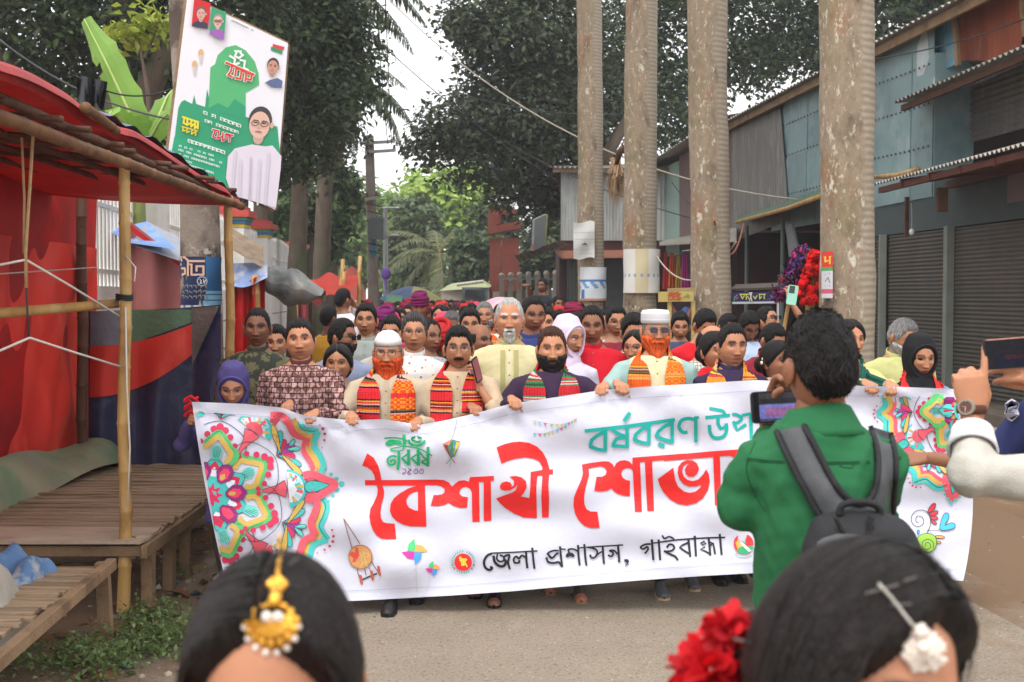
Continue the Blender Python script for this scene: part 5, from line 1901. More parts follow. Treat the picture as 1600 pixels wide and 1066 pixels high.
def dec(part, pts, col, holes=None, step=16):
 """flat printed shape (photo pixels) laid on the banner"""
 LIFT[0] = .0035 + ((LIFT[0] - .0035 + .00035) % .011)
 polys = [[Vector((x, y, 0)) for x, y in pts]] + [[Vector((x, y, 0)) for x, y in h] for h in (holes or [])]
 tri = tessellate_polygon(polys)
 flat = [p for q in polys for p in q]
 bm = bmesh.new()
 vs = [bm.verts.new(p) for p in flat]
 for t in tri:
  try:
   bm.faces.new([vs[i] for i in t])
  except ValueError:
   pass
 for _ in range(4):
  e = [e for e in bm.edges if e.calc_length() > step]
  if not e:
   break
  bmesh.ops.subdivide_edges(bm, edges=e, cuts=1)
  bmesh.ops.triangulate(bm, faces=bm.faces)
 bm.verts.index_update()
 PR[part].add([ban(v.co.x, v.co.y, LIFT[0]) for v in bm.verts], [[v.index for v in f.verts] for f in bm.faces], col)
 bm.free()


def smooth_path(pts, n=5, closed=False):
 """Catmull-Rom through points"""
 out = []
 N = len(pts)
 for i in range(N if closed else N - 1):
  p0, p1, p2, p3 = (pts[(i + k - 1) % N] if closed else pts[min(max(i + k - 1, 0), N - 1)] for k in range(4))
  for j in range(n):
   t = j / n
   out.append(tuple(.5 * (2 * p1[k] + (p2[k] - p0[k]) * t + (2 * p0[k] - 5 * p1[k] + 4 * p2[k] - p3[k]) * t * t + (3 * p1[k] - p0[k] - 3 * p2[k] + p3[k]) * t ** 3) for k in (0, 1)))
 if not closed:
  out.append(tuple(pts[-1]))
 return out


def ribbon(part, pts, w, col, closed=False, smooth=True, wfn=None):
 """printed stroke of width w (px) along a path"""
 LIFT[0] = .0035 + ((LIFT[0] - .0035 + .00035) % .011)
 p = smooth_path(pts, 5, closed) if smooth else list(pts)
 if closed:
  p = p + [p[0], p[1]]
 q = [p[0]]
 for a in p[1:]:
  L = math.hypot(a[0] - q[-1][0], a[1] - q[-1][1])
  k = int(L // 12)
  b0 = q[-1]
  for i in range(k):
   f = (i + 1) / (k + 1)
   q.append((b0[0] + (a[0] - b0[0]) * f, b0[1] + (a[1] - b0[1]) * f))
  if L > .05:
   q.append(a)
 n = len(q)
 vs = []
 for i in range(n):
  a, b_ = q[max(i - 1, 0)], q[min(i + 1, n - 1)]
  dx, dy = b_[0] - a[0], b_[1] - a[1]
  L = math.hypot(dx, dy) or 1e-6
  ww = (wfn(i / max(1, n - 1)) if wfn else 1) * w / 2
  vs += [(q[i][0] - dy / L * ww, q[i][1] + dx / L * ww), (q[i][0] + dy / L * ww, q[i][1] - dx / L * ww)]
 PR[part].add([ban(x, y, LIFT[0]) for x, y in vs], [(2 * i, 2 * i + 1, 2 * i + 3, 2 * i + 2) for i in range(n - 1)], col)


def sc(o, k):
 return lambda L: [(o[0] + x / k, o[1] + y / k) for x, y in L]


RED, TEAL, INK = srgb(226, 42, 40), srgb(24, 166, 156), srgb(40, 36, 40)
C1, C2, C3, C4 = sc((560, 690), 6.661), sc((710, 680), 6.661), sc((885, 690), 6.661), sc((1010, 690), 6.661)
L_ = 'lettering'
# --- first red word
dec(L_, C1([(92, 122), (38, 252), (90, 268), (135, 300), (162, 345), (176, 402), (68, 402), (70, 455), (190, 455), (200, 500), (194, 560), (160, 640), (125, 700), (115, 780), (125, 850), (150, 920), (190, 980), (240, 1012), (300, 1018), (394, 1016), (378, 856), (300, 850), (258, 838), (236, 800), (230, 740), (240, 660), (262, 580), (268, 520), (250, 460), (500, 458), (600, 462), (520, 488), (430, 540), (370, 590), (335, 650), (328, 720), (350, 780), (400, 830), (470, 866), (540, 884), (708, 886), (692, 455), (800, 455), (860, 466), (895, 490), (896, 530), (870, 550), (820, 558), (784, 556), (752, 670), (830, 674), (890, 664), (938, 640), (990, 672), (1060, 692), (1130, 690), (1140, 580), (1080, 570), (1052, 545), (1058, 505), (1085, 478), (1120, 472), (1160, 490), (1180, 530), (1186, 836), (1262, 836), (1254, 420), (1254, 370), (1160, 372), (1150, 418), (1100, 402), (1045, 410), (1005, 440), (974, 468), (940, 425), (890, 402), (820, 396), (240, 402), (228, 330), (205, 250), (160, 170)]),
 RED, [C1([(620, 520), (620, 722), (580, 715), (530, 690), (502, 650), (500, 605), (525, 560), (570, 530)])])
dec(L_, C2([(175, 437), (410, 424), (412, 474), (378, 478), (384, 890), (306, 896), (303, 490), (255, 488), (175, 470)]), RED)
dec(L_, C2([(438, 128), (520, 95), (600, 75), (680, 68), (780, 80), (860, 120), (920, 180), (960, 250), (984, 330), (990, 358), (1026, 356), (1026, 408), (986, 410), (978, 520), (984, 640), (980, 856), (912, 858), (904, 640), (916, 420), (864, 424), (852, 540), (858, 866), (720, 858), (620, 815), (530, 760), (475, 710), (432, 660), (540, 620), (600, 600), (640, 570), (662, 510), (630, 545), (580, 574), (520, 580), (478, 560), (474, 525), (495, 495), (540, 482), (580, 492), (598, 520), (590, 545), (620, 520), (618, 470), (575, 432), (640, 425), (700, 440), (745, 480), (752, 540), (725, 600), (690, 640), (780, 655), (790, 540), (794, 384), (916, 362), (915, 330), (880, 270), (820, 245), (740, 232), (640, 245), (560, 268), (490, 298)]), RED)
# --- second red word
dec(L_, C3([(162, 240), (240, 225), (380, 206), (440, 208), (480, 235), (497, 268), (520, 225), (560, 200), (610, 194), (655, 208), (686, 240), (688, 168), (1240, 124), (1240, 175), (1199, 178), (892, 205), (912, 722), (842, 724), (815, 212), (766, 216), (786, 732), (714, 734), (690, 300), (660, 278), (620, 276), (585, 295), (570, 335), (585, 375), (620, 400), (662, 408), (660, 570), (600, 566), (540, 548), (495, 520), (470, 488), (430, 510), (370, 522), (290, 514), (314, 366), (370, 368), (410, 345), (420, 305), (395, 272), (350, 258), (230, 282), (236, 350), (200, 480), (184, 580), (186, 650), (210, 705), (250, 728), (322, 730), (346, 898), (260, 902), (190, 880), (130, 825), (90, 750), (72, 660), (80, 580), (110, 500), (155, 400), (172, 330)]), RED)
dec(L_, C4([(184, 146), (700, 100), (1040, 76), (1400, 60), (1400, 200), (1340, 120), (1240, 140), (1000, 180), (960, 205), (920, 170), (870, 148), (764, 154), (782, 662), (714, 664), (694, 162), (184, 204)]), RED)
dec(L_, C4([(118, 392), (280, 272), (300, 400), (330, 470), (390, 520), (450, 534), (510, 522), (560, 480), (572, 450), (520, 468), (450, 470), (390, 445), (345, 395), (325, 330), (332, 265), (365, 218), (420, 192), (480, 195), (525, 225), (548, 280), (530, 335), (490, 368), (440, 366), (408, 335), (400, 290), (420, 250), (450, 232), (420, 232), (385, 260), (372, 310), (390, 365), (430, 400), (480, 412), (540, 395), (590, 345), (622, 290), (650, 340), (660, 420), (640, 510), (590, 590), (520, 640), (420, 664), (330, 650), (250, 605), (180, 530), (140, 460)]), RED)
dec(L_, C4([(822, 344), (960, 322), (1060, 400), (1100, 300), (1180, 300), (1180, 640), (1100, 640), (1080, 480), (1000, 500), (920, 490), (850, 440)]), RED)
for xx in (1190, 1215, 1240):
 dec(L_, [(xx, 702), (xx + 11, 702), (xx + 11, 780), (xx, 780)], RED)
ribbon(L_, [(1255, 706), (1270, 720), (1290, 742), (1262, 760), (1290, 782)], 12, RED)
ribbon(L_, [(1310, 704), (1340, 704), (1340, 780)], 12, RED, smooth=False)
# --- teal word
C5 = sc((900, 630), 5.714)
tl = lambda pts, w=31, sm=False: ribbon(L_, C5(pts), w / 5.714, TEAL, smooth=sm)
tl([(78, 250), (470, 205), (884, 148)])
tl([(262, 235), (260, 432)]); tl([(255, 258), (190, 290), (140, 330), (125, 385)]); tl([(118, 385), (200, 415), (265, 425)])
tl([(455, 215), (456, 400)]); tl([(318, 230), (370, 270), (440, 300)]); tl([(445, 300), (360, 320), (328, 375)]); tl([(318, 378), (400, 385), (462, 390)])
tl([(652, 190), (650, 372)]); tl([(645, 205), (580, 240), (535, 280), (520, 330)]); tl([(512, 325), (580, 350), (650, 364)])
tl([(858, 160), (858, 360)]); tl([(850, 178), (780, 215), (735, 255), (715, 300)]); tl([(708, 290), (780, 325), (862, 346)])
tl([(735, 362), (790, 385)], 34)
tl([(428, 162), (482, 85)], 34)
tl([(1055, 130), (1098, 128)], 24); tl([(1068, 128), (1070, 350)]); tl([(1060, 150), (1010, 138), (950, 150), (922, 190), (925, 230), (955, 260), (995, 260)], 31, True)
tl([(1155, 130), (1374, 108)], 30); tl([(1270, 125), (1270, 190), (1300, 235)], 30, True); tl([(1192, 195), (1196, 260), (1225, 305), (1275, 312), (1325, 290), (1345, 235), (1340, 180)], 31, True); tl([(1300, 228), (1345, 205)], 26); tl([(1190, 45), (1260, 58), (1310, 70), (1330, 100)], 27, True)
tl([(1395, 100), (1440, 105), (1480, 140), (1430, 180), (1400, 165)], 27, True); tl([(1412, 185), (1440, 240), (1520, 190)], 28); tl([(1560, 90), (1566, 320)], 30); tl([(1480, 110), (1560, 95)], 26)
tl([(1640, 90), (1850, 80)], 28); tl([(1700, 90), (1680, 180), (1720, 230), (1770, 170), (1800, 230)], 26, True); tl([(1840, 85), (1845, 290)], 28)
# --- green greeting, purple year
C6 = sc((590, 670), 13.325)
GREEN = srgb(28, 160, 100)
gl = lambda pts, w, sm=True, c=GREEN: ribbon(L_, C6(pts), w / 13.325, c, smooth=sm)
dec(L_, C6([(185, 270), (250, 225), (400, 235), (490, 250), (505, 300), (470, 340), (350, 320), (270, 360), (180, 350), (160, 310)]), GREEN)
gl([(140, 200), (300, 190), (500, 205), (620, 260)], 30); gl([(545, 120), (555, 250), (545, 350)], 62, False); gl([(545, 350), (470, 380), (300, 410), (280, 445), (400, 465), (510, 450), (545, 380)], 26)
gl([(640, 230), (670, 300), (760, 345), (880, 340), (960, 280), (985, 240)], 50); gl([(920, 200), (820, 175), (730, 190), (720, 230), (800, 270), (900, 270)], 46)
gl([(540, 365), (740, 390), (900, 430), (1040, 510), (1135, 565)], 26)
gl([(440, 470), (440, 700), (420, 860)], 56, False); gl([(400, 580), (300, 570), (220, 620), (210, 700), (270, 755), (340, 740), (370, 690), (330, 650), (280, 670), (290, 710)], 44)
for x in (640, 840):
 gl([(x, 430), (x + 10, 770)], 60, False); gl([(x - 5, 520), (x - 130, 610)], 34, False); gl([(x - 140, 610), (x - 10, 740)], 46, False)
gl([(1050, 380), (1045, 790)], 58, False); gl([(880, 490), (950, 590), (1030, 640)], 34, False); gl([(1030, 640), (920, 680)], 34, False); gl([(910, 690), (1040, 765)], 46, False)
PUR = srgb(132, 80, 150)
gl([(520, 840), (570, 840), (590, 890), (550, 945), (520, 930), (550, 905)], 15, True, PUR)
gl([(640, 830), (700, 860), (640, 900), (690, 940), (640, 950), (630, 905), (690, 850)], 15, True, PUR)
for x in (790, 910):
 gl([(x - 45, 870), (x - 20, 930), (x + 30, 930), (x + 45, 880), (x + 15, 840), (x - 15, 850), (x + 5, 885)], 15, True, PUR)
# --- black line
C7, C8 = sc((745, 840), 7.273), sc((965, 820), 6.957)
k7 = lambda pts, w=24, sm=True: ribbon(L_, C7(pts), w / 7.273, INK, smooth=sm)
k8 = lambda pts, w=24, sm=True: ribbon(L_, C8(pts), w / 6.957, INK, smooth=sm)
k7([(170, 182), (120, 205), (85, 260), (85, 315), (110, 355), (150, 368), (175, 345), (150, 335)], 27); k7([(160, 178), (400, 168), (690, 152)], 16, False)
k7([(190, 205), (205, 280), (260, 325), (310, 320), (330, 270), (300, 245)], 30); k7([(235, 185), (228, 245), (270, 275), (310, 255), (300, 215), (260, 200)], 20); k7([(310, 215), (370, 200), (355, 280), (375, 360)], 24)
k7([(560, 165), (565, 270), (575, 350)], 25, False); k7([(555, 225), (510, 205), (480, 240), (450, 215), (420, 240), (430, 285), (480, 285), (480, 255)], 22)
k7([(630, 115), (640, 230), (655, 355)], 24, False)
k7([(945, 100), (955, 210), (970, 335)], 24, False); k7([(930, 150), (870, 150), (810, 180), (850, 230)], 20); k7([(800, 175), (850, 235), (900, 190), (930, 175)], 22); k7([(790, 225), (810, 275), (870, 290), (930, 280), (965, 325)], 24)
k7([(955, 130), (1010, 135)], 16, False)
dec(L_, C7([(1012, 195), (1040, 165), (1090, 175), (1115, 205), (1100, 225), (1060, 212), (1030, 228), (1012, 220)]), INK); k7([(1050, 168), (1040, 140), (1080, 130), (1120, 140), (1150, 160)], 20)
k7([(1150, 85), (1155, 200), (1168, 315)], 25, False); k7([(1222, 75), (1230, 200), (1245, 318)], 25, False); k7([(1160, 120), (1225, 112)], 16, False)
k7([(1240, 112), (1420, 100), (1600, 90)], 17, False); k7([(1430, 100), (1436, 200), (1445, 300)], 25, False); k7([(1262, 112), (1300, 118), (1345, 132), (1370, 165), (1352, 214), (1320, 232), (1290, 214), (1294, 194)], 22); k7([(1352, 208), (1400, 172), (1432, 160)], 19)
k8([(0, 222), (60, 222)], 16, False); k8([(5, 230), (12, 320), (18, 410)], 25, False); k7([(1490, 200), (1530, 215), (1550, 175), (1510, 150), (1560, 150), (1600, 190)], 22)
dec(L_, C8([(70, 378), (105, 372), (126, 395), (112, 430), (85, 456), (80, 450), (104, 415), (76, 405)]), INK)
k8([(372, 160), (380, 280), (388, 385)], 25, False); k8([(360, 210), (300, 215), (250, 245), (280, 265), (320, 240), (330, 270), (295, 315)], 21)
k8([(445, 160), (455, 280), (462, 385)], 24, False); k8([(380, 200), (445, 195)], 15, False); k8([(440, 192), (640, 165), (830, 150), (1000, 142), (1170, 138)], 17, False)
k8([(485, 115), (510, 150), (560, 130), (605, 150), (610, 175)], 18); k8([(535, 250), (560, 215), (600, 220), (615, 255), (580, 285), (505, 290)], 21); k8([(505, 285), (570, 320), (625, 345), (655, 385)], 23)
k8([(770, 160), (780, 260), (790, 350)], 25, False); k8([(765, 195), (700, 225), (675, 245), (720, 280), (780, 315)], 20, False)
k8([(838, 120), (846, 240), (852, 345)], 24, False)
k8([(990, 145), (1000, 250), (1008, 335)], 24, False); k8([(900, 205), (940, 180), (960, 205), (915, 220), (950, 240), (900, 270), (950, 285), (1000, 315)], 18, False); k8([(1000, 230), (1040, 205), (1050, 260), (1060, 320)], 22, False); k8([(1040, 205), (1000, 190)], 18, False)
k8([(1110, 100), (1120, 220), (1132, 328)], 24, False)

# ------------------------------------------------------------------ mandalas
PINK, ROSE, GOLD, LG, VIO, SKYB = srgb(226, 92, 108), srgb(200, 52, 88), srgb(206, 172, 88), srgb(92, 186, 112), srgb(158, 62, 150), srgb(168, 214, 224)
AQ = srgb(74, 190, 184)
BLK = srgb(70, 70, 80)


def cut(pts, planes):
 for (ax, ay, bx, by) in planes:       # keep the side to the left of a->b (image coordinates)
  out = []
  f = lambda p: (bx - ax) * (p[1] - ay) - (by - ay) * (p[0] - ax)
  for i, p in enumerate(pts):
   q = pts[(i + 1) % len(pts)]
   fp, fq = f(p), f(q)
   if fp >= 0:
    out.append(p)
   if (fp >= 0) != (fq >= 0):
    t = fp / (fp - fq)
    out.append((p[0] + (q[0] - p[0]) * t, p[1] + (q[1] - p[1]) * t))
  pts = out
  if len(pts) < 3:
   return []
 return pts


def mandala(cx, cy, R0, a0, a1, clip, sq=(1.0, 1.0), rot=0.0, n=7, planes=()):
 """radial design around (cx,cy); only shapes inside the clip test are printed"""
 m = 'mandala'

 def pt(r, a):
  return (cx + R0 * r * math.cos(a + rot) * sq[0], cy + R0 * r * math.sin(a + rot) * sq[1])

 def loc(a, pts):
  return [(cx + R0 * sq[0] * (x * math.cos(a + rot) - y * math.sin(a + rot)), cy + R0 * sq[1] * (x * math.sin(a + rot) + y * math.cos(a + rot))) for x, y in pts]

 def d(pts, col, outline=False):
  q = cut(pts, planes)
  if len(q) > 2 and all(306 < p[0] < 1520 for p in q):
   if min(p[1] for p in q) < 935:
    dec(m, q, col, None, 22)
    if outline:
     ribbon(m, q, .9, BLK, True, False)

 def r_(pts, w, col, closed=False):
  run = []
  for p in smooth_path(pts, 5, closed):
   if clip(*p):
    run.append(p)
   else:
    if len(run) > 2:
     ribbon(m, run, w, col, False, False)
    run = []
  if len(run) > 2:
   ribbon(m, run, w, col, False, False)

 def drop(a, r, l, w, col, da=0, line=True):
  p = []
  for t in np.linspace(0, 2 * math.pi, 16, endpoint=False):
   u = .5 - .5 * math.cos(t)
   p.append((1.3 * l * u, 1.45 * w * math.sin(t) * (.25 + .75 * u)))
  c, s = math.cos(da), math.sin(da)
  p = [(r + x * c - y * s, x * s + y * c) for x, y in p]
  d(loc(a, p), col, line)

 step = 2 * math.pi / n
 A = [a0 + i * step for i in range(-1, int((a1 - a0) / step) + 2)]
 # core
 core = [pt(.20, t) for t in np.linspace(a0, a1, 22)]
 d(core + [pt(.02, a0)], AQ)
 star = []
 for i in range(13):
  star.append(pt(.14 if i % 2 else .075, a0 + (a1 - a0) * i / 12))
 d(star + [pt(.02, a0)], srgb(214, 50, 96))
 for a in A:
  h = a + step / 2
  # petals
  d(loc(h, [(.16, -.02), (.24, -.085), (.33, -.075), (.38, 0), (.33, .075), (.24, .085), (.16, .02)]), srgb(150, 40, 116), True)
  d(loc(h, [(.18, -.015), (.24, -.05), (.31, -.04), (.33, 0), (.31, .04), (.24, .05), (.18, .015)]), srgb(226, 70, 104))
  d(loc(h, [(.19, -.01), (.23, -.03), (.27, 0), (.23, .03), (.19, .01)]), GOLD)
 for a in A:
  for w, e, c in ((.105, .42, AQ), (.075, .36, srgb(206, 50, 84)), (.042, .30, srgb(226, 226, 240))):
   d(loc(a, [(.18, 0)] + [(.18 + (e - .18) * u, w * math.sin(math.pi * u ** .75)) for u in (.2, .4, .6, .8)] + [(e, 0)] + [(.18 + (e - .18) * u, -w * math.sin(math.pi * u ** .75)) for u in (.8, .6, .4, .2)]), c, c == AQ)
 for a in A:
  h = a + step / 2
  # shell with scalloped bands
  shell = lambda k: [(.36, -.12 * k), (.40, -.16 * k), (.46, -.17 * k), (.51, -.12 * k), (.51 + .07 * k, -.06 * k), (.51 + .12 * k, 0), (.51 + .07 * k, .06 * k), (.51, .12 * k), (.46, .17 * k), (.40, .16 * k), (.36, .12 * k)]
  r_(loc(a, shell(1.38)), 2.2, srgb(60, 140, 80))
  r_(loc(a, shell(1.2)), 10, LG)
  r_(loc(a, shell(.86)), 8, GOLD)
  d(loc(a, [(.38, -.045), (.47, -.06), (.52, -.03), (.53, 0), (.52, .03), (.47, .06), (.38, .045)]), srgb(110, 205, 190))
  for y in (-.04, -.02, 0, .02, .04):
   r_(loc(a, [(.39, y * .7), (.52 - abs(y) * .6, y)]), .8, srgb(60, 120, 120))
  # dotted band
  for i in range(9):
   f = -1 + 2 * i / 8
   p = loc(a, [(.72 - .28 * abs(f) ** 1.6, .24 * f)])[0]
   q_ = R0 * (.040 - .014 * abs(f))
   d([(p[0] + q_ * math.cos(t), p[1] + q_ * math.sin(t)) for t in np.linspace(0, 6.28, 12, endpoint=False)], srgb(206, 50, 88))
  r_(loc(a, [(.50, -.30), (.60, -.29), (.70, -.20), (.78, 0), (.70, .20), (.60, .29), (.50, .30)]), 1.0, BLK)
  # half suns on the half angles
  for r, c in ((.20, AQ), (.175, srgb(214, 222, 232))):
   d(loc(h, [(.80 + r * math.cos(t), r * math.sin(t)) for t in np.linspace(-1.5, 1.5, 15)]), c)
  for i in range(7):
   t0 = -1.35 + 2.7 * i / 7
   d(loc(h, [(.80 + .10 * math.cos(t0), .10 * math.sin(t0)), (.80 + 0.168 * math.cos(t0), 0.168 * math.sin(t0)), (.80 + 0.168 * math.cos(t0 + .2), 0.168 * math.sin(t0 + .2)), (.80 + .10 * math.cos(t0 + .2), .10 * math.sin(t0 + .2))]), (GOLD, srgb(226, 92, 108), SKYB)[i % 3])
  d(loc(h, [(.80 + .10 * math.cos(t), .10 * math.sin(t)) for t in np.linspace(-1.55, 1.55, 12)]), PINK)
  d(loc(h, [(.40, -.02), (.55, -.015), (.68, -.04), (.78, -.09), (.80, 0), (.78, .09), (.68, .04), (.55, .015), (.40, .02)]), PINK, True)
  # flower of drops
  o = .80
  drop(a, o, .17, .050, VIO, 0)
  for sg in (-1, 1):
   drop(a, o, .15, .036, srgb(214, 54, 92), sg * .55)
   drop(a, o + .02, .20, .032, AQ, sg * .95)
   drop(a, o + .13, .10, .022, srgb(96, 205, 188), sg * .42)
   drop(a, o + .05, .24, .030, GOLD, sg * 1.32)
  # outer scallop: pink, gold and teal bands with a point on each petal axis
  for k, (w, c) in enumerate(((11, PINK), (11, GOLD), (9, AQ))):
   e = .055 * k
   r_(loc(a, [(.96 + e, -.40), (1.06 + e, -.33), (1.08 + e, -.22), (1.08 + e, -.10), (1.17 + e * 1.2, 0)]), w, c)
   r_(loc(a, [(1.17 + e * 1.2, 0), (1.08 + e, .10), (1.08 + e, .22), (1.06 + e, .33), (.96 + e, .40)]), w, c)
  r_(loc(a, [(.96 + .095, -.40), (1.06 + .095, -.33), (1.08 + .095, -.22), (1.08 + .095, -.10), (1.30, 0)]), 1, BLK)
  # pointed pink bud on half angle
  r_(loc(h, [(.98, -.12), (1.08, -.125), (1.20, -.06), (1.30, 0), (1.20, .06), (1.08, .125), (.98, .12)]), 12, PINK)
  drop(h, 1.24, -.20, .06, AQ, 0)
  for i in range(4):
   for sg in (-1, 1):
    p = loc(h, [(1.37 - .05 * i, sg * .055 * i)])[0]
    q_ = R0 * (.030 - .006 * i)
    if i or sg > 0:
     d([(p[0] + q_ * math.cos(t), p[1] + q_ * math.sin(t)) for t in np.linspace(0, 6.28, 10, endpoint=False)], AQ)
  for i in range(6):
   p = loc(a, [(1.36 - .012 * (i - 2) ** 2, -.11 + .055 * i)])[0]
   q_ = R0 * (.016 - .001 * (i - 2) ** 2)
   d([(p[0] + q_ * math.cos(t), p[1] + q_ * math.sin(t)) for t in np.linspace(0, 6.28, 9, endpoint=False)], ROSE)


def clipL(x, y):
 yt = np.interp(x, TOPX, TOPY)
 yb = np.interp(x, BOTX, BOTY)
 f = (y - yt) / 300
 return x > 308 + 47 * f and y > yt + 11 and y < yb - 14


def clipR(x, y):
 yt = np.interp(x, TOPX, TOPY)
 f = (y - yt) / 300
 return x < 1492 + 18 * min(1, f * 1.6) and y > yt + 13


mandala(329, 774, 150, -2.2, 1.8, clipL, (1.0, 1.0), -.13, planes=[(354, 940, 306, 641), (311, 643, 560, 670), (470, 926, 362, 930)])
build(PR['mandala'], 'mandala', m_paint, bn)
PR['mandala'] = M()
mandala(1512, 640, 108, 1.2, 4.6, clipR, (1.0, 1.0), .1, planes=[(1380, 620, 1500, 621), (1493, 610, 1513, 775)])

# ------------------------------------------------------------------ small pictures
pc = 'picture'
C9 = sc((530, 800), 7.273)
circ = lambda x, y, r, n=18: [(x + r * math.cos(t), y + r * math.sin(t)) for t in np.linspace(0, 2 * math.pi, n, endpoint=False)]
BRN = srgb(140, 84, 64)
ribbon(pc, C9([(50, 75), (90, 220), (145, 410)]), 1.3, BRN, smooth=False)
ribbon(pc, C9([(50, 75), (150, 230), (235, 362)]), 1.3, BRN, smooth=False)
dec(pc, C9(circ(240, 510, 136, 24)), srgb(206, 150, 96))
ribbon(pc, C9(circ(240, 510, 132, 24)), 1.6, srgb(170, 110, 70), True, False)
dec(pc, C9([(120, 470), (150, 450), (180, 470), (185, 400), (215, 410), (225, 500), (180, 570), (150, 575), (160, 520), (120, 500)]), srgb(216, 80, 70))
for q_ in ([(240, 460), (260, 560), (250, 630)], [(270, 440), (300, 580), (320, 620)], [(250, 520), (290, 470), (330, 480), (320, 520)], [(230, 620), (290, 580), (340, 570)]):
 ribbon(pc, C9(q_), 1.4, srgb(216, 190, 110))
for q_ in ([(205, 640), (215, 700), (245, 800)], [(290, 650), (305, 720)], [(340, 630), (365, 700)], [(370, 560), (400, 620), (450, 690)]):
 ribbon(pc, C9(q_), 1.2, BRN)
ribbon(pc, C9([(250, 775), (330, 740), (430, 700)]), 2.4, srgb(60, 56, 70), smooth=False)
for (x, y) in ((245, 770), (370, 720), (450, 670)):
 dec(pc, C9([(x - 18, y - 60), (x + 10, y - 50), (x + 26, y + 40), (x + 10, y + 66), (x - 14, y + 20)]), srgb(186, 90, 76))


def pinwheel(cx, cy, s, tilt):
 for k, c in enumerate((srgb(76, 190, 116), srgb(232, 160, 80), srgb(66, 150, 224), srgb(214, 50, 150))):
  a = tilt + k * math.pi / 2
  R_ = lambda x, y: (cx + s * (x * math.cos(a) - y * math.sin(a)), cy + s * (x * math.sin(a) + y * math.cos(a)))
  dec(pc, [R_(0, 0), R_(-.62, -.08), R_(-.55, -.6), R_(-.1, -1.1), R_(.02, -.55)], c)


ribbon(pc, C9([(865, 520), (875, 700), (880, 910)]), .9, srgb(196, 200, 206), smooth=False)
ribbon(pc, C9([(1055, 660), (1020, 780), (985, 900)]), .7, srgb(200, 204, 210), smooth=False)
pinwheel(*C9([(858, 452)])[0], 18.5, .05)
pinwheel(*C9([(1066, 645)])[0], 11, .1)
cx, cy = C9([(1408, 572)])[0]
ribbon(pc, circ(cx, cy, 20.4, 30), .5, srgb(150, 200, 200), True, False)
dec(pc, circ(cx, cy, 13.6, 24), srgb(220, 50, 52))
dec(pc, C9([(1360, 520), (1375, 505), (1400, 530), (1440, 528), (1456, 540), (1436, 570), (1462, 620), (1450, 632), (1436, 600), (1420, 612), (1385, 615), (1375, 570), (1355, 548)]), srgb(226, 206, 70))
for i, t in enumerate(np.linspace(2.6, 6.8, 20)):
 if i != 10:
  ribbon(pc, [(cx + 15.8 * math.cos(t), cy + 15.8 * math.sin(t)), (cx + 18.4 * math.cos(t + .1), cy + 18.4 * math.sin(t + .1))], 1.3, srgb(70, 160, 130), smooth=False)
for t in (.25, .65, 2.5, 2.9):
 dec(pc, circ(cx + 17 * math.cos(t), cy + 17 * math.sin(t), 1.4, 6), srgb(210, 70, 80))
for t in np.linspace(1.0, 2.1, 6):
 ribbon(pc, [(cx + 15.8 * math.cos(t), cy + 15.8 * math.sin(t)), (cx + 18.2 * math.cos(t + .06), cy + 18.2 * math.sin(t + .06))], 1.3, srgb(70, 160, 130), smooth=False)
# round red and green emblem
cx, cy = C8([(1372, 205)])[0]
dec(pc, [(cx + 16 * math.cos(t), cy + 16 * math.sin(t)) for t in np.linspace(.35, 2.3, 14)] + [(cx - 2, cy - 4)], srgb(50, 170, 110))
dec(pc, [(cx + 16 * math.cos(t), cy + 16 * math.sin(t)) for t in np.linspace(2.3, 4.1, 12)] + [(cx - 10, cy - 2), (cx - 8, cy + 6)], srgb(216, 70, 66))
dec(pc, [(cx - 13, cy - 2), (cx - 8, cy - 6), (cx - 2, cy + 4), (cx - 10, cy + 8)], srgb(220, 180, 80))
dec(pc, [(cx + 15 * math.cos(t), cy + 15 * math.sin(t)) for t in np.linspace(-1.2, .2, 9)] + [(cx + 4, cy + 5), (cx + 2, cy - 4)], srgb(214, 60, 62))
dec(pc, [(cx - 6, cy + 0), (cx - 3, cy - 3), (cx + 12, cy + 11), (cx + 8, cy + 13)], srgb(232, 232, 240))
for k, c in ((19, srgb(216, 120, 120)), (22, srgb(90, 180, 150))):
 for i, t in enumerate(np.linspace(.95, 2.2, 10)):
  ribbon(pc, [(cx + k * math.cos(t), cy + k * math.sin(t)), (cx + k * math.cos(t + .09), cy + k * math.sin(t + .09))], 1.1, c, smooth=False)
# kite
Ck = sc((590, 670), 13.325)
dec(pc, [(697, 693), (707, 687), (719, 690), (711, 713), (704, 717)], srgb(90, 130, 110))
dec(pc, [(692, 694), (699, 696), (704, 716)], srgb(150, 60, 60))
dec(pc, [(692, 694), (706, 686), (702, 696)], srgb(206, 140, 100))
dec(pc, [(705, 691), (710, 689), (706, 712)], srgb(60, 130, 80))
dec(pc, [(709, 690), (713, 690), (707, 712)], srgb(80, 150, 200))
dec(pc, [(713, 690), (719, 692), (709, 711)], srgb(206, 180, 80))
ribbon(pc, [(706, 687), (711, 670), (714, 655)], .7, srgb(120, 120, 130))
for q_, c in (([(704, 716), (700, 722), (697, 725)], srgb(110, 170, 160)), ([(704, 716), (704, 724), (702, 730)], srgb(120, 200, 180)), ([(705, 716), (709, 721), (711, 724)], srgb(200, 90, 100))):
 ribbon(pc, q_, 1.3, c)
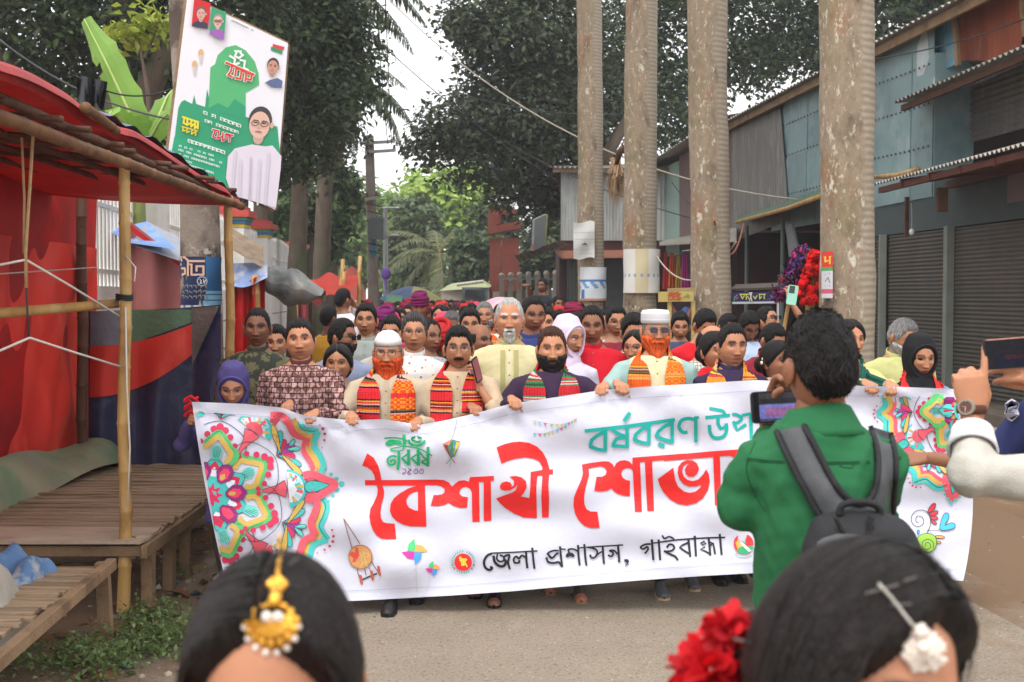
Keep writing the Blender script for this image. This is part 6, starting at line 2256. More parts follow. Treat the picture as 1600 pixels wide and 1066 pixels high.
# bunting
C10 = sc((820, 640), 14.545)
bc_ = [srgb(186, 180, 130), srgb(110, 180, 220), srgb(206, 90, 130), srgb(120, 180, 140), srgb(196, 176, 110)]
for (A_, n_) in (([(200, 250), (420, 300), (700, 340), (900, 325), (1050, 280), (1180, 200)], 10), ([(200, 540), (420, 545), (600, 500), (800, 430), (960, 350)], 8)):
 pth = smooth_path(A_, 6)
 ribbon(pc, C10(pth), .5, srgb(150, 150, 160), smooth=False)
 for i in range(n_):
  k = int((i + .5) / n_ * (len(pth) - 1))
  x, y = pth[k]
  dec(pc, C10([(x - 40, y), (x + 40, y - 4), (x + 2, y + 78)]), bc_[(i + (1 if n_ == 8 else 0)) % 5])
# bird
C11 = sc((1360, 590), 3.228)
KK = srgb(50, 50, 60)


def blob_(pts, col, line=True):
 p = smooth_path(C11(pts), 4, True)
 dec(pc, p, col)
 if line:
  ribbon(pc, p, .9, KK, True, False)


ribbon(pc, C11([(245, 730), (230, 725), (235, 700), (262, 705), (268, 735), (240, 752), (212, 735), (208, 700), (235, 672), (275, 672), (300, 700), (302, 745), (285, 785)]), 1.0, KK)
for q_ in ([(290, 672), (310, 640), (328, 636), (325, 660), (298, 682)], [(298, 690), (325, 672), (342, 676), (330, 692), (300, 696)], [(302, 702), (330, 700), (342, 712), (320, 718), (304, 710)], [(305, 718), (325, 724), (335, 738), (318, 738)]):
 blob_(q_, srgb(206, 60, 74))
blob_([(352, 765), (358, 720), (376, 684), (396, 690), (392, 715), (376, 745), (410, 732), (428, 742), (420, 760), (380, 770)], srgb(70, 180, 226))
ribbon(pc, C11([(285, 770), (320, 772), (355, 768)]), .8, KK)
blob_([(225, 840), (245, 800), (285, 786), (325, 800), (334, 840), (315, 872), (285, 882), (260, 865), (222, 856)], srgb(150, 196, 80))
ribbon(pc, C11([(284, 850), (276, 844), (284, 832), (300, 838), (302, 858), (280, 868), (262, 852), (266, 826), (295, 816), (318, 834), (316, 862)]), .9, KK)
for q_ in ([(190, 770), (205, 766), (222, 790), (226, 808), (208, 802)], [(180, 816), (196, 812), (218, 826), (212, 838), (190, 834)], [(192, 852), (208, 850), (218, 860), (206, 868)], [(236, 772), (246, 770), (246, 786), (240, 792)]):
 blob_(q_, srgb(60, 170, 220))
for q_ in ([(328, 800), (350, 796), (374, 804), (366, 812), (336, 810)], [(336, 828), (352, 828), (356, 836), (340, 838)], [(236, 870), (250, 892), (280, 900), (298, 908), (270, 912), (242, 900)]):
 blob_(q_, srgb(226, 166, 90))
blob_([(140, 740), (158, 736), (172, 756), (170, 782), (150, 770)], srgb(110, 190, 100))
# faint seam lines along the hem
for f in (.055, .945):
 ribbon(pc, [ban_px(s, f) for s in np.linspace(.01, .99, 70)], .7, srgb(170, 176, 204), smooth=False)
for name, g in PR.items():
 build(g, name, m_paint, bn)

# ================================================================== PEOPLE
def sstep(x, a, b_):
 t = np.clip((x - a) / (b_ - a), 0, 1)
 return t * t * (3 - 2 * t)


def gs(x, z, cx, cz, sx, sz):
 return np.exp(-((x - cx) / sx) ** 2 - ((z - cz) / sz) ** 2)


m_skin = mat('skin', attr=True, rough=.5, var=.05, scale=30, bump=.08, bscale=160, spec=.35)
m_hair = mat('hair', attr=True, rough=.5, var=.4, scale=90, bump=.6, bscale=240, spec=.22, stretch=(1, 1, .22))
m_eye = mat('eyeball', attr=True, rough=.2, var=0, spec=.5)
m_gar = mat('garment', attr=True, rough=.8, var=.06, scale=14, bump=.2, bscale=320, spec=.2)
m_shoe = mat('shoe_leather', attr=True, rough=.5, var=.1, bump=.1)

NTH, NPH = 72, 84
_s = np.linspace(-1, 1, NTH, endpoint=False)
TH = math.pi * np.sign(_s) * np.abs(_s) ** 1.25
_q = np.linspace(0, 1, NPH)
PH = .0001 + (math.pi - .0002) * (_q + .055 * np.sin(2 * math.pi * (_q - .02)) + .055 * math.sin(.04 * math.pi) * (1 - 2 * _q) * 0)
PH = (PH - PH[0]) / (PH[-1] - PH[0]) * (math.pi - .0002) + .0001
TT, PP = np.meshgrid(TH, PH)
DX, DY, DZ = np.sin(PP) * np.sin(TT), -np.sin(PP) * np.cos(TT), np.cos(PP)
HF = np.array([(j * NTH + i, (j + 1) * NTH + i, (j + 1) * NTH + (i + 1) % NTH, j * NTH + (i + 1) % NTH) for j in range(NPH - 1) for i in range(NTH)])
ATH = np.abs(TT)


def head_shape(fat=0., long=0., jaw=0., nose=1., seed=0, female=False):
 """head surface in head space: chin -.118, crown +.118, face towards -Y"""
 x = .0740 * np.sign(DX) * np.abs(DX) ** .92
 y = np.where(DY < 0, .090, .100) * np.sign(DY) * np.abs(DY) ** .95
 z = .118 * DZ
 low = np.clip((-z - .015) / .10, 0, 1)
 x = x * (1 - (.30 - .14 * fat - jaw * .06 + (.05 if female else 0)) * low ** 1.4) * (1 + .05 * fat)
 y = np.where(y > 0, y * (1 - .45 * low), y * (1 - .02 * low))
 fr = np.clip(-DY * 1.6 - .1, 0, 1)
 ax = np.abs(x)
 d = -.014 * gs(ax, z, .031, .010, .018, .012) + .0055 * gs(ax, z, .027, .029, .026, .008)
 ridge = np.clip((.020 - z) / .054, 0, 1)
 keep = sstep(z, -.0415, -.0345)
 d += nose * (.004 + .019 * ridge ** 1.15) * np.exp(-(x / (.0068 + .0060 * ridge)) ** 2) * keep * sstep(-z, -.026, -.012)
 d += nose * .009 * gs(ax, z, .0135, -.0325, .0065, .0065)
 d += .0045 * gs(ax, z, .043, -.014, .020, .018) * (1 + fat)
 d += .006 * gs(x, z, 0, -.062, .027, .016)
 d += .0042 * gs(x, z, 0, -.0575, .021, .0042) + .0052 * gs(x, z, 0, -.0695, .018, .0050) - .0050 * gs(x, z, 0, -.0632, .026, .0020)
 d += -.0045 * gs(x, z, 0, -.081, .019, .006) + (.007 + .003 * jaw) * gs(x, z, 0, -.101, .019, .013)
 d += -.003 * gs(ax, z, .030, -.045, .008, .018)
 y = y - d * fr
 x = x + .006 * fat * np.sign(x) * gs(ax, z, .05, -.06, .04, .04)
 z = z * (1 + long * np.where(z < 0, 1, .5))
 return np.stack([x, y, z], -1)


def head_cols(S, skin, lip, browc, stub=0., stubc=(.05, .04, .035), female=False, rs=None):
 x, z = S[..., 0], S[..., 2]
 ax = np.abs(x)
 fr = np.clip(-DY * 2, 0, 1)
 C = np.ones(S.shape) * np.array(skin)
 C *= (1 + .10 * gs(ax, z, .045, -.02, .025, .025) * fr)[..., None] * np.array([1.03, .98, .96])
 mx = lambda C, w, c: C * (1 - w[..., None]) + np.array(c) * w[..., None]
 if stub:
  w = stub * fr * sstep(-z, .040, .060) * (1 - gs(x, z, 0, -.064, .03, .008))
  C = mx(C, np.clip(w, 0, 1), stubc)
 C = mx(C, .75 * gs(ax, z, .031, .013, .020, .010) * fr, np.array(skin) * .42)  # overhead shade in the eye sockets, painted into the skin colour
 C = mx(C, np.clip(1.5 * gs(x, z, 0, -.0570, .025, .0052) + 1.5 * gs(x, z, 0, -.070, .021, .0062), 0, 1) * fr, lip)
 C = mx(C, np.clip(1.6 * gs(x, z, 0, -.0632, .028, .0030), 0, 1) * fr, np.array(lip) * .22)
 C = mx(C, .9 * gs(ax, z, .0080, -.0400, .0060, .0036) * fr, np.array(skin) * .2)  # shadow under the nose, painted into the skin colour
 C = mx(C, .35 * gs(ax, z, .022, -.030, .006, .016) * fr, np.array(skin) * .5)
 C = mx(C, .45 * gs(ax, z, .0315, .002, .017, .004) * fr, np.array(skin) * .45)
 bz = .0305 + .004 * np.clip(1 - ((ax - .030) / .020) ** 2, -1, 1) - .05 * np.clip(ax - .042, 0, 1)
 th = .0040 if female else .0062
 w = np.exp(-((z - bz) / th) ** 2) * sstep(ax, .010, .015) * (1 - sstep(ax, .047, .054)) * fr
 C = mx(C, np.clip(w * 1.6, 0, .96), browc)
 return C


HAIRLINES = {
 'short': ([0, .35, .7, .95, 1.15, 1.38, 1.5, 1.75, 2.1, 2.5, 3.15], [.073, .076, .072, .046, .010, -.022, .006, .012, -.035, -.062, -.068]),
 'receding': ([0, .3, .6, .9, 1.15, 1.38, 1.5, 1.75, 2.1, 2.5, 3.15], [.084, .098, .092, .050, .008, -.018, .008, .012, -.035, -.06, -.066]),
 'cut': ([0, .4, .75, .95, 1.15, 1.38, 1.5, 1.75, 2.1, 2.5, 3.15], [.080, .082, .074, .046, .012, -.015, .010, .016, -.03, -.055, -.06]),
 'woman': ([0, .15, .5, .9, 1.2, 1.5, 1.8, 2.2, 3.15], [.084, .078, .062, .036, .004, -.022, -.04, -.085, -.1]),
 'fore': ([0, .12, .4, .75, 1.05, 1.3, 1.5, 1.8, 2.2, 3.15], [.090, .086, .076, .056, .030, -.005, -.03, -.05, -.085, -.1]),
}


def head_normals(S):
 n = np.stack([S[..., 0] / .0745 ** 2, S[..., 1] / .095 ** 2, S[..., 2] / .118 ** 2], -1)
 return n / np.linalg.norm(n, axis=-1, keepdims=True)


def shell_mesh(name, S, keep, off, cols, smooth=True):
 """patch of the head grid lifted off the skin; keep: bool per grid vertex"""
 Np = head_normals(S)
 V = (S + Np * off[..., None]).reshape(-1, 3)
 k = keep.reshape(-1)
 f = HF[k[HF].any(1)]
 used = np.unique(f)
 mp = -np.ones(len(V), int)
 mp[used] = np.arange(len(used))
 return arrays_mesh(name, V[used], mp[f], cols.reshape(-1, 3)[used], smooth)


def hair_mesh(S, style, col, top=.022, side=.009, seed=0, quiff=.0, grey=0.):
 rs = np.random.default_rng(seed)
 a, zl = HAIRLINES[style]
 line = np.interp(ATH, a, zl)
 top, side = (top * .72, side * .6) if style not in ('woman', 'fore') else (top * .8, side * .8)
 jit = (0 if style in ('woman', 'fore') else 1) * .004 * np.sin(TT * 23 + seed) * (1 + .6 * np.sin(TT * 41 + 2 * seed))
 d = S[..., 2] - line - jit
 topness = np.clip(S[..., 2] / .11, 0, 1) ** 1.2
 t = side + (top - side) * topness + quiff * np.clip(-DY, 0, 1) * topness
 nz = .0016 * np.sin(TT * 9 + 3 * PP + seed) * np.sin(PP * 14 + seed) + .0012 * np.sin(TT * 31 + PP * 19 + seed) + .0007 * rs.normal(size=TT.shape)
 if style in ('woman', 'fore'):
  nz *= .12
  t = side + (top - side) * np.clip(.4 + .9 * np.abs(DX), 0, 1) - .006 * np.exp(-(S[..., 0] / .006) ** 2) * (DZ > .1)
 off = (t + nz) * sstep(d, -.004, .016) - .004 * (d < -.002)
 c = np.ones(S.shape) * np.array(col) * (1 + .25 * np.sin(TT * 47 + 9 * PP))[..., None]
 if grey:
  w = np.clip(grey * (1.1 - topness * .8) + .15 * np.sin(TT * 37), 0, 1)
  c = c * (1 - w[..., None]) + np.array([.36, .35, .34]) * w[..., None]
 if style in ('woman', 'fore'):
  w = np.exp(-(S[..., 0] / .0026) ** 2) * (DY < .1) * (DZ > .3)
  c = c * (1 - .5 * w[..., None]) + np.array([.10, .06, .045]) * .5 * w[..., None]
 return shell_mesh('hair', S, d > -.006, off, c)


def beard_mesh(S, col, kind='full', seed=0):
 x, z = S[..., 0], S[..., 2]
 ax = np.abs(x)
 fr = -DY
 if kind == 'goatee':
  m = np.minimum(.034 - .10 * np.abs(z + .08) - ax, -.049 - z) + .002
  mouth = (gs(x, z, 0, -.0640, .019, .0062) > .45)
  thick = .012
 elif kind == 'moustache':
  m = np.minimum(np.minimum(.030 - ax, -.043 - z), z + .0585 + .20 * np.clip(ax - .018, 0, 1))
  mouth = np.zeros(x.shape, bool)
  thick = .006
 else:
  m = np.minimum(-.028 - z + .35 * np.clip(ax - .045, 0, 1), fr + .22)
  m = np.where((ax < .030) & (z > -.048), np.minimum(m, -.046 - z), m)
  mouth = (gs(x, z, 0, -.0645, .024, .008) > .40)
  if kind == 'chin':
   mouth = mouth | ((z > -.072) & (ax < .036))
  thick = .012 if kind in ('full', 'chin') else .016
 m = np.where(mouth, -.01, m)
 off = thick * sstep(m, -.001, .012) - .003 * (m < 0) + .0015 * np.sin(TT * 53 + PP * 31 + seed)
 S2 = S.copy()
 if kind in ('long', 'chin', 'full', 'goatee'):
  k = sstep(-z, .070, .118) * np.clip(fr + .3, 0, 1) * (m > 0)
  dl = {'long': .075, 'chin': .040, 'full': .030, 'goatee': .018}[kind] * np.exp(-(S2[..., 0] / .048) ** 2)
  S2[..., 2] -= dl * k * (1 + .10 * np.sin(TT * 29))
  S2[..., 1] -= (.034 if kind == 'long' else .014) * k
  if kind == 'long':
   S2[..., 0] *= 1 + .16 * sstep(-z, .03, .08) * (m > 0)
 c = np.ones(S.shape) * np.array(col) * (1 + .22 * np.sin(TT * 61 + 13 * PP))[..., None]
 return shell_mesh('beard', S2, m > -.0005, off, c)


def eye_mesh(iris=(.03, .018, .012)):
 g = M()
 vs, fs, cs = [], [], []
 nu, nv = 14, 10
 for j in range(nv + 1):
  for i in range(nu + 1):
   u, v = -1 + 2 * i / nu, -1 + 2 * j / nv
   h = .0056 * (1 - abs(u) ** 2.2) + .0003
   X = .0148 * u
   Z = h * v + .0006 * (1 - u * u)
   vs.append((X, -.0045 * (1 - (X / .0165) ** 2) * (1 - .35 * v * v), Z))
 for j in range(nv):
  for i in range(nu):
   a = j * (nu + 1) + i
   fs.append((a, a + 1, a + nu + 2, a + nu + 1))
   X = .0148 * (-1 + 2 * (i + .5) / nu)
   Z = .0056 * (-1 + 2 * (j + .5) / nv)
   r = math.hypot(X, Z)
   c = (.008, .006, .005) if r < .0024 else (iris if r < .0066 else (.40, .36, .33))
   if j >= nv - 3 or abs(X) > .0128:
    c = (.012, .009, .008)
   g.add([vs[k] for k in fs[-1]], [(0, 1, 2, 3)], c)
 return g.mesh('eye')


EYE = eye_mesh()


def hand_mesh(curl=(70, 75, 45), spread=6, thumb=(35, 40), voxel=.0042, n=7, index=None):
 """open hand along +Z, palm towards -Y, thumb on the +X side; wrist at the origin"""
 g = M()
 g.tube([(0, .0, -.030), (0, 0, .0), (.002, 0, .035), (.001, .0, .070), (0, .002, .092)], [(.026, .019), (.027, .019), (.038, .016), (.042, .015), (.038, .012)], 12, up=(1, 0, 0))
 specs = [(.030, .090, .074, .0090), (.010, .096, .082, .0094), (-.011, .093, .076, .0090), (-.030, .084, .060, .0078)]
 for k, (x, z, L, r) in enumerate(specs):
  c = index if (k == 0 and index is not None) else curl
  a = 0.
  sp = R(spread * (1.2 - k * .8))
  p = Vector((x * .8, .002, z - .03))
  pts, rad = [p.copy(), Vector((x, .002, z))], [r * 1.1, r * 1.08]
  p = pts[1].copy()
  for j, f in enumerate((.46, .31, .23)):
   a += R(c[j])
   d = Vector((math.sin(sp) * math.cos(a), -math.sin(a), math.cos(a) * math.cos(sp)))
   p = p + d * L * f
   pts.append(p.copy())
   rad.append(r * (1.0, .9, .74)[j])
  g.tube(pts, rad, n, up=(1, 0, 0))
  g.ball(pts[-1], rad[-1] * .98, 7, 5)
 a, b_ = R(thumb[0]), R(thumb[1])
 p0 = Vector((.022, -.006, .016))
 d1 = Vector((math.sin(a), -.45 * math.sin(b_), math.cos(a))).normalized()
 p1 = p0 + d1 * .040
 d2 = (d1 + Vector((-.30, -.55 * math.sin(b_), .25))).normalized()
 p2 = p1 + d2 * .033
 d3 = (d2 + Vector((-.30, -.5 * math.sin(b_), .15))).normalized()
 p3 = p2 + d3 * .026
 g.tube([p0, p1, p2, p3], [.0155, .0120, .0105, .0085], 8, up=(0, 1, 0))
 g.ball(p3, .0084, 7, 5)
 return remesh(g, voxel, 2, .5)


HANDS = {}


def get_hand(kind):
 if kind not in HANDS:
  HANDS[kind] = {
   'grip': lambda: hand_mesh((62, 80, 40), 5, (30, 60)),
   'hang': lambda: hand_mesh((18, 25, 18), 4, (25, 30)),
   'phone': lambda: hand_mesh((35, 40, 30), 10, (20, 50)),
   'point': lambda: hand_mesh((70, 85, 50), 4, (30, 70), index=(4, 6, 4)),
   'flat': lambda: hand_mesh((8, 10, 8), 5, (28, 20)),
  }[kind]()
 return HANDS[kind]


def torso_rows(b=1.0, female=False):
 """z, rx, ry, y offset (for height 1.65)"""
 if female:
  return [(.80, .165, .125, .0), (.92, .165, .12, 0), (1.02, .140, .105, 0), (1.10, .142, .108, -.004), (1.20, .158, .125, -.012), (1.28, .165, .108, 0), (1.335, .155, .082, .004), (1.375, .098, .066, .008), (1.42, .054, .053, .008)]
 return [(.80, .158 * b, .118 * b, 0), (.95, .155 * b, .118 * b, -.004), (1.05, .158 * b, .124 * b, -.008), (1.18, .172 * b, .124 * b, -.004), (1.28, .184 * b, .114, 0), (1.338, .165 * b, .090, .004), (1.385, .100 * (.5 + .5 * b), .072, .008), (1.435, .058, .058, .008)]


def ik(S, T, l1, l2, hint):
 S, T = Vector(S), Vector(T)
 d = T - S
 L = d.length
 k = max(1, L / (l1 + l2) * 1.002)
 l1, l2 = l1 * k, l2 * k
 a = (l1 * l1 - l2 * l2 + L * L) / (2 * L)
 h = math.sqrt(max(0, l1 * l1 - a * a))
 u = d / L
 hv = Vector(hint)
 hv = (hv - u * hv.dot(u)).normalized()
 return S + u * a + hv * h


def frame_from(z, ydir):
 """matrix whose Z column is z and whose Y column is near ydir"""
 z = Vector(z).normalized()
 y = Vector(ydir)
 y = (y - z * y.dot(z)).normalized()
 x = y.cross(z)
 return Matrix((x, y, z)).transposed()


SKINS = {'mid': srgb(168, 118, 88), 'fair': srgb(178, 126, 96), 'dark': srgb(140, 95, 70), 'deep': srgb(118, 78, 58), 'warm': srgb(182, 128, 96)}
BLACKH = (.008, .0065, .006)
SHOE = None


def shoe_mesh(col, sole, sandal=None):
 g = M()
 f = lambda s: [(-.045 * s, .09), (-.04 * s, .12)]
 n = 12

 def sect(y, w, h, z0):
  return [(w * math.cos(t), y, z0 + h * max(0, math.sin(t))) for t in np.linspace(0, math.pi, 7)]
 rows = [sect(.10, .030, .075, .015), sect(.07, .036, .085, .015), sect(.0, .036, .075, .015), sect(-.06, .040, .055, .015), sect(-.11, .040, .042, .015), sect(-.15, .028, .030, .015), sect(-.165, .010, .012, .015)]
 for a, b_ in zip(rows[:-1], rows[1:]):
  for i in range(6):
   g.add([a[i], a[i + 1], b_[i + 1], b_[i]], [(0, 1, 2, 3)], sandal if (sandal and a[0][1] < -.08) else col)
 g.prism([(.034, .105, 0), (.042, .0, 0), (.046, -.09, 0), (.034, -.155, 0), (0, -.172, 0), (-.034, -.155, 0), (-.046, -.09, 0), (-.042, 0, 0), (-.034, .105, 0)], (0, 0, .018), col=sole)
 return g.mesh('shoe', smooth=False)


def person(label, head, H=None, Y=7.0, yaw=0., skin='mid', hair='short', hairc=BLACKH, top=.022, side=.009, quiff=0., grey=0., fat=0., long=0., jaw=0., female=False,
   beard=None, beardc=BLACKH, stub=0., shirt=(.5, .5, .5), pattern=None, build_=1.0, hscale=1.07, hyaw=0., hpitch=0., hroll=0., hands=None, collar=None, placket=None,
   sleeve='long', trouser=srgb(60, 58, 56), feet=None, shoe=(srgb(36, 34, 34), srgb(26, 24, 24)), group=None, seed=0, glasses=None, cap=None, scarf=None, hijab=None,
   bindi=False, detail=True, lower=.56, smat=None, lean=0., lip=None, z0=0., turban=None, vest=None, shw=1.0, hair_long=False, thick=.012, hoff=(0, 0, 0), gvox=.0125, wrinkle=1.0, wx=1.0):
 """head: photo pixel (x, y) of the top of the head at distance Y, or (X, top z) metres when Y is None"""
 rs = np.random.default_rng(seed + 100)
 hp = P(head[0], head[1], Y)
 H = (hp.z - z0 - (top if hair not in (None, 'bald') else .002) * .8 - (.018 if cap or hijab else 0)) if H is None else H
 k = H / 1.65
 root = thing('person', label, 'person', (hp.x, Y, z0), yaw, group)
 inv = (Matrix.Translation((hp.x, Y, z0)) @ Matrix.Rotation(yaw, 4, 'Z')).inverted()
 sk = np.array(SKINS[skin] if isinstance(skin, str) else skin)
 lipc = lip or tuple(sk * np.array([.82, .44, .42]))
 hs_ = hscale * .985
 # head frame
 hc = Vector((0, .004, H - .118 * hs_)) + Vector(hoff) * (-1 if False else 1)
 piv = hc + Vector((0, .02, -.10 * hs_))
 Hm = Matrix.Translation(piv) @ (Matrix.Rotation(hyaw, 4, 'Z') @ Matrix.Rotation(hroll, 4, 'Y') @ Matrix.Rotation(hpitch, 4, 'X')) @ Matrix.Translation(hc - piv) @ Matrix.Scale(hs_, 4)
 long, fat, wx = long + .05 * rs.normal(), fat + .12 * rs.normal(), wx * (1 + .03 * rs.normal())
 S = head_shape(fat, long, jaw + .2 * rs.normal(), 1 + .14 * rs.normal(), seed, female)
 S = S * np.array([wx, 1, 1])
 C = head_cols(S, sk, lipc, np.array(hairc) * 1.2 if not grey else (.10, .09, .085), stub, female=female)
 # one continuous body: torso, neck, arms and legs melted together, head joined on the neck
 g = M()
 tr = torso_rows(build_, female)
 zs = k * (H / k / 1.65)
 g.tube([(0, yy * k + lean * (z - .8) * k, z * k) for z, rx, ry, yy in tr], [((rx - .012) * k * shw, (ry - .012) * k) for z, rx, ry, yy in tr], 16, up=(1, 0, 0))
 nb = Vector((0, .010 + lean * .6 * k, 1.40 * k))
 hb = Hm @ Vector((0, .012, -.06))
 g.tube([nb, nb.lerp(hb, .5), hb], [.057 * k * (1 + .12 * fat) * (.86 if female else 1), .053 * k * (1 + .15 * fat) * (.84 if female else 1), .052 * (1 + .15 * fat)], 12)
 sx = (.148 if female else .175) * k * (.5 + .5 * build_) * shw
 arms = {}
 for sgn, key in ((-1, 'L'), (1, 'R')):
  Sj = Vector((sgn * sx * 1.03, .004 + lean * .5 * k, 1.300 * k))
  spec = (hands or {}).get(key)
  if spec:
   tgt = inv @ (P(*spec['at']) if len(spec['at']) == 3 and not spec.get('world') else Vector(spec['at']))
   hint = spec.get('hint', (sgn * .8, .35, -1))
   el = (inv @ P(*spec['elbow'])) if 'elbow' in spec else ik(Sj, tgt, .285 * k, .25 * k, hint)
   wr = tgt
  else:
   el = Sj + Vector((sgn * .055, .03, -.28)) * k
   wr = el + Vector((sgn * .01, -.06, -.24)) * k
  arms[key] = (Sj, el, wr, spec)
  g.tube([Sj + Vector((-sgn * .03, 0, .0)), Sj, Sj.lerp(el, .5), el, el.lerp(wr, .35), wr], [.05 * k, .050 * k, .042 * k, .037 * k, .036 * k, .024 * k], 10)
 hipz = .86 * k
 legs = {}
 for sgn, key in ((-1, 'L'), (1, 'R')):
  hp_ = Vector((sgn * .085 * k * min(1, shw + .0), 0, hipz))
  if feet and key in feet:
   f_ = inv @ G(*feet[key])
   kn = (hp_ + f_) / 2 + Vector((0, .0, .02))
   an = f_ + Vector((0, .19, .085))
  else:
   an = Vector((sgn * .09 * k, .05, .08 * k))
   kn = Vector((sgn * .088 * k, -.01, .46 * k))
  legs[key] = (hp_, kn, an)
  g.tube([hp_ + Vector((0, 0, .06)), hp_, kn, kn.lerp(an, .3), an], [.075 * k, .078 * k, .052 * k, .050 * k, .034 * k], 10)
 V, N, Fq = remesh(g, .017, 3)
 Vs, Fs, Cs = [V], [Fq], [np.ones((len(V), 3)) * sk]
 off = len(V)
 hv = S.reshape(-1, 3) @ np.array(Hm.to_3x3()).T + np.array(Hm.translation)
 Vs.append(hv)
 Fs.append(HF + off)
 Cs.append(C.reshape(-1, 3))
 off += len(hv)
 if not hijab:
  e = M()
  for sgn in (-1, 1):
   rot = Euler((R(-8), 0, sgn * R(22))).to_matrix()
   e.ball((sgn * .079, .012, -.006), (.010, .020, .033), 10, 8, rot=rot)
   e.ball((sgn * .085, .012, -.002), (.006, .014, .024), 8, 6, rot=rot)
   e.ball((sgn * .078, .002, -.032), (.008, .010, .011), 8, 6)
  ev = np.array([(Hm @ Vector(p))[:] for p in e.v])
  Vs.append(ev)
  Fs.append(np.array(e.f) + off)
  Cs.append(np.ones((len(ev), 3)) * sk * np.array([.95, .86, .84]))
  off += len(ev)
 for key in ('L', 'R'):
  Sj, el, wr, spec = arms[key]
  kind = spec.get('hand', 'grip') if spec else 'hang'
  if kind is None:
   continue
  hvt, _, hf = get_hand(kind)
  sgn = -1 if key == 'L' else 1
  if spec:
   zd = spec.get('dir', (-.12 * sgn, -.75, .62))
   yd = spec.get('back', (0, .55, .85))
   Mr = frame_from(zd, yd)
  else:
   Mr = frame_from((0, -.15, -1), (sgn, .1, 0))
  Hh = hvt.copy()
  flip = (key == 'R') if (spec or {}).get('flip') is None else spec['flip']
  if flip:
   Hh = Hh * np.array([-1, 1, 1])
  hv2 = (Hh * (1.02 * k)) @ np.array(Mr.transposed()) + np.array(wr)
  Vs.append(hv2)
  Fs.append((hf[:, ::-1] if flip else hf) + off)
  Cs.append(np.ones((len(hv2), 3)) * sk * np.array([1.0, .97, .96]))
  off += len(hv2)
 body = link('body', arrays_mesh('body', np.concatenate(Vs), np.concatenate(Fs), np.concatenate(Cs)), m_skin, root)

 def hpart(name, me, m, parent=root):
  o = link(name, me, m, parent)
  o.matrix_local = Hm
  return o

 if detail:
  for sgn in (-1, 1):
   j = np.argmin((S[..., 0] - sgn * .031) ** 2 + (S[..., 2] - .010) ** 2 + (DY > 0) * 9)
   yy = S.reshape(-1, 3)[j, 1]
   o = link('eye', EYE, m_eye, root)
   o.matrix_local = Hm @ Matrix.Translation((sgn * .0315, yy + .0014, .0095)) @ Matrix.Rotation(sgn * R(14), 4, 'Z') @ Matrix.Diagonal((.92, 1, .84, 1))
 if hair and hair != 'bald' and not hijab and not turban:
  hpart('hair', hair_mesh(S, hair, hairc, top, side, seed, quiff, grey), m_hair)
 if hair == 'bald' and not hijab:
  a, zl = HAIRLINES['short']
  d = np.minimum(S[..., 2] - np.interp(ATH, a, zl), .052 - S[..., 2])
  d = np.where(ATH < 1.15, -.02, d)
  hpart('hair', shell_mesh('hair', S, d > -.004, .006 * sstep(d, -.004, .012) - .003 * (d < 0), np.ones(S.shape) * np.array(hairc)), m_hair)
 if hair in ('woman', 'fore') and not hijab:
  g = M()
  if hair_long:
   g.tube([(0, .07, .02), (0, .105, -.06), (.01, .11, -.16), (.02, .10, -.27)], [(.07, .04), (.08, .045), (.075, .04), (.04, .03)], 14, up=(1, 0, 0), col=hairc)
  else:
   g.ball((0, .125, -.02), (.05, .045, .05), 14, 10, hairc)
  hpart('hair_bun' if not hair_long else 'hair_length', g.mesh('bun', smooth=True), m_hair)
 if beard:
  for kd in (beard if isinstance(beard, (list, tuple)) else [beard]):
   if kd != 'moustache' and detail:
    bm_ = beard_mesh(S, beardc, kd, seed)
    g = M()
    for i in range(420):
     v = bm_.vertices[int(rs.integers(0, len(bm_.vertices)))]
     d_ = Vector((v.co.x * 3 + rs.normal() * .2, -.25 + rs.normal() * .2, -1)).normalized()
     s_ = d_.cross(v.normal).normalized() * rs.uniform(.0006, .0014)
     L_2 = rs.uniform(.008, .024 if kd == 'long' else .014)
     p0, p2 = v.co + v.normal * .0006, v.co + d_ * L_2 + v.normal * rs.uniform(.0, .003)
     g.add([p0 - s_, p0 + s_, p2], [(0, 1, 2)], tuple(np.array(beardc) * rs.uniform(.55, 1.5)))
    hpart('beard_hair', g.mesh('beard_hair'), m_hair)['kind'] = 'stuff'
    bpy.data.meshes.remove(bm_)
   hpart('beard' if kd != 'moustache' else 'moustache', beard_mesh(S, beardc if kd != 'moustache' or not isinstance(beard, tuple) else beardc, kd, seed), m_hair)
 if bindi:
  g = M()
  g.ball((0, -.0945, .034), (.0045, .002, .0055), 10, 6, srgb(170, 20, 30))
  hpart('bindi', g.mesh('bindi'), m_paint)
 if cap:
  g = M()
  pts = [(0, .006, .048), (0, .006, .075), (0, .006, .105), (0, .006, .124), (0, .006, .130)]
  if cap[0] == 'flat':
   rad = [(.083, .103), (.084, .104), (.083, .102), (.072, .088), (.002, .002)]
  else:
   rad = [(.080, .100), (.076, .096), (.060, .074), (.032, .040), (.001, .001)]
  g.tube(pts, rad, 30, True, up=(1, 0, 0), cols=[cap[1], cap[2] if len(cap) > 2 else cap[1], cap[1], cap[1], cap[1]])
  hpart('cap', g.mesh('cap', smooth=True), m_cloth)
 if turban:
  g = M()
  for j in range(6):
   rr = 1 - .10 * max(0, j - 2)
   ring = [(.084 * rr * math.cos(t), .010 + .104 * rr * math.sin(t), .052 + .020 * j + .012 * math.sin(t + j * 1.3)) for t in np.linspace(0, 2 * math.pi, 22)]
   g.tube(ring, .019, 7, False, col=tuple(np.array(turban) * rs.uniform(.8, 1.15)))
  g.ball((0, .01, .12), (.075, .09, .045), 14, 8, turban)
  hpart('turban', g.mesh('turban', smooth=True), m_cloth)
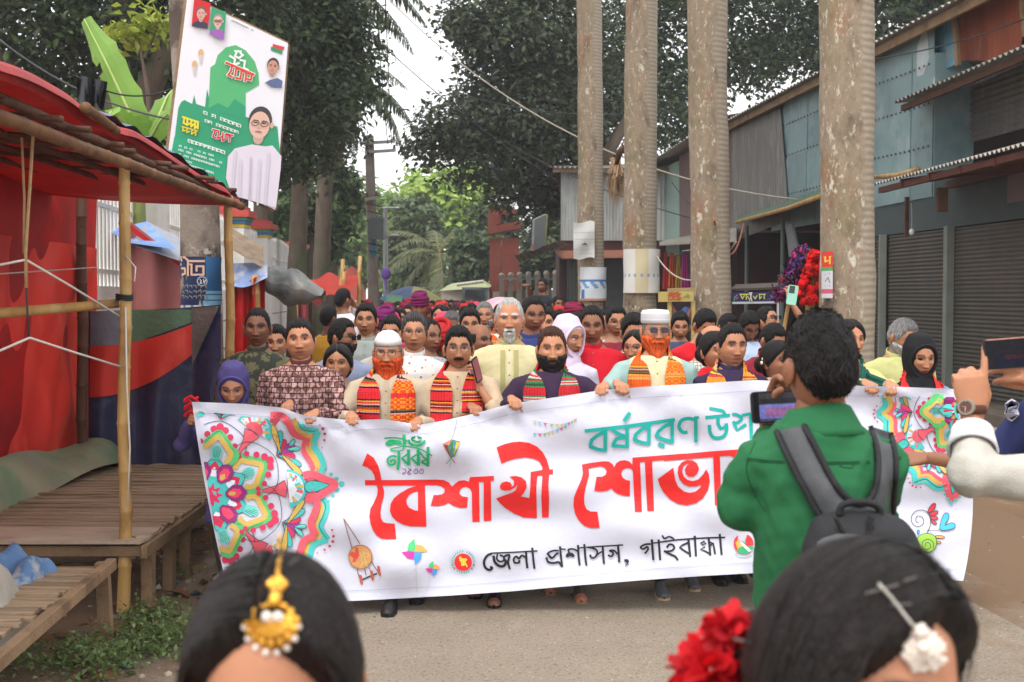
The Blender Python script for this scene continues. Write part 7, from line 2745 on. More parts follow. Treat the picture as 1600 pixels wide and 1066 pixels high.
 if glasses is not None:
  g = M()
  c = glasses.get('col', (.015, .015, .016))
  w, h, r_ = glasses.get('w', .022), glasses.get('h', .0155), glasses.get('r', .0017)
  for sgn in (-1, 1):
   ring = [(sgn * .032 + w * np.sign(math.cos(t)) * abs(math.cos(t)) ** .6, -.103 + .10 * abs(sgn * .032 + w * math.cos(t)) ** 1.4, .008 + h * np.sign(math.sin(t)) * abs(math.sin(t)) ** .6) for t in np.linspace(0, 2 * math.pi, 21)]
   g.tube(ring, r_, 5, False, col=c)
   if glasses.get('dark'):
    g.add([(a, b_ + .001, z) for a, b_, z in ring[:-1]], [tuple(range(20))], glasses['dark'])
   g.tube([(sgn * (.032 + w), -.100 + .004, .013), (sgn * .078, -.05, .014), (sgn * .084, .01, .010)], r_ * .9, 5, False, col=c)
  g.tube([(-.010, -.108, .013), (0, -.110, .015), (.010, -.108, .013)], r_, 5, False, col=c)
  hpart('glasses', g.mesh('glasses', smooth=False), mat('glasses_frame', attr=True, rough=.25, var=0, spec=.5))
 # ---- garment
 if shirt is not None:
  g = M()
  rows = [r for r in tr if r[0] < 1.43]
  rows = ([(lower, .20 if female else .185, .15, .0), (.70, .18, .14, 0)] if lower < .75 else []) + rows
  th = thick
  g.tube([(0, yy * k + lean * (z - .8) * k, z * k) for z, rx, ry, yy in rows], [((rx + th) * k * shw, (ry + th) * k) for z, rx, ry, yy in rows], 22, up=(1, 0, 0))
  for key in ('L', 'R'):
   Sj, el, wr, spec = arms[key]
   sgn = -1 if key == 'L' else 1
   r0 = .059 * k * (.5 + .5 * build_)
   a0 = Sj + Vector((-sgn * .06, 0, .012))
   if sleeve == 'long':
    cu = el.lerp(wr, .93 if not (spec and spec.get('rolled')) else spec['rolled'])
    g.tube([a0, Sj, Sj.lerp(el, .5), el, el.lerp(cu, .5), cu], [r0, r0, r0 * .92, r0 * .84, r0 * .76, r0 * .66], 14)
    g.ball(el, r0 * .98, 14, 10)
   elif sleeve == 'short':
    g.tube([a0, Sj, Sj.lerp(el, .45), Sj.lerp(el, .80)], [r0, r0, r0 * .98, r0 * .95], 14)
  V, N, Fq = remesh(g, gvox, 5)
  amp = (.0045 + .0015 * build_) * wrinkle
  n1 = vnoise(V * np.array([1, 1, .45]) + seed, seed, 7.0) * .6 + vnoise(V + seed, seed + 1, 15) * .4
  n1 = n1 + .5 * wrinkle * (.35 - np.sqrt(np.abs(vnoise(V * np.array([1, 1, .6]) + V[:, [2, 0, 1]] * .35, seed + 3, 4.2))))
  V = V + N * (amp * n1)[:, None]
  base = np.array(shirt)
  Cg = np.ones((len(V), 3)) * base
  if vest is not None:
   wv = (np.abs(V[:, 0]) < .150 * k)
   Cg[wv] = np.array(vest)
  me = arrays_mesh('shirt', V, Fq, Cg)
  gar = link('shirt', me, smat or m_gar, root)
  for key in ('L', 'R'):
   Sj, el, wr, spec = arms[key]
   if spec and spec.get('cuff'):
    g = M()
    q_ = [el.lerp(wr, f) for f in (.40, .52, .66, .72)]
    g.tube(q_, [.060, .056, .051, .050], 22, False, col=spec['cuff'])
    o = link('cuff', g.mesh('cuff', smooth=True), m_gar, gar)
    sd = o.modifiers.new('s', 'SOLIDIFY')
    sd.thickness = .006
  if collar is not None:
   g = M()
   cz = 1.405 * k
   g.grid(lambda u, v: ((.066 * k + .006 * (1 - v)) * math.sin(2 * math.pi * u), .006 + lean * .6 * k - (.066 * k + .006 * (1 - v)) * math.cos(2 * math.pi * u), cz - .022 + .050 * v - .022 * math.cos(2 * math.pi * u)), 26, 3, lambda u, v: collar)
   o = link('collar', g.mesh('collar', smooth=True), m_gar, gar)
   sd = o.modifiers.new('s', 'SOLIDIFY')
   sd.thickness = .006
  if placket is not None:
   bv = BVHTree.FromPolygons([Vector(p) for p in V.tolist()], Fq.tolist())
   g = M()

   def pk_(u, v):
    z = (1.355 - .37 * v) * k
    xx = (u - .5) * placket.get('w', .032)
    h = bv.ray_cast(Vector((xx, -1, z)), Vector((0, 1, 0)))
    return (xx, (h[0].y if h[0] else -.12) - .004, z)
   g.grid(pk_, 2, 16, lambda u, v: placket['col'])
   o = link('placket', g.mesh('placket', smooth=True), m_gar, gar)
   if placket.get('side') is not None:
    for sx_ in (-1, 1):
     g = M()

     def pq(u, v):
      z = (1.36 - .40 * v) * k
      xx = sx_ * (.026 + .030 * u)
      h = bv.ray_cast(Vector((xx, -1, z)), Vector((0, 1, 0)))
      return (xx, (h[0].y if h[0] else -.12) - .0035, z)
     g.grid(pq, 2, 16, lambda u, v: placket['side'])
     link('placket_band', g.mesh('placket_band', smooth=True), m_gar, gar)
   g = M()
   for i in range(4):
    z = (1.36 - .07 * i) * k
    h = bv.ray_cast(Vector((0, -1, z)), Vector((0, 1, 0)))
    if h[0]:
     g.ball((0, h[0].y - .006, z), (.005, .003, .005), 8, 5, placket.get('button', (.25, .2, .15)))
   b__ = link('button', g.mesh('button'), m_gar, gar)
   b__['kind'] = 'stuff'
  if scarf:
   rows = scarf['rows']
   halves = []
   bv = BVHTree.FromPolygons([Vector(p) for p in V.tolist()], Fq.tolist())
   wd = scarf.get('w', .105)
   fx = scarf.get('x', .085)

   def front(x, z):
    h = bv.ray_cast(Vector((x, -1, z)), Vector((0, 1, 0)))
    return (h[0].y if h[0] and h[0].y < .03 else -.07) - .014
   path = []
   for z in np.linspace(scarf.get('z', 1.0), 1.36, 16):
    path.append(('f', -1, z * k))
   for t in np.linspace(-1.9, 1.9, 20):
    path.append(('n', t, 0))
   for z in np.linspace(1.36, scarf.get('z2', scarf.get('z', 1.0)), 16):
    path.append(('f', 1, z * k))
   g = M()
   NJ = 8
   P_ = []
   for kind_, a, z in path:
    row = []
    for j in range(NJ + 1):
     v = j / NJ - .5
     fold = .011 * math.sin(v * 21 + a * 2)
     if kind_ == 'f':
      xx = a * (fx + .012 * (1.36 * k - z)) + v * wd * (1 if z < 1.28 * k else 1 - (z / k - 1.28) * 5.)
      row.append(Vector((xx, front(xx, z) - abs(fold), z)))
     else:
      rr = .083 * k + .020 * v * 1.2
      row.append(Vector((rr * math.sin(a) * 1.12, .012 - rr * -math.cos(a) * 1.05 + lean * .6 * k, (1.405 + .022 * math.cos(a) - .075 * v) * k + fold)))
    P_.append(row)
   # blend the joins
   for i in (15, 16, 35, 36):
    for j in range(NJ + 1):
     P_[i][j] = (P_[i - 1][j] + P_[i][j] * 2 + P_[i + 1][j]) / 4
   n_ = len(P_)
   for i in range(n_ - 1):
    for s_ in range(3):
     q0, q1 = s_ / 3, (s_ + 1) / 3
     t_ = (i + (s_ + .5) / 3) / (n_ - 1)
     for j in range(NJ):
      c = rows(t_, j / NJ, seed)
      g.add([P_[i][j].lerp(P_[i + 1][j], q0), P_[i][j + 1].lerp(P_[i + 1][j + 1], q0), P_[i][j + 1].lerp(P_[i + 1][j + 1], q1), P_[i][j].lerp(P_[i + 1][j], q1)], [(0, 1, 2, 3)], c)
   o = link('scarf', g.mesh('scarf', smooth=True), m_gar, root)
   sd = o.modifiers.new('s', 'SOLIDIFY')
   sd.thickness = .006
   sd.offset = 1
 # trousers and shoes
 g = M()
 for key in ('L', 'R'):
  hp_, kn, an = legs[key]
  g.tube([hp_ + Vector((0, 0, .05)), hp_, kn, kn.lerp(an, .5), an + Vector((0, 0, .01))], [.088 * k * min(1, shw + .05), .092 * k * min(1, shw + .05), .074 * k, .070 * k, .064 * k], 12, col=trouser)
  if feet and key in feet:
   o = link('shoe', shoe_mesh(*shoe), m_shoe, root, an + Vector((0, -.06, -.085)))
 link('trousers', g.mesh('trousers', smooth=True), m_gar, root)
 if hijab:
  g = M()
  g.tube([(0, .030, .150), (0, .030, .135), (0, .026, .07), (0, .022, .0), (0, .020, -.06), (0, .012, -.105), (0, .0, -.135), (0, .0, -.20), (0, .01, -.26)],
    [(.02, .02), (.062, .068), (.092, .100), (.094, .102), (.086, .094), (.078, .086), (.085, .09), (.13, .105), (.185, .115)], 22, up=(1, 0, 0))
  V, N, Fq = remesh(g, .010, 3)
  n1 = vnoise(V * np.array([1, 1, .5]), seed, 12)
  V = V + N * (.0035 * n1)[:, None]
  hpart('headscarf', arrays_mesh('headscarf', V, Fq, np.ones((len(V), 3)) * np.array(hijab)), m_gar)
  g = M()
  g.tube([(.080 * math.cos(t) * (1 - .12 * (math.sin(t) < 0) * -math.sin(t)), -.045 - .022 * abs(math.sin(t)), -.006 + .098 * math.sin(t)) for t in np.linspace(0, 2 * math.pi, 30)], .0085, 7, False, col=tuple(np.array(hijab) * 1.1))
  hpart('scarf_edge', g.mesh('scarf_edge', smooth=True), m_gar)
 root['hm'] = [v for r in Hm for v in r]
 return root


def gamcha(cols):
 """striped rows for a woven scarf"""
 def f(t, v, seed):
  u = (t * 9.0 + seed * .37) % 1.0
  if u < .42:
   return cols[0]
  w = int((u - .42) / .58 * 11)
  return cols[1 + (w * 3 + w // 2) % (len(cols) - 1)]
 return f


RED_G = [srgb(214, 44, 52), srgb(34, 22, 24), srgb(222, 150, 46), srgb(96, 90, 56), srgb(214, 150, 150), srgb(214, 60, 40), srgb(50, 30, 24)]
ORG_G = [srgb(226, 96, 34), srgb(226, 160, 60), srgb(120, 90, 60), srgb(236, 130, 40), srgb(206, 150, 120), srgb(90, 60, 40)]
GRN_G = [srgb(196, 40, 50), srgb(40, 130, 80), srgb(206, 190, 180), srgb(40, 110, 70), srgb(30, 60, 50), srgb(206, 50, 60)]
YEL_G = [srgb(226, 150, 50), srgb(214, 60, 50), srgb(216, 170, 160), srgb(226, 190, 70), srgb(160, 60, 90), srgb(120, 90, 50)]

# ================================================================== THE MARCHERS
def weave(name, c1, c2, sx=9, sz=11, brick=False, voro=False, scale=14, thr=.5, edge=.04):
 """garment cloth with a printed two-tone pattern in object space"""
 if name in MATS:
  return MATS[name]
 m = mat(name, c1, .8, .06, 10, .2, 300, spec=.2)
 t = m.node_tree
 b = t.nodes['Principled BSDF']
 tc = t.nodes.new('ShaderNodeTexCoord')
 mp = t.nodes.new('ShaderNodeMapping')
 t.links.new(tc.outputs['Object'], mp.inputs[0])
 if brick:
  mp.inputs['Rotation'].default_value = (R(90), 0, R(0))
  n = t.nodes.new('ShaderNodeTexBrick')
  n.inputs['Scale'].default_value = sx
  n.inputs['Mortar Size'].default_value = .03
  n.inputs['Brick Width'].default_value = .34
  n.inputs['Row Height'].default_value = .30
  n.inputs['Color1'].default_value = (*c2, 1)
  n.inputs['Color2'].default_value = (*tuple(np.array(c2) * .55), 1)
  n.inputs['Mortar'].default_value = (*c1, 1)
  t.links.new(mp.outputs[0], n.inputs['Vector'])
  n2 = t.nodes.new('ShaderNodeTexChecker')
  n2.inputs['Scale'].default_value = sx * 2.9
  n2.inputs['Color1'].default_value = (1, 1, 1, 1)
  n2.inputs['Color2'].default_value = (.38, .3, .3, 1)
  mp2 = t.nodes.new('ShaderNodeMapping')
  mp2.inputs['Rotation'].default_value = (0, R(45), 0)
  t.links.new(tc.outputs['Object'], mp2.inputs[0])
  t.links.new(mp2.outputs[0], n2.inputs['Vector'])
  mx = t.nodes.new('ShaderNodeMixRGB')
  mx.blend_type = 'MULTIPLY'
  mx.inputs[0].default_value = 1
  t.links.new(n.outputs['Color'], mx.inputs[1])
  t.links.new(n2.outputs['Color'], mx.inputs[2])
  out = mx.outputs[0]
 elif voro:
  n = t.nodes.new('ShaderNodeTexNoise' if voro == 'camo' else 'ShaderNodeTexVoronoi')
  n.inputs['Scale'].default_value = scale
  t.links.new(mp.outputs[0], n.inputs['Vector'])
  r = t.nodes.new('ShaderNodeMapRange')
  r.inputs[1].default_value, r.inputs[2].default_value = thr, thr + edge
  t.links.new(n.outputs['Fac' if voro == 'camo' else 'Distance'], r.inputs[0])
  mx = t.nodes.new('ShaderNodeMixRGB')
  mx.inputs[1].default_value = (*c2, 1)
  mx.inputs[2].default_value = (*c1, 1)
  t.links.new(r.outputs[0], mx.inputs[0])
  out = mx.outputs[0]
 else:
  outs = []
  for ax, s in (('X', sx), ('Z', sz)):
   w = t.nodes.new('ShaderNodeTexWave')
   w.bands_direction = ax
   w.inputs['Scale'].default_value = s
   r = t.nodes.new('ShaderNodeMapRange')
   r.inputs[1].default_value, r.inputs[2].default_value = .90, .96
   t.links.new(mp.outputs[0], w.inputs['Vector'])
   t.links.new(w.outputs['Fac'], r.inputs[0])
   outs.append(r.outputs[0])
  mxm = t.nodes.new('ShaderNodeMath')
  mxm.operation = 'MAXIMUM'
  t.links.new(outs[0], mxm.inputs[0])
  t.links.new(outs[1], mxm.inputs[1])
  mx = t.nodes.new('ShaderNodeMixRGB')
  mx.inputs[1].default_value = (*c1, 1)
  mx.inputs[2].default_value = (*c2, 1)
  t.links.new(mxm.outputs[0], mx.inputs[0])
  out = mx.outputs[0]
 for l in list(b.inputs['Base Color'].links):
  t.links.remove(l)
 t.links.new(out, b.inputs['Base Color'])
 return m


def two_sided(c1, c2):
 f1 = gamcha(c1)
 return lambda t, v, s: f1(t, v, s) if t < .5 else (c2[(int(v * 10) + int(t * 110)) % 2] if (t * 14) % 1 < .72 else f1(t, v, s))


def grip(px, py, dx=0.0, dz=-.12, dy=.10):
 """wrist behind the banner's top edge at photo pixel"""
 y = ban_Y(px, py) + dy
 return {'at': (px, py - 7, y), 'hand': 'grip', 'dir': (dx, -1, dz), 'back': (0, -.1, 1)}


FR = 'marchers holding the banner'
W_KUR = srgb(206, 200, 186)
ORANGE = (.62, .075, .012)
girl1 = person('short girl in a violet headscarf with a blue mask under her chin', (364, 560), Y=7.12, skin='mid', female=True, hijab=srgb(74, 66, 116), shirt=srgb(86, 78, 130), hpitch=.34, hyaw=.12, hscale=1.04,
    hands={'L': {'at': (297, 658, 6.98), 'hand': 'grip', 'dir': (.25, -.9, .25), 'back': (-.9, -.2, .3)}, 'R': grip(452, 637, .05)}, feet={'L': (352, 962), 'R': (392, 955)}, group=FR, seed=1)
m_maroonp = weave('maroon_print', srgb(84, 40, 46), srgb(196, 158, 150), 9.5, brick=True)
p2 = person('heavy-set man in a maroon patterned shirt looking over the banner', (470, 497), Y=7.33, skin='warm', fat=.55, hairc=(.014, .011, .010), hyaw=.10, hpitch=-.04, hroll=-.06, build_=1.16, shirt=srgb(84, 40, 46), smat=m_maroonp, collar=srgb(90, 46, 50), top=.02,
   hands={'R': grip(492, 652, -.15)}, group=FR, seed=2, stub=.25)
p3 = person('man with a full orange beard, white dome cap and striped red scarf', (606, 512), Y=7.28, skin='warm', fat=.35, hair='cut', hairc=(.2, .19, .18), top=.008, side=.004, cap=('dome', (.74, .73, .71)), beard='long', beardc=ORANGE, glasses={}, hpitch=.06,
   shirt=srgb(188, 172, 148), build_=1.12, scarf={'rows': two_sided(RED_G, [srgb(222, 70, 30), srgb(232, 140, 40)]), 'z': .95, 'x': .100, 'w': .14}, placket={'col': srgb(176, 158, 134)}, hands={'L': grip(549, 655, .15), 'R': grip(652, 664, -.1)}, feet={'L': (606, 964), 'R': (650, 945)}, group=FR, seed=3)
p4_ = person('man with a moustache talking on a phone held to his ear', (716, 508), Y=7.30, skin='mid', fat=.3, hairc=BLACKH, top=.026, quiff=.008, beard='moustache', glasses={'col': (.10, .09, .08), 'r': .0017}, stub=.35, hpitch=.02, hyaw=.06,
    shirt=srgb(190, 168, 140), build_=1.08, scarf={'rows': gamcha(RED_G), 'z': 1.02, 'x': .092, 'w': .13}, placket={'col': srgb(180, 158, 130)},
    hands={'L': {**grip(736, 641, .35), 'hint': (-.9, .3, -.6)}, 'R': {'at': (748, 604, 7.17), 'hand': 'phone', 'dir': (-.10, .05, 1), 'back': (1, -.45, 0), 'hint': (.7, -.2, -1), 'rolled': .55, 'flip': True}}, feet={'L': (772, 950), 'R': (742, 936)}, shoe=(srgb(30, 28, 28), srgb(24, 22, 22), srgb(140, 96, 76)), group=FR, seed=4)
p5_ = person('tall old man with white hair and white goatee in a pale yellow kurta', (796, 466), Y=7.65, skin='warm', hair='receding', hairc=(.42, .41, .39), top=.012, side=.010, beard='goatee', beardc=(.55, .54, .51), long=.08, hpitch=.0, hyaw=.0, hscale=1.10,
    shirt=srgb(204, 194, 150), build_=1.18, collar=srgb(160, 156, 104), placket={'col': srgb(206, 196, 160), 'side': srgb(166, 160, 108), 'w': .03}, seed=5)
p6_ = person('broad man in a dark purple kurta with a dark beard and reddish hair', (862, 510), Y=7.28, skin='warm', fat=.55, hair='cut', hairc=(.05, .018, .010), top=.018, side=.008, beard='full', beardc=(.014, .011, .010), hpitch=.03, hyaw=.03, hscale=1.09,
    shirt=srgb(56, 38, 62), build_=1.14, collar=srgb(58, 40, 64), scarf={'rows': gamcha(GRN_G), 'z': 1.02, 'x': .102, 'w': .13}, hands={'L': grip(800, 630, .2), 'R': grip(944, 609, -.2)}, feet={'R': (908, 943), 'L': (860, 930)}, shoe=(srgb(80, 74, 70), srgb(150, 116, 80), srgb(170, 112, 88)), group=FR, seed=6)
p7_ = person('man with an orange beard, tinted glasses and a white embroidered round cap', (1024, 480), Y=7.43, skin='warm', fat=.2, hair='cut', hairc=(.2, .19, .18), top=.008, side=.004, cap=('flat', (.76, .75, .75), (.55, .54, .56)), beard='long', beardc=(.66, .10, .02), glasses={'col': (.10, .08, .07), 'dark': (.05, .03, .04), 'r': .0012}, hyaw=.10,
    shirt=srgb(150, 178, 172), vest=srgb(212, 200, 162), build_=1.1, placket={'col': srgb(208, 196, 156), 'button': srgb(150, 110, 70)}, scarf={'rows': two_sided(ORG_G, [srgb(236, 140, 40), srgb(220, 96, 34)]), 'z': 1.02, 'x': .108, 'w': .13}, hands={'L': grip(965, 606, .2)}, feet={'L': (1037, 938), 'R': (1085, 924)}, shoe=(srgb(96, 98, 104), srgb(190, 160, 120)), group=FR, seed=7)
p8_ = person('young clean-shaven man in dark purple frowning, with a yellow and pink scarf', (1142, 507), Y=7.38, skin='mid', hair='cut', hairc=BLACKH, top=.018, quiff=.004, hyaw=.22, hroll=.02, stub=.25, jaw=.4,
    shirt=srgb(50, 38, 66), collar=srgb(50, 38, 66), scarf={'rows': gamcha(YEL_G), 'z': 1.1, 'x': .10, 'w': .13}, feet={'L': (1128, 916), 'R': (1160, 912)}, group=FR, seed=8)
p9_ = person('woman with a white flower garland in her tied hair, looking aside', (1212, 530), Y=7.4, skin='dark', female=True, hair='woman', hyaw=.55, bindi=True, shirt=srgb(190, 170, 160), smat=weave('pale_print', srgb(206, 192, 180), srgb(180, 110, 100), voro=True, scale=60, thr=.3), seed=9, group=FR)
girlg = person('girl with long dark hair and a bottle green scarf over a pale yellow dress', (1326, 497), Y=7.43, skin='warm', female=True, hair='woman', hair_long=True, hyaw=.30, shirt=srgb(206, 196, 130), seed=11, long=.05,
    scarf={'rows': lambda t, v, s: srgb(26, 90, 78), 'z': 1.0, 'x': .07, 'w': .11}, hands={'L': grip(1352, 605, .1), 'R': grip(1390, 607, -.1)}, feet={'L': (1447, 925), 'R': (1405, 918)}, shoe=(srgb(150, 90, 80), srgb(120, 70, 60)), group=FR)
blackh = person('girl in a black headscarf and black waistcoat with a red scarf, eyes lowered', (1436, 518), Y=7.28, skin='mid', female=True, hijab=(.012, .012, .014), hyaw=.12, hpitch=.16, shirt=srgb(120, 140, 180), vest=(.012, .012, .014), seed=14, hscale=1.04,
    scarf={'rows': lambda t, v, s: srgb(222, 50, 48), 'z': .95, 'x': .105, 'w': .075}, feet={'L': (1430, 915), 'R': (1470, 920)}, group=FR)

person('grey-haired man with a grey beard in a lime kurta, head bowed', (1402, 491), Y=8.0, skin='mid', hair='short', hairc=(.06, .06, .06), grey=.7, beard='chin', beardc=(.4, .4, .38), hyaw=.5, hpitch=.38, shirt=srgb(184, 184, 124), collar=srgb(180, 180, 120), build_=1.12, seed=12)
person('bald man in a white checked shirt with a red mask under his chin, head bowed', (1100, 505), Y=8.3, skin='warm', hair='bald', hyaw=.75, hpitch=.42, shirt=(.6, .6, .58), smat=weave('checked_shirt', srgb(206, 204, 196), srgb(96, 100, 96), 14, 14), build_=1.1, seed=13)
person('woman in a bright red dress with tied hair beside the frowning young man', (1114, 516), Y=7.8, skin='warm', female=True, hair='woman', hyaw=.45, bindi=True, shirt=srgb(206, 34, 42), seed=15)
person('tall soldier in dark camouflage uniform standing behind the patterned shirt', (402, 481), Y=7.95, skin='deep', hair='cut', top=.014, side=.006, hyaw=.06, hpitch=.03, long=.06, shirt=srgb(52, 56, 48), smat=weave('camouflage', srgb(48, 52, 44), srgb(96, 92, 66), voro='camo', scale=22, thr=.47, edge=.03), collar=srgb(50, 54, 46), build_=1.1, seed=16, jaw=.3)
person('boy half hidden behind the soldier', (431, 506), Y=8.7, skin='mid', top=.028, shirt=srgb(90, 90, 110), hyaw=.1, seed=17)
person('man with thin-rimmed glasses in a white kurta with small pink flowers', (647, 486), Y=7.85, skin='warm', top=.030, hairc=(.02, .018, .018), grey=.12, glasses={'col': (.06, .05, .05), 'r': .0015}, hpitch=-.03, hyaw=.05, shirt=(.68, .66, .64), smat=weave('flower_kurta', (.70, .68, .66), srgb(176, 90, 96), voro=True, scale=26, thr=.16, edge=.05), collar=(.66, .64, .62), seed=18, stub=.3)
person('man in wraparound dark sunglasses turned sideways in a grey-blue uniform', (531, 496), Y=8.3, skin='dark', top=.026, beard='full', stub=.6, hyaw=1.15, glasses={'dark': (.006, .006, .007), 'h': .017, 'w': .026}, shirt=srgb(134, 142, 168), seed=19)
person('small woman with a bindi peering between the patterned shirt and the sunglasses man', (528, 535), Y=7.75, skin='mid', female=True, hair='woman', bindi=True, shirt=srgb(150, 120, 110), seed=20)
person('young man in a mint grey kurta standing a head above the rows behind', (572, 472), Y=9.4, skin='mid', top=.030, hyaw=-.02, jaw=.3, shirt=srgb(150, 158, 152), collar=srgb(146, 154, 148), placket={'col': srgb(146, 154, 148)}, seed=21)
person('stern man in a navy shirt behind the white-haired man', (830, 459), Y=8.3, skin='dark', hair='cut', top=.020, side=.010, fat=.3, hyaw=.28, hpitch=.18, shirt=srgb(52, 62, 112), collar=srgb(50, 60, 110), build_=1.1, seed=22, jaw=.3)
person('woman with a white and pink scarf over her hair turned aside', (884, 490), Y=7.8, skin='mid', female=True, hijab=srgb(214, 196, 218), hyaw=.75, hpitch=.12, shirt=srgb(206, 200, 218), seed=23)
person('big man in a red kurta with lowered eyes', (925, 475), Y=8.0, skin='dark', hair='cut', fat=.55, top=.016, hpitch=.18, hyaw=-.05, shirt=srgb(202, 26, 44), collar=srgb(196, 24, 42), build_=1.22, seed=24, placket={'col': srgb(196, 24, 42)})
person('young man with glasses in a maroon shirt', (962, 474), Y=9.3, skin='mid', top=.026, hyaw=.12, hpitch=.1, glasses={'r': .0013}, shirt=srgb(120, 36, 50), seed=25)
person('man with thick black hair just behind the white cap', (988, 485), Y=8.5, skin='mid', top=.032, hyaw=.15, hpitch=.25, shirt=srgb(200, 190, 176), seed=26)
person('girl with big glasses and a red ribbon in her hair leaning out', (998, 512), Y=7.9, skin='warm', female=True, hair='woman', hyaw=-.55, bindi=True, glasses={'h': .018, 'r': .0013}, shirt=srgb(206, 170, 150), smat=weave('red_print_dress', srgb(206, 178, 150), srgb(196, 50, 50), voro=True, scale=40, thr=.35), seed=27)
person('man in red bending forward behind the bald man', (1093, 476), Y=9.8, skin='mid', top=.034, hyaw=.45, hpitch=.5, lean=-.15, shirt=srgb(206, 28, 40), seed=28)
person('boy in a pale blue shirt looking down at his hands', (1164, 479), Y=10.2, skin='deep', top=.03, hyaw=.3, hpitch=.55, shirt=srgb(170, 190, 216), seed=29)
selfie = person('man in round sunglasses holding a mint green phone up high', (1203, 478), Y=10.4, skin='mid', top=.02, hyaw=.75, hpitch=-.3, glasses={'dark': (.006, .006, .007), 'h': .016, 'w': .019}, shirt=srgb(90, 40, 50), sleeve='short', seed=30,
    hands={'R': {'at': (1236, 472, 10.2), 'hand': 'phone', 'dir': (-.05, .1, 1), 'back': (.2, -1, 0), 'hint': (.4, .2, -1)}})
person('man in a maroon shirt with bowed head beside the garland woman', (1199, 499), Y=9.0, skin='mid', top=.024, hyaw=.5, hpitch=.45, shirt=srgb(130, 34, 48), collar=srgb(130, 34, 48), seed=31)

person('man in a white punjabi with his back turned, raised above the crowd', (537, 450), Y=13.5, skin='dark', yaw=2.3, hyaw=.2, top=.02, shirt=(.74, .73, .74), build_=1.1, seed=32, z0=.2, hands={'R': {'at': (556, 478, 13.6), 'hand': 'hang', 'dir': (.3, .4, .6), 'back': (0, -1, 0), 'hint': (1, 0, -1)}})
person('man in a mustard shirt seen from behind near the white wall', (514, 477), Y=12.0, skin='deep', yaw=2.6, top=.024, shirt=srgb(190, 140, 44), seed=33, hscale=1.0)
person('man in a big purple turban in the packed crowd', (656, 461), Y=13.5, skin='dark', turban=srgb(110, 26, 76), hpitch=.1, beard='moustache', shirt=srgb(120, 40, 70), seed=34, detail=True)
person('man in a low purple turban behind the white dome cap', (602, 487), Y=10.2, skin='mid', turban=srgb(106, 24, 84), hpitch=.2, shirt=srgb(150, 60, 60), seed=35)
person('bent old man in a red turban between the two front scarves', (690, 505), Y=9.0, skin='deep', turban=srgb(170, 34, 36), hpitch=.5, beard='moustache', shirt=srgb(150, 30, 34), seed=36)
person('man with black hair and glasses right behind the dome cap', (611, 491), Y=8.9, skin='mid', top=.026, hpitch=.05, glasses={'r': .001}, shirt=srgb(180, 176, 170), seed=37)
person('man in grey print glancing sideways beside the red turban', (668, 497), Y=8.7, skin='dark', hair='receding', hyaw=.7, shirt=srgb(160, 166, 168), smat=weave('grey_print', srgb(166, 170, 172), srgb(120, 126, 130), voro=True, scale=70, thr=.3), seed=38)
person('dark-haired man with a pink headcloth at his ear, framed above the moustached man', (734, 479), Y=9.6, skin='mid', top=.030, hpitch=.05, hyaw=.05, shirt=srgb(206, 70, 44), seed=39)
person('old man with grey hair and beard in a white kurta and orange scarf', (757, 470), Y=11.0, skin='mid', hairc=(.1, .1, .1), grey=.6, beard='chin', beardc=(.3, .3, .28), shirt=(.66, .62, .58), scarf={'rows': gamcha(ORG_G), 'z': 1.1}, seed=40)
person('bald dark man in profile with an orange scarf', (746, 506), Y=8.6, skin='dark', hair='bald', hyaw=.8, shirt=srgb(200, 90, 60), scarf={'rows': gamcha(ORG_G), 'z': 1.1}, seed=41)
person('grey-haired man with glasses looking down in the packed crowd', (706, 483), Y=10.6, skin='deep', hairc=(.05, .05, .05), grey=.5, glasses={'r': .0012}, hpitch=.25, shirt=srgb(190, 80, 50), seed=42)
person('woman in an orange dress with loose dark hair in the packed crowd', (690, 474), Y=12.4, skin='mid', female=True, hair='woman', hair_long=True, bindi=True, hyaw=-.3, shirt=srgb(220, 90, 40), seed=43)
person('man with dark hair under the pink umbrella', (782, 474), Y=12.5, skin='fair', top=.022, shirt=srgb(200, 190, 180), seed=44)
person('youth with tousled hair beside the navy shirt', (855, 478), Y=9.8, skin='warm', top=.030, hyaw=-.2, shirt=srgb(96, 100, 110), seed=45)
person('man with short black hair half hidden behind the white and pink scarf', (903, 486), Y=9.4, skin='deep', top=.022, stub=.6, shirt=srgb(70, 70, 76), seed=46)
person('man in a black vest and blue sleeves climbing the garden wall and pointing', (848, 434), Y=19.5, skin='deep', z0=.42, yaw=-.6, top=.02, shirt=(.02, .022, .03), sleeve='short', seed=47, hands={'L': {'at': (826, 446, 19.2), 'hand': 'flat', 'dir': (-1, 0, .1), 'back': (0, 0, 1), 'hint': (0, 0, -1)}})
person('man with camera raised beside the blue and white poster', (905, 472), Y=17.5, skin='dark', yaw=-.5, top=.022, shirt=srgb(130, 40, 46), seed=48)
person('man in a white shirt far back near the garden wall', (872, 462), Y=18.5, skin='dark', yaw=.4, top=.022, shirt=(.62, .62, .62), seed=49)
person('bare-headed man in dark maroon near the hawker board', (1133, 487), Y=11.5, skin='dark', hyaw=.4, hpitch=.3, shirt=srgb(110, 34, 44), seed=50)
person('man in a light grey shirt next to the far palm', (945, 482), Y=11, skin='mid', hyaw=-.2, shirt=srgb(170, 170, 170), seed=51)
person('young man with curly hair at the crowd edge by the twin trunk', (1062, 484), Y=11, skin='mid', top=.034, hpitch=.2, shirt=srgb(60, 70, 96), seed=52)

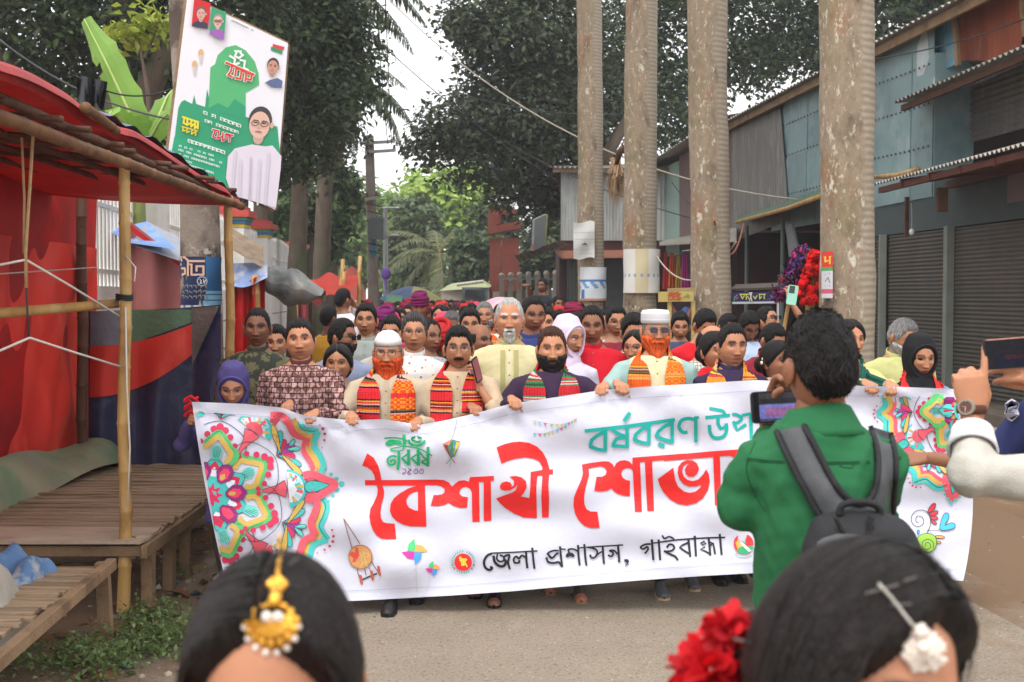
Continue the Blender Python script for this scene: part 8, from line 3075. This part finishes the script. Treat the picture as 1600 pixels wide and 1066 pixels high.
# the packed crowd further back: copies of eight builds, seen as small heads
kinds = [
 ('red-shirted marcher', dict(shirt=srgb(196, 40, 44), skin='mid', top=.024)),
 ('white-shirted marcher', dict(shirt=(.6, .58, .56), skin='dark', top=.022)),
 ('marcher in a maroon turban', dict(shirt=srgb(140, 40, 60), skin='deep', turban=srgb(124, 28, 60))),
 ('long-haired marcher in orange', dict(shirt=srgb(222, 96, 44), skin='mid', female=True, hair='woman', hair_long=True)),
 ('marcher with a yellow scarf', dict(shirt=srgb(120, 80, 56), skin='warm', scarf={'rows': gamcha(YEL_G), 'z': 1.1})),
 ('dark-shirted marcher', dict(shirt=srgb(52, 54, 70), skin='dark', top=.032)),
 ('marcher in a pink headscarf', dict(shirt=srgb(190, 70, 90), skin='mid', female=True, hijab=srgb(206, 70, 100))),
 ('marcher in a red turban', dict(shirt=srgb(206, 180, 150), skin='deep', turban=srgb(186, 40, 36), beard='moustache')),
]
protos = []
rs = np.random.default_rng(31)
spots = []
for row, Y in enumerate(np.concatenate([np.arange(11.5, 22, .62), np.arange(22.5, 46, 1.3)])):
 xl, xr = -1.75 + road_x(Y) + .3, 2.0 + road_x(Y)
 n = 6 if Y < 22 else 5
 for i in range(n):
  x = xl + (xr - xl) * (i + rs.uniform(.1, .9)) / n
  px = 800 + 1900 * x / Y
  if 555 < px < 900:
   spots.append((x, Y + rs.uniform(-.2, .2), rs.uniform(-.6, .6)))
used = set()
order = rs.permutation(len(spots))
for n, j in enumerate(order):
 x, Y, a = spots[j]
 px = 800 + 1900 * x / Y
 mark = min([(575, 'the concrete utility pole'), (606, 'the slim steel pole'), (640, 'the blue and yellow umbrella'), (665, 'the big purple turban'), (692, 'the coconut palm'), (726, 'the parked truck'), (757, 'the old man in white'), (790, 'the red gate tower'), (830, 'the garden wall globes'), (868, 'the tin house door')], key=lambda q: abs(q[0] - px))[1]
 band = 'near rows below' if Y < 16 else ('middle rows below' if Y < 24 else ('small heads below' if Y < 34 else 'tiniest heads below'))
 for _ in range(40):
  kd = n % 8 if n < 8 else int(rs.choice(8, p=[.2, .13, .11, .13, .12, .16, .05, .10]))
  if (kd, band, mark) not in used:
   break
 used.add((kd, band, mark))
 if n < 8:
  o = person(kinds[kd][0], (800, 462), H=1.62, Y=12, seed=60 + kd, detail=False, group='packed crowd down the road', hscale=1.04, **kinds[kd][1])
  protos.append(o)
 else:
  o = copy_tree(protos[kd])
 o.location = (x, Y, 0)
 o.rotation_euler = (0, 0, a)
 o['label'] = '%s, %s %s' % (kinds[kd][0], band, mark)
 s = rs.uniform(.93, 1.045)
 o.scale = (s, s, s)

# ================================================================== PEOPLE CLOSE TO THE CAMERA
def local(mb, root):
 Mi = (Matrix.Translation(root.location) @ Matrix.Rotation(root.rotation_euler[2], 4, 'Z')).inverted()
 mb.v = [tuple(Mi @ Vector(p)) for p in mb.v]
 return mb


def bvh_of(root, names):
 vs, fs = [], []
 Mw = Matrix.Translation(root.location) @ Matrix.Rotation(root.rotation_euler[2], 4, 'Z')
 for o in root.children:
  if o.name.split('.')[0] in names:
   m = Mw @ o.matrix_basis
   k = len(vs)
   vs += [m @ v.co for v in o.data.vertices]
   fs += [[i + k for i in p.vertices] for p in o.data.polygons]
 return BVHTree.FromPolygons(vs, fs)


def drape(bv, px, py, lift=.004, Y=3.0):
 o = Vector((0, 0, CAM_H))
 d = (P(px, py, Y) - o).normalized()
 h = bv.ray_cast(o, d)
 return (h[0] - d * lift) if h[0] else P(px, py, Y)


GREENS = srgb(38, 100, 62)
gman = person('man seen from behind in a green shirt filming the banner with his phone', (1281, 494), H=1.82, Y=2.72, yaw=math.pi, skin='dark', top=.024, side=.012, hoff=(0, .02, -.058), hscale=.98, hpitch=.05, hyaw=.12, shw=.72, build_=.95,
    shirt=GREENS, thick=.020, gvox=.0085, wrinkle=1.7, trouser=srgb(34, 34, 40), seed=80, hands={'R': {'at': (1204, 676, 3.02), 'elbow': (1160, 788, 2.74), 'hand': 'phone', 'dir': (-.30, 0, .95), 'back': (.1, -1, .2), 'hint': (.32, .3, -1)}, 'L': {'at': (1262, 668, 3.06), 'hand': 'phone', 'dir': (.5, 0, .85), 'back': (0, -1, .2), 'hint': (-.6, .2, -1)}})
bvg = bvh_of(gman, ('shirt',))
# short uneven tufts of hair
rs = np.random.default_rng(12)
Hm = Matrix([gman['hm'][i * 4:i * 4 + 4] for i in range(4)])
g = M()
hv_ = [o for o in gman.children if o.name.startswith('hair')][0].data
nv_ = len(hv_.vertices)
for i in range(2600):
 v = hv_.vertices[int(rs.integers(0, nv_))]
 n_v = v.normal
 t = Vector((.35 * math.sin(v.co.z * 60) + rs.normal() * .3, .5 + rs.normal() * .3, -.75 + rs.normal() * .25))
 t = (t - n_v * t.dot(n_v)).normalized()
 sd_ = t.cross(n_v) * rs.uniform(.0006, .0014)
 L = rs.uniform(.012, .030)
 p0, p1, p2 = v.co - n_v * .001, v.co + t * L * .6 + n_v * rs.uniform(.0004, .002), v.co + t * L + n_v * rs.uniform(-.001, .002)
 g.add([Hm @ q for q in (p0 - sd_, p0 + sd_, p1 + sd_, p1 - sd_, p2)], [(0, 1, 2, 3), (3, 2, 4)], tuple(np.array(BLACKH) * rs.uniform(.6, 2.4)))
o = link('hair_tuft', g.mesh('tufts'), m_hair, gman)
o['kind'] = 'stuff'
# folded collar
g = M()
k_ = 1.82 / 1.65
g.grid(lambda u, v: ((.058 + .030 * v) * k_ * math.sin(2 * math.pi * u), .008 + (.060 + .026 * v) * k_ * -math.cos(2 * math.pi * u), (1.408 - .046 * v - .016 * math.cos(2 * math.pi * u) * (1 - v)) * k_ + .004 * math.sin(14 * u)), 36, 5, lambda u, v: tuple(np.array(GREENS) * 1.06))
o = link('collar', g.mesh('collar', smooth=True), m_gar, gman)
sd = o.modifiers.new('s', 'SOLIDIFY')
sd.thickness = .006
g = M()
for pts in ([(1168, 716), (1210, 720), (1260, 722), (1310, 722), (1370, 720), (1408, 714)], [(1166, 719), (1210, 723), (1260, 725), (1310, 725), (1370, 723), (1408, 717)], [(1322, 722), (1312, 728), (1330, 731), (1334, 724)], [(1180, 690), (1166, 730), (1178, 770), (1196, 800)]):
 g.tube([drape(bvg, a, b_, .001) for a, b_ in smooth_path(pts, 4)], .0012, 5, col=tuple(np.array(GREENS) * .55))
o = build(local(g, gman), 'seam', m_gar, gman, world=False)
o['kind'] = 'stuff'

# backpack
bp_ = thing('backpack', 'grey and black backpack worn low on the green shirt', 'backpack', (P(1340, 860, 2.5).x, 2.5, 1.2))
out_ = smooth_path([(1213, 674), (1234, 720), (1260, 770), (1288, 814), (1340, 838), (1390, 815), (1398, 770), (1400, 720), (1392, 676)], 5)
inn_ = smooth_path([(1256, 664), (1278, 706), (1300, 748), (1322, 776), (1345, 788), (1362, 776), (1371, 748), (1371, 706), (1360, 666)], 5)
n_ = len(out_) - 1


def harn(u, v):
 i = min(int(u * n_), n_ - 1)
 f = u * n_ - i
 a = [out_[i][k] + (out_[i + 1][k] - out_[i][k]) * f for k in (0, 1)]
 b_ = [inn_[i][k] + (inn_[i + 1][k] - inn_[i][k]) * f for k in (0, 1)]
 return drape(bvg, a[0] + (b_[0] - a[0]) * v, a[1] + (b_[1] - a[1]) * v, .010 + .008 * math.sin(math.pi * v))


g = M()
g.grid(harn, 44, 5)
m_pack = mat('pack_fabric', srgb(84, 86, 88), .75, .1, 5, .25, 260, patches=[(srgb(66, 68, 70), 3, .5, .7)])
m_packb = mat('pack_black', srgb(32, 32, 34), .65, .15, 5, .3, 200)
hs2 = build(g, 'harness', m_pack, bp_, smooth=True)
sd = hs2.modifiers.new('s', 'SOLIDIFY')
sd.thickness = .010
g = M()
g.tube([drape(bvg, a, b_, .016) for a, b_ in out_], .0065, 7)
g2 = M()
g2.tube([drape(bvg, a, b_, .016) for a, b_ in inn_], .0075, 7)
build(g, 'piping', m_packb, hs2, smooth=True)
build(g2, 'piping', m_packb, hs2, smooth=True)


def pack(cx, rows, vox, name, m, amp=.006, seed=1):
 g = M()
 g.tube([P(cx + dx, y, Y) for dx, y, w, d, Y in rows], [(w, d) for dx, y, w, d, Y in rows], 26, up=(1, 0, 0))
 V, N, Fq = remesh(g, vox, 4)
 V = V + N * (amp * vnoise(V * np.array([.6, 1, 1.6]), seed, 6))[:, None]
 me = arrays_mesh(name, V - np.array(bp_.location), Fq, None)
 return link(name, me, m, bp_)


yb = drape(bvg, 1340, 800, 0).y
pack(1345, [(-4, 806, .05, .03, yb - .06), (-4, 815, .095, .06, yb - .07), (0, 840, .118, .085, yb - .09), (4, 880, .128, .10, yb - .10), (6, 930, .132, .105, yb - .10), (6, 985, .128, .10, yb - .09), (6, 1010, .10, .07, yb - .08)], .009, 'main_pocket', m_packb)
pack(1352, [(0, 838, .06, .02, yb - .165), (0, 846, .098, .035, yb - .17), (2, 890, .108, .045, yb - .185), (2, 950, .106, .045, yb - .185), (0, 985, .08, .03, yb - .17)], .008, 'front_pocket', m_pack, .004, 4)
g = M()
for pts, r_ in (([(1312, 806), (1316, 790), (1345, 784), (1372, 792), (1376, 808)], .008), ([(1268, 850), (1290, 826), (1345, 818), (1400, 828), (1424, 858)], .004)):
 c_ = smooth_path(pts, 4)
 g.tube([P(a, b_, yb - .135 + .04 * abs(a - 1345) / 80) for a, b_ in c_], r_, 6)
 o = build(g, 'handle' if r_ > .005 else 'zip', m_packb, bp_, smooth=True)
 g = M()
for pts in ([(1305, 808), (1318, 835), (1335, 862), (1345, 866)], [(1362, 808), (1352, 835), (1350, 862)]):
 c_ = smooth_path(pts, 4)
 g = M()
 for (a, b_), (c2, d2) in zip(c_[:-1], c_[1:]):
  g.bar(P(a, b_, yb - .165), P(c2, d2, yb - .165), .026, .005)
 build(g, 'strap', m_packb, bp_)


def phone(label, c, ux, uz, w, h, bodyc, scr, edge=None):
 """slab phone; c centre, ux long axis, uz short axis"""
 c, ux, uz = Vector(c), Vector(ux).normalized(), Vector(uz).normalized()
 uz = (uz - ux * uz.dot(ux)).normalized()
 uy = uz.cross(ux)
 if uy.y > 0:
  uy = -uy
 t = thing('phone', label, 'phone', tuple(c))
 m4 = Matrix((ux, uy, uz)).transposed()
 g = M()
 pts = []
 for sx, sz in ((1, 1), (-1, 1), (-1, -1), (1, -1)):
  for a in np.linspace(0, math.pi / 2, 4):
   b_ = a + {(1, 1): 0, (-1, 1): math.pi / 2, (-1, -1): math.pi, (1, -1): 1.5 * math.pi}[(sx, sz)]
   pts.append(c + ux * (sx * (w / 2 - .010) + .010 * math.cos(b_)) + uz * (sz * (h / 2 - .010) + .010 * math.sin(b_)) - uy * .004)
 g.prism(pts, uy * .008, col=edge or bodyc)
 build(g, 'body', m_shoe, t)
 g = M()
 q = lambda x, z, l: c + ux * x * w + uz * z * h + uy * l
 for x0, z0, x1, z1, col, l in scr:
  g.add([q(x0, z0, l), q(x1, z0, l), q(x1, z1, l), q(x0, z1, l)], [(0, 1, 2, 3)], col)
 build(g, 'screen', mat('screen_glass', attr=True, rough=.2, var=.35, scale=120, spec=.12), t)
 return t


D_ = srgb(30, 28, 34)
phone('black phone held sideways by the green-shirted man, screen showing the banner', P(1222, 635, 2.97), (1, .15, .04), (0, .1, 1), .158, .078, D_,
  [(-.47, -.46, .47, .46, (.012, .012, .014), .0046), (-.38, -.44, .45, .44, srgb(60, 56, 60), .0050), (-.38, -.44, .45, .08, srgb(108, 112, 176), .0054), (-.28, -.30, .40, -.02, srgb(140, 92, 140), .0058), (-.36, .12, .2, .26, srgb(40, 40, 46), .0058), (-.38, -.44, .45, -.36, srgb(70, 70, 96), .0058)])
cp = phone('mint green phone lifted by the man in round sunglasses', P(1238, 461, 10.0), (.15, 0, 1), (1, 0, -.1), .16, .082, srgb(150, 206, 184), [(.08, -.4, .46, .16, srgb(60, 76, 76), .0046)])
cp = phone('phone pressed to the ear of the moustached man', P(745, 578, 7.13), (-.25, -.3, 1), (.3, .6, .1), .15, .072, D_, [(-.45, -.45, .45, .45, srgb(150, 90, 96), .0046)])
rphone = phone('dark phone with a rose edge pointed by the pale sleeved arm', P(1588, 551, 3.02), (1, .12, .07), (0, .05, 1), .170, .076, D_,
    [(-.485, -.465, .485, .465, (.010, .010, .013), .0046), (-.35, -.44, .47, -.05, srgb(22, 24, 42), .0050), (-.2, -.2, .3, -.05, srgb(50, 26, 34), .0054), (-.2, .05, .2, .12, srgb(30, 28, 34), .0054), (-.47, .465, .47, .497, srgb(206, 150, 130), .0058)])

# man reaching in with a pale sleeve and a watch
pale = person('man in a pale shirt reaching in with one raised finger and brown watch', (1800, 440), H=1.74, Y=2.86, yaw=math.pi, skin='warm', shirt=srgb(186, 182, 172), smat=mat('linen', srgb(186, 182, 172), .85, .07, 12, .3, 260, spec=.15), thick=.024, gvox=.010, wrinkle=1.6, seed=81, trouser=srgb(70, 70, 80),
    hands={'R': {'at': (1519, 650, 3.0), 'elbow': (1520, 742, 2.86), 'hand': 'point', 'dir': (.02, -.10, 1), 'back': (.1, 1, .05), 'rolled': .62, 'cuff': (.72, .72, .74)}, 'L': {'at': (1650, 588, 3.05), 'hand': 'phone', 'dir': (.95, .1, .25), 'back': (0, 1, .3), 'hint': (-.6, .2, -1)}})
g = M()
wp = P(1518, 640, 3.0)
ax = Vector((.03, .1, 1)).normalized()
x_ = ax.cross(Vector((0, 1, 0))).normalized()
y_ = ax.cross(x_)
for z in np.linspace(-.011, .011, 5):
 pass
ring = [wp + x_ * .034 * math.cos(t) + y_ * .027 * math.sin(t) for t in np.linspace(0, 2 * math.pi, 26)]
g.tube(ring, [(.0035, .011)] * 26, 8, False, col=srgb(84, 46, 34), up=x_)
wt = build(local(g, pale), 'watch', m_shoe, pale, smooth=True, world=False)
g = M()
dc = P(1510, 636, 2.955)
nd = (Vector((0, 0, CAM_H)) - dc).normalized() + Vector((-.35, 0, .1))
nd.normalize()
g.tube([dc - nd * .004, dc + nd * .007], [.0205, .0195], 24, col=srgb(150, 140, 126))
g.tube([dc + nd * .0071, dc + nd * .0078], [.0155, .0150], 22, col=srgb(96, 62, 54))
for i in range(12):
 t = i * math.pi / 6
 u_ = nd.cross(Vector((0, 0, 1))).normalized()
 v_ = nd.cross(u_)
 g.bar(dc + nd * .0081 + (u_ * math.cos(t) + v_ * math.sin(t)) * .0125, dc + nd * .0081 + (u_ * math.cos(t) + v_ * math.sin(t)) * .0148, .0012, .0004, col=srgb(226, 216, 200))
g.bar(dc + nd * .0083, dc + nd * .0083 + v_ * .010, .0012, .0004, col=srgb(230, 220, 200))
g.bar(dc + nd * .0083, dc + nd * .0083 + u_ * .008, .0012, .0004, col=srgb(230, 220, 200))
build(local(g, pale), 'dial', m_shoe, wt, world=False)
# policeman's navy sleeve
NAVYP = srgb(44, 50, 92)
pol = person('policeman in a navy short sleeved shirt stretching one arm before the banner', (1722, 470), H=1.80, Y=4.4, yaw=math.pi, skin='dark', shirt=NAVYP, sleeve='short', seed=82, thick=.018, trouser=srgb(40, 44, 80), build_=1.1,
    hands={'R': {'at': (1448, 716, 4.75), 'hand': 'hang', 'dir': (1, -.1, -.08), 'back': (0, .5, 1), 'hint': (.1, .1, -1)}})
bvp = bvh_of(pol, ('shirt',))
g = M()


def badge(x, y, lift):
 return drape(bvp, x, y, .012 + lift, 4.35)


bx_, by_ = 1581, 640
for sc_, col, l in ((1.0, srgb(206, 206, 214), 0), (.84, srgb(44, 50, 92), .001), (.66, srgb(190, 190, 200), .002)):
 sh_ = [(0, -17), (8, -13), (13, -9), (10, 0), (13, 8), (6, 15), (0, 19), (-8, 15), (-13, 6), (-10, -2), (-12, -9), (-7, -13)]
 v = [badge(bx_ + x * sc_ * .92, by_ + y * sc_, l * 5) for x, y in sh_]
 g.add(v, [tuple(t) for t in tessellate_polygon([[Vector((x, y, 0)) for x, y in sh_]])], col)
glyphs([[(bx_ - 5, by_ - 4), (bx_ + 5, by_ - 6)], [(bx_ - 5, by_ + 2), (bx_ + 5, by_)], [(bx_ - 3, by_ + 8), (bx_ + 4, by_ + 6)], [(bx_, by_ - 9), (bx_, by_ + 8)]], 1.6, lambda x, y, l: badge(x, y, .016 + l), srgb(70, 76, 120), g)
sl = [o for o in pol.children if o.name.startswith('shirt')][0]
build(local(g, pol), 'badge', m_paint, sl, world=False)


# ------------------------------------------------------------------ the two women in the very front
def strands(root, n, seed, a=.088, b_=.112, c=.138):
 """combed hairs lying over the cap of hair, from the parting to the sides"""
 rs = np.random.default_rng(seed)
 Hm = Matrix([root['hm'][i * 4:i * 4 + 4] for i in range(4)])
 g = M()
 for i in range(n):
  y0 = rs.uniform(-.085, .10)
  sg = rs.choice((-1, 1))
  amax = rs.uniform(1.1, 1.9)
  lift = rs.uniform(.99, 1.008) if i % 14 else rs.uniform(1.01, 1.035)
  sweep = rs.uniform(.015, .05)
  pts = []
  for al in np.linspace(.03, amax, 11):
   v = Vector((sg * a * math.sin(al), y0 + sweep * math.sin(al) ** 2 + .004 * math.sin(3 * al + i), c * math.cos(al)))
   s = 1 / math.sqrt((v.x / a) ** 2 + (v.y / b_) ** 2 + (v.z / c) ** 2)
   pts.append(v * s * lift)
  cc = tuple(np.array((.014, .011, .010)) * rs.uniform(.6, 1.7))
  w = rs.uniform(.0005, .0010)
  vs = []
  for j, p in enumerate(pts):
   t = (pts[min(j + 1, 10)] - pts[max(j - 1, 0)]).normalized()
   sd_ = t.cross(p.normalized()).normalized()
   vs += [Hm @ (p - sd_ * w), Hm @ (p + sd_ * w)]
  g.add(vs, [(2 * j, 2 * j + 1, 2 * j + 3, 2 * j + 2) for j in range(10)], cc)
 o = link('hair_strand', g.mesh('strands'), m_hair, root)
 o['kind'] = 'stuff'


lady = person('woman with combed dark hair and a gold forehead pendant, facing the camera', (430, 838), Y=1.13, skin='fair', female=True, hair='fore', top=.030, side=.024, hscale=.97, wx=.88, hyaw=.0, hpitch=.19, shirt=srgb(190, 40, 50), seed=90, hairc=(.013, .010, .009))
strands(lady, 900, 5)
lady2 = person('woman turned aside with a white bead pendant and red flowers at her nape', (1296, 832), Y=1.17, skin='fair', female=True, hair='fore', top=.034, side=.030, hscale=1.02, wx=.92, hyaw=.60, hpitch=.16, hroll=.16, shirt=srgb(200, 60, 50), seed=91, hairc=(.013, .010, .009))
strands(lady2, 1000, 6, .098, .120, .146)

m_gold = mat('gold', srgb(226, 170, 70), .28, .12, 60, .2, 300, metal=.9)
m_pearl = mat('pearl', srgb(226, 214, 200), .25, .05, 40, spec=.6)
bv1 = bvh_of(lady, ('hair', 'body'))
S1 = 1.25 / FPX
t1 = thing('gold_pendant', 'gold fan-shaped forehead pendant with pearls hanging from a chain along the parting', 'jewellery', tuple(drape(bv1, 428, 960, .01, 1.2)))
pa_ = [(437, 838), (436, 852), (438, 868), (435, 884), (434, 902)]
g = M()
cp_ = smooth_path(pa_, 5)
for i, (a, b_) in enumerate(cp_):
 g.ball(drape(bv1, a + .8 * (-1) ** i, b_, .003, 1.2), (.0022, .0020, .0018), 8, 6)
build(g, 'chain', m_gold, t1, smooth=True)['kind'] = 'stuff'


def bead(g, px, py, r, lift=.004, bv=None, sq=1.0):
 r *= .8
 g.ball(drape(bv or bv1, px, py, lift * .5, 1.2), (r, r * .7, r * sq), 10, 8)


g = M()
for a in range(6):
 bead(g, 433 + 11 * math.cos(a * 1.047), 914 + 7 * math.sin(a * 1.047), .0052)
bead(g, 433, 914, .0066, .007)
build(g, 'top_cluster', m_gold, t1, smooth=True)
g = M()
g.tube([drape(bv1, 432, 922, .005, 1.2), drape(bv1, 430, 936, .006, 1.2), drape(bv1, 428, 948, .006, 1.2)], [.0045, .0062, .0048], 10)
for a in range(5):
 bead(g, 412 + 8 * a, 948 - 4 * (1 - abs(a - 2) / 2), .0042)
build(g, 'stem', m_gold, t1, smooth=True)
g = M()
for r_, n2 in ((12, 7), (21, 11), (30, 13)):
 for i in range(n2):
  t = math.pi * (i + .5) / n2 if r_ < 30 else -.25 + (math.pi + .5) * i / (n2 - 1)
  bead(g, 424 + r_ * math.cos(t), 964 + r_ * .95 * math.sin(t), .0042 if r_ < 30 else .0056)
build(g, 'fan', m_gold, t1, smooth=True)
g = M()
for i in range(9):
 t = .12 + (math.pi - .24) * i / 8
 bead(g, 424 + 39 * math.cos(t), 968 + 37 * math.sin(t), .0050, .005, None, 1.5)
build(g, 'gold_drop', m_gold, t1, smooth=True)
for i in range(8):
 t = .12 + (math.pi - .24) * i / 7
 g = M()
 bead(g, 424 + 42 * math.cos(t), 974 + 47 * math.sin(t), .0040)
 build(g, 'pearl', m_pearl, t1, smooth=True)
g = M()
for x in (417, 434):
 bead(g, x, 964, .0062, .008)
build(g, 'stone', m_pearl, t1, smooth=True)
g = M()
for (a, b_) in (((392, 903), (420, 888)), ((452, 882), (466, 872)), ((404, 866), (412, 896))):
 g.tube([drape(bv1, a[0] + (b_[0] - a[0]) * u, a[1] + (b_[1] - a[1]) * u, .002, 1.2) for u in np.linspace(0, 1, 6)], .0009, 5)
o = build(g, 'hairpin', mat('pin_steel', srgb(130, 124, 120), .3, 0, metal=.8), None)
o['kind'] = 'stuff'

bv2 = bvh_of(lady2, ('hair', 'body'))
t2 = thing('bead_pendant', 'white bead pendant on a silver chain lying on the parting of the turned head', 'jewellery', tuple(drape(bv2, 1442, 1010, .01, 1.1)))
g = M()
for a, b_ in smooth_path([(1374, 914), (1394, 936), (1414, 962), (1430, 982)], 6):
 g.ball(drape(bv2, a, b_, .003, 1.1), (.0017, .0016, .0020), 8, 6)
build(g, 'chain', mat('silver', srgb(190, 186, 176), .3, .1, 40, metal=.8), t2, smooth=True)['kind'] = 'stuff'
g = M()
rs = np.random.default_rng(8)
YC = drape(bv2, 1436, 1010, .0, 1.1).y - .010
for i in range(110):
 t, r_ = rs.uniform(0, 6.28), math.sqrt(rs.uniform(0, 1))
 px, py = 1445 + 31 * r_ * math.cos(t), 1020 + 30 * r_ * math.sin(t)
 g.ball(P(px, py, YC - .010 * (1 - r_)), (.0052, .004, .0026), 8, 6, rot=Euler((0, rs.uniform(-1, 1), 0)).to_matrix())
for a in range(6):
 g.ball(P(1438 + 9 * math.cos(a), 988 + 8 * math.sin(a), YC - .004), .004, 10, 8)
build(g, 'beads', m_pearl, t2, smooth=True)
g = M()
g.ball(P(1443, 1012, YC - .016), .0062, 10, 8)
g.ball(P(1438, 988, YC - .010), .0052, 10, 8)
build(g, 'stone', m_pearl, t2, smooth=True)
g = M()
for (a, b_) in (((1352, 928), (1404, 914)), ((1412, 908), (1432, 902)), ((1392, 946), (1424, 944)), ((1146, 998), (1172, 1004))):
 g.tube([drape(bv2, a[0] + (b_[0] - a[0]) * u, a[1] + (b_[1] - a[1]) * u, .002, 1.1) for u in np.linspace(0, 1, 6)], .0010, 5)
o = build(g, 'hairpin', MATS['pin_steel'], None)
o['kind'] = 'stuff'

m_petal = mat('red_petal', attr=True, rough=.7, var=.1, scale=40, translucent=.2)
for (fx, fy, n2, rr, lab) in ((1138, 985, 130, .026, 'upper red cloth flower tucked behind the turned head'), (1108, 1052, 170, .036, 'largest red cloth flower at the bottom edge behind the turned head'), (1160, 1062, 110, .028, 'lower red cloth flower pressed against the dark hair')):
 c = P(fx, fy, 1.26)
 fl = thing('red_flower', lab, 'flower', tuple(c), 0, 'red flowers in the hair')
 g = M()
 for i in range(n2):
  d = Vector(rs.normal(size=3)).normalized()
  s = rr * rs.uniform(.5, 1.0)
  e = d.to_track_quat('Z', 'Y').to_matrix() @ Matrix.Rotation(rs.uniform(0, 6), 3, 'Z')
  w = rr * .30
  col = srgb(*(np.array([214, 26, 38]) * rs.uniform(.75, 1.1)))
  g.add([c + d * s * .4 + e @ Vector(q) for q in ((-w * .4, 0, 0), (w * .4, 0, 0), (w, .3 * w, s * .6), (w * .5, .5 * w, s * .95), (-w * .5, .5 * w, s * .95), (-w, .3 * w, s * .6))], [(0, 1, 2, 5), (5, 2, 3, 4)], col)
 build(g, 'petal', m_petal, fl)

# ---- small worn extras on the marchers
def head_part(root, g, name, m):
 o = link(name, g.mesh(name, smooth=True), m, root)
 o.matrix_local = Matrix([root['hm'][i * 4:i * 4 + 4] for i in range(4)])
 return o


g = M()
g.grid(lambda u, v: ((.070 - .012 * v) * math.sin(-1.25 + 2.5 * u), .004 - (.092 + .012 * math.sin(math.pi * v)) * math.cos(-1.25 + 2.5 * u), -.078 - .045 * v - .012 * math.cos(2.5 * (u - .5))), 18, 6, lambda u, v: srgb(140, 186, 206))
head_part(girl1, g, 'face_mask', m_cloth)
g = M()
for i in range(17):
 t = -2.6 + 2.3 * i / 16
 g.ball((.088 * math.cos(t) - .012, .045 + .03 * math.sin(t), .005 + .085 * -math.cos(2 * t + .4) * .9), (.012, .012, .012), 8, 6, srgb(222, 214, 196))
head_part(p9_, g, 'flower_garland', m_cloth)
for r_ in [o for o in bpy.data.objects if o.name.startswith('person') and 'red mask' in o.get('label', '')]:
 g = M()
 g.grid(lambda u, v: ((.066 - .010 * v) * math.sin(-1.2 + 2.4 * u), .0 - (.092 + .012 * math.sin(math.pi * v)) * math.cos(-1.2 + 2.4 * u), -.082 - .045 * v), 16, 5, lambda u, v: srgb(206, 36, 44))
 head_part(r_, g, 'face_mask', m_cloth)
bang = M()
c = P(299, 648, 6.93)
bang.tube([c + Vector((.036 * math.cos(t), .036 * math.sin(t) * .8, .012 * math.sin(3 * t) + .014 * (t / 6.28 - .5) * 3)) for t in np.linspace(0, 18.8, 70)], [.006 + .003 * abs(math.sin(i * 1.7)) for i in range(70)], 6, col=srgb(206, 30, 40))
tag(build(bang, 'red_bracelet', m_cloth, None), 'red thread bracelet on the wrist at the banner end', 'bracelet')

for o in bpy.data.objects:
 if 'hm' in o:
  del o['hm']
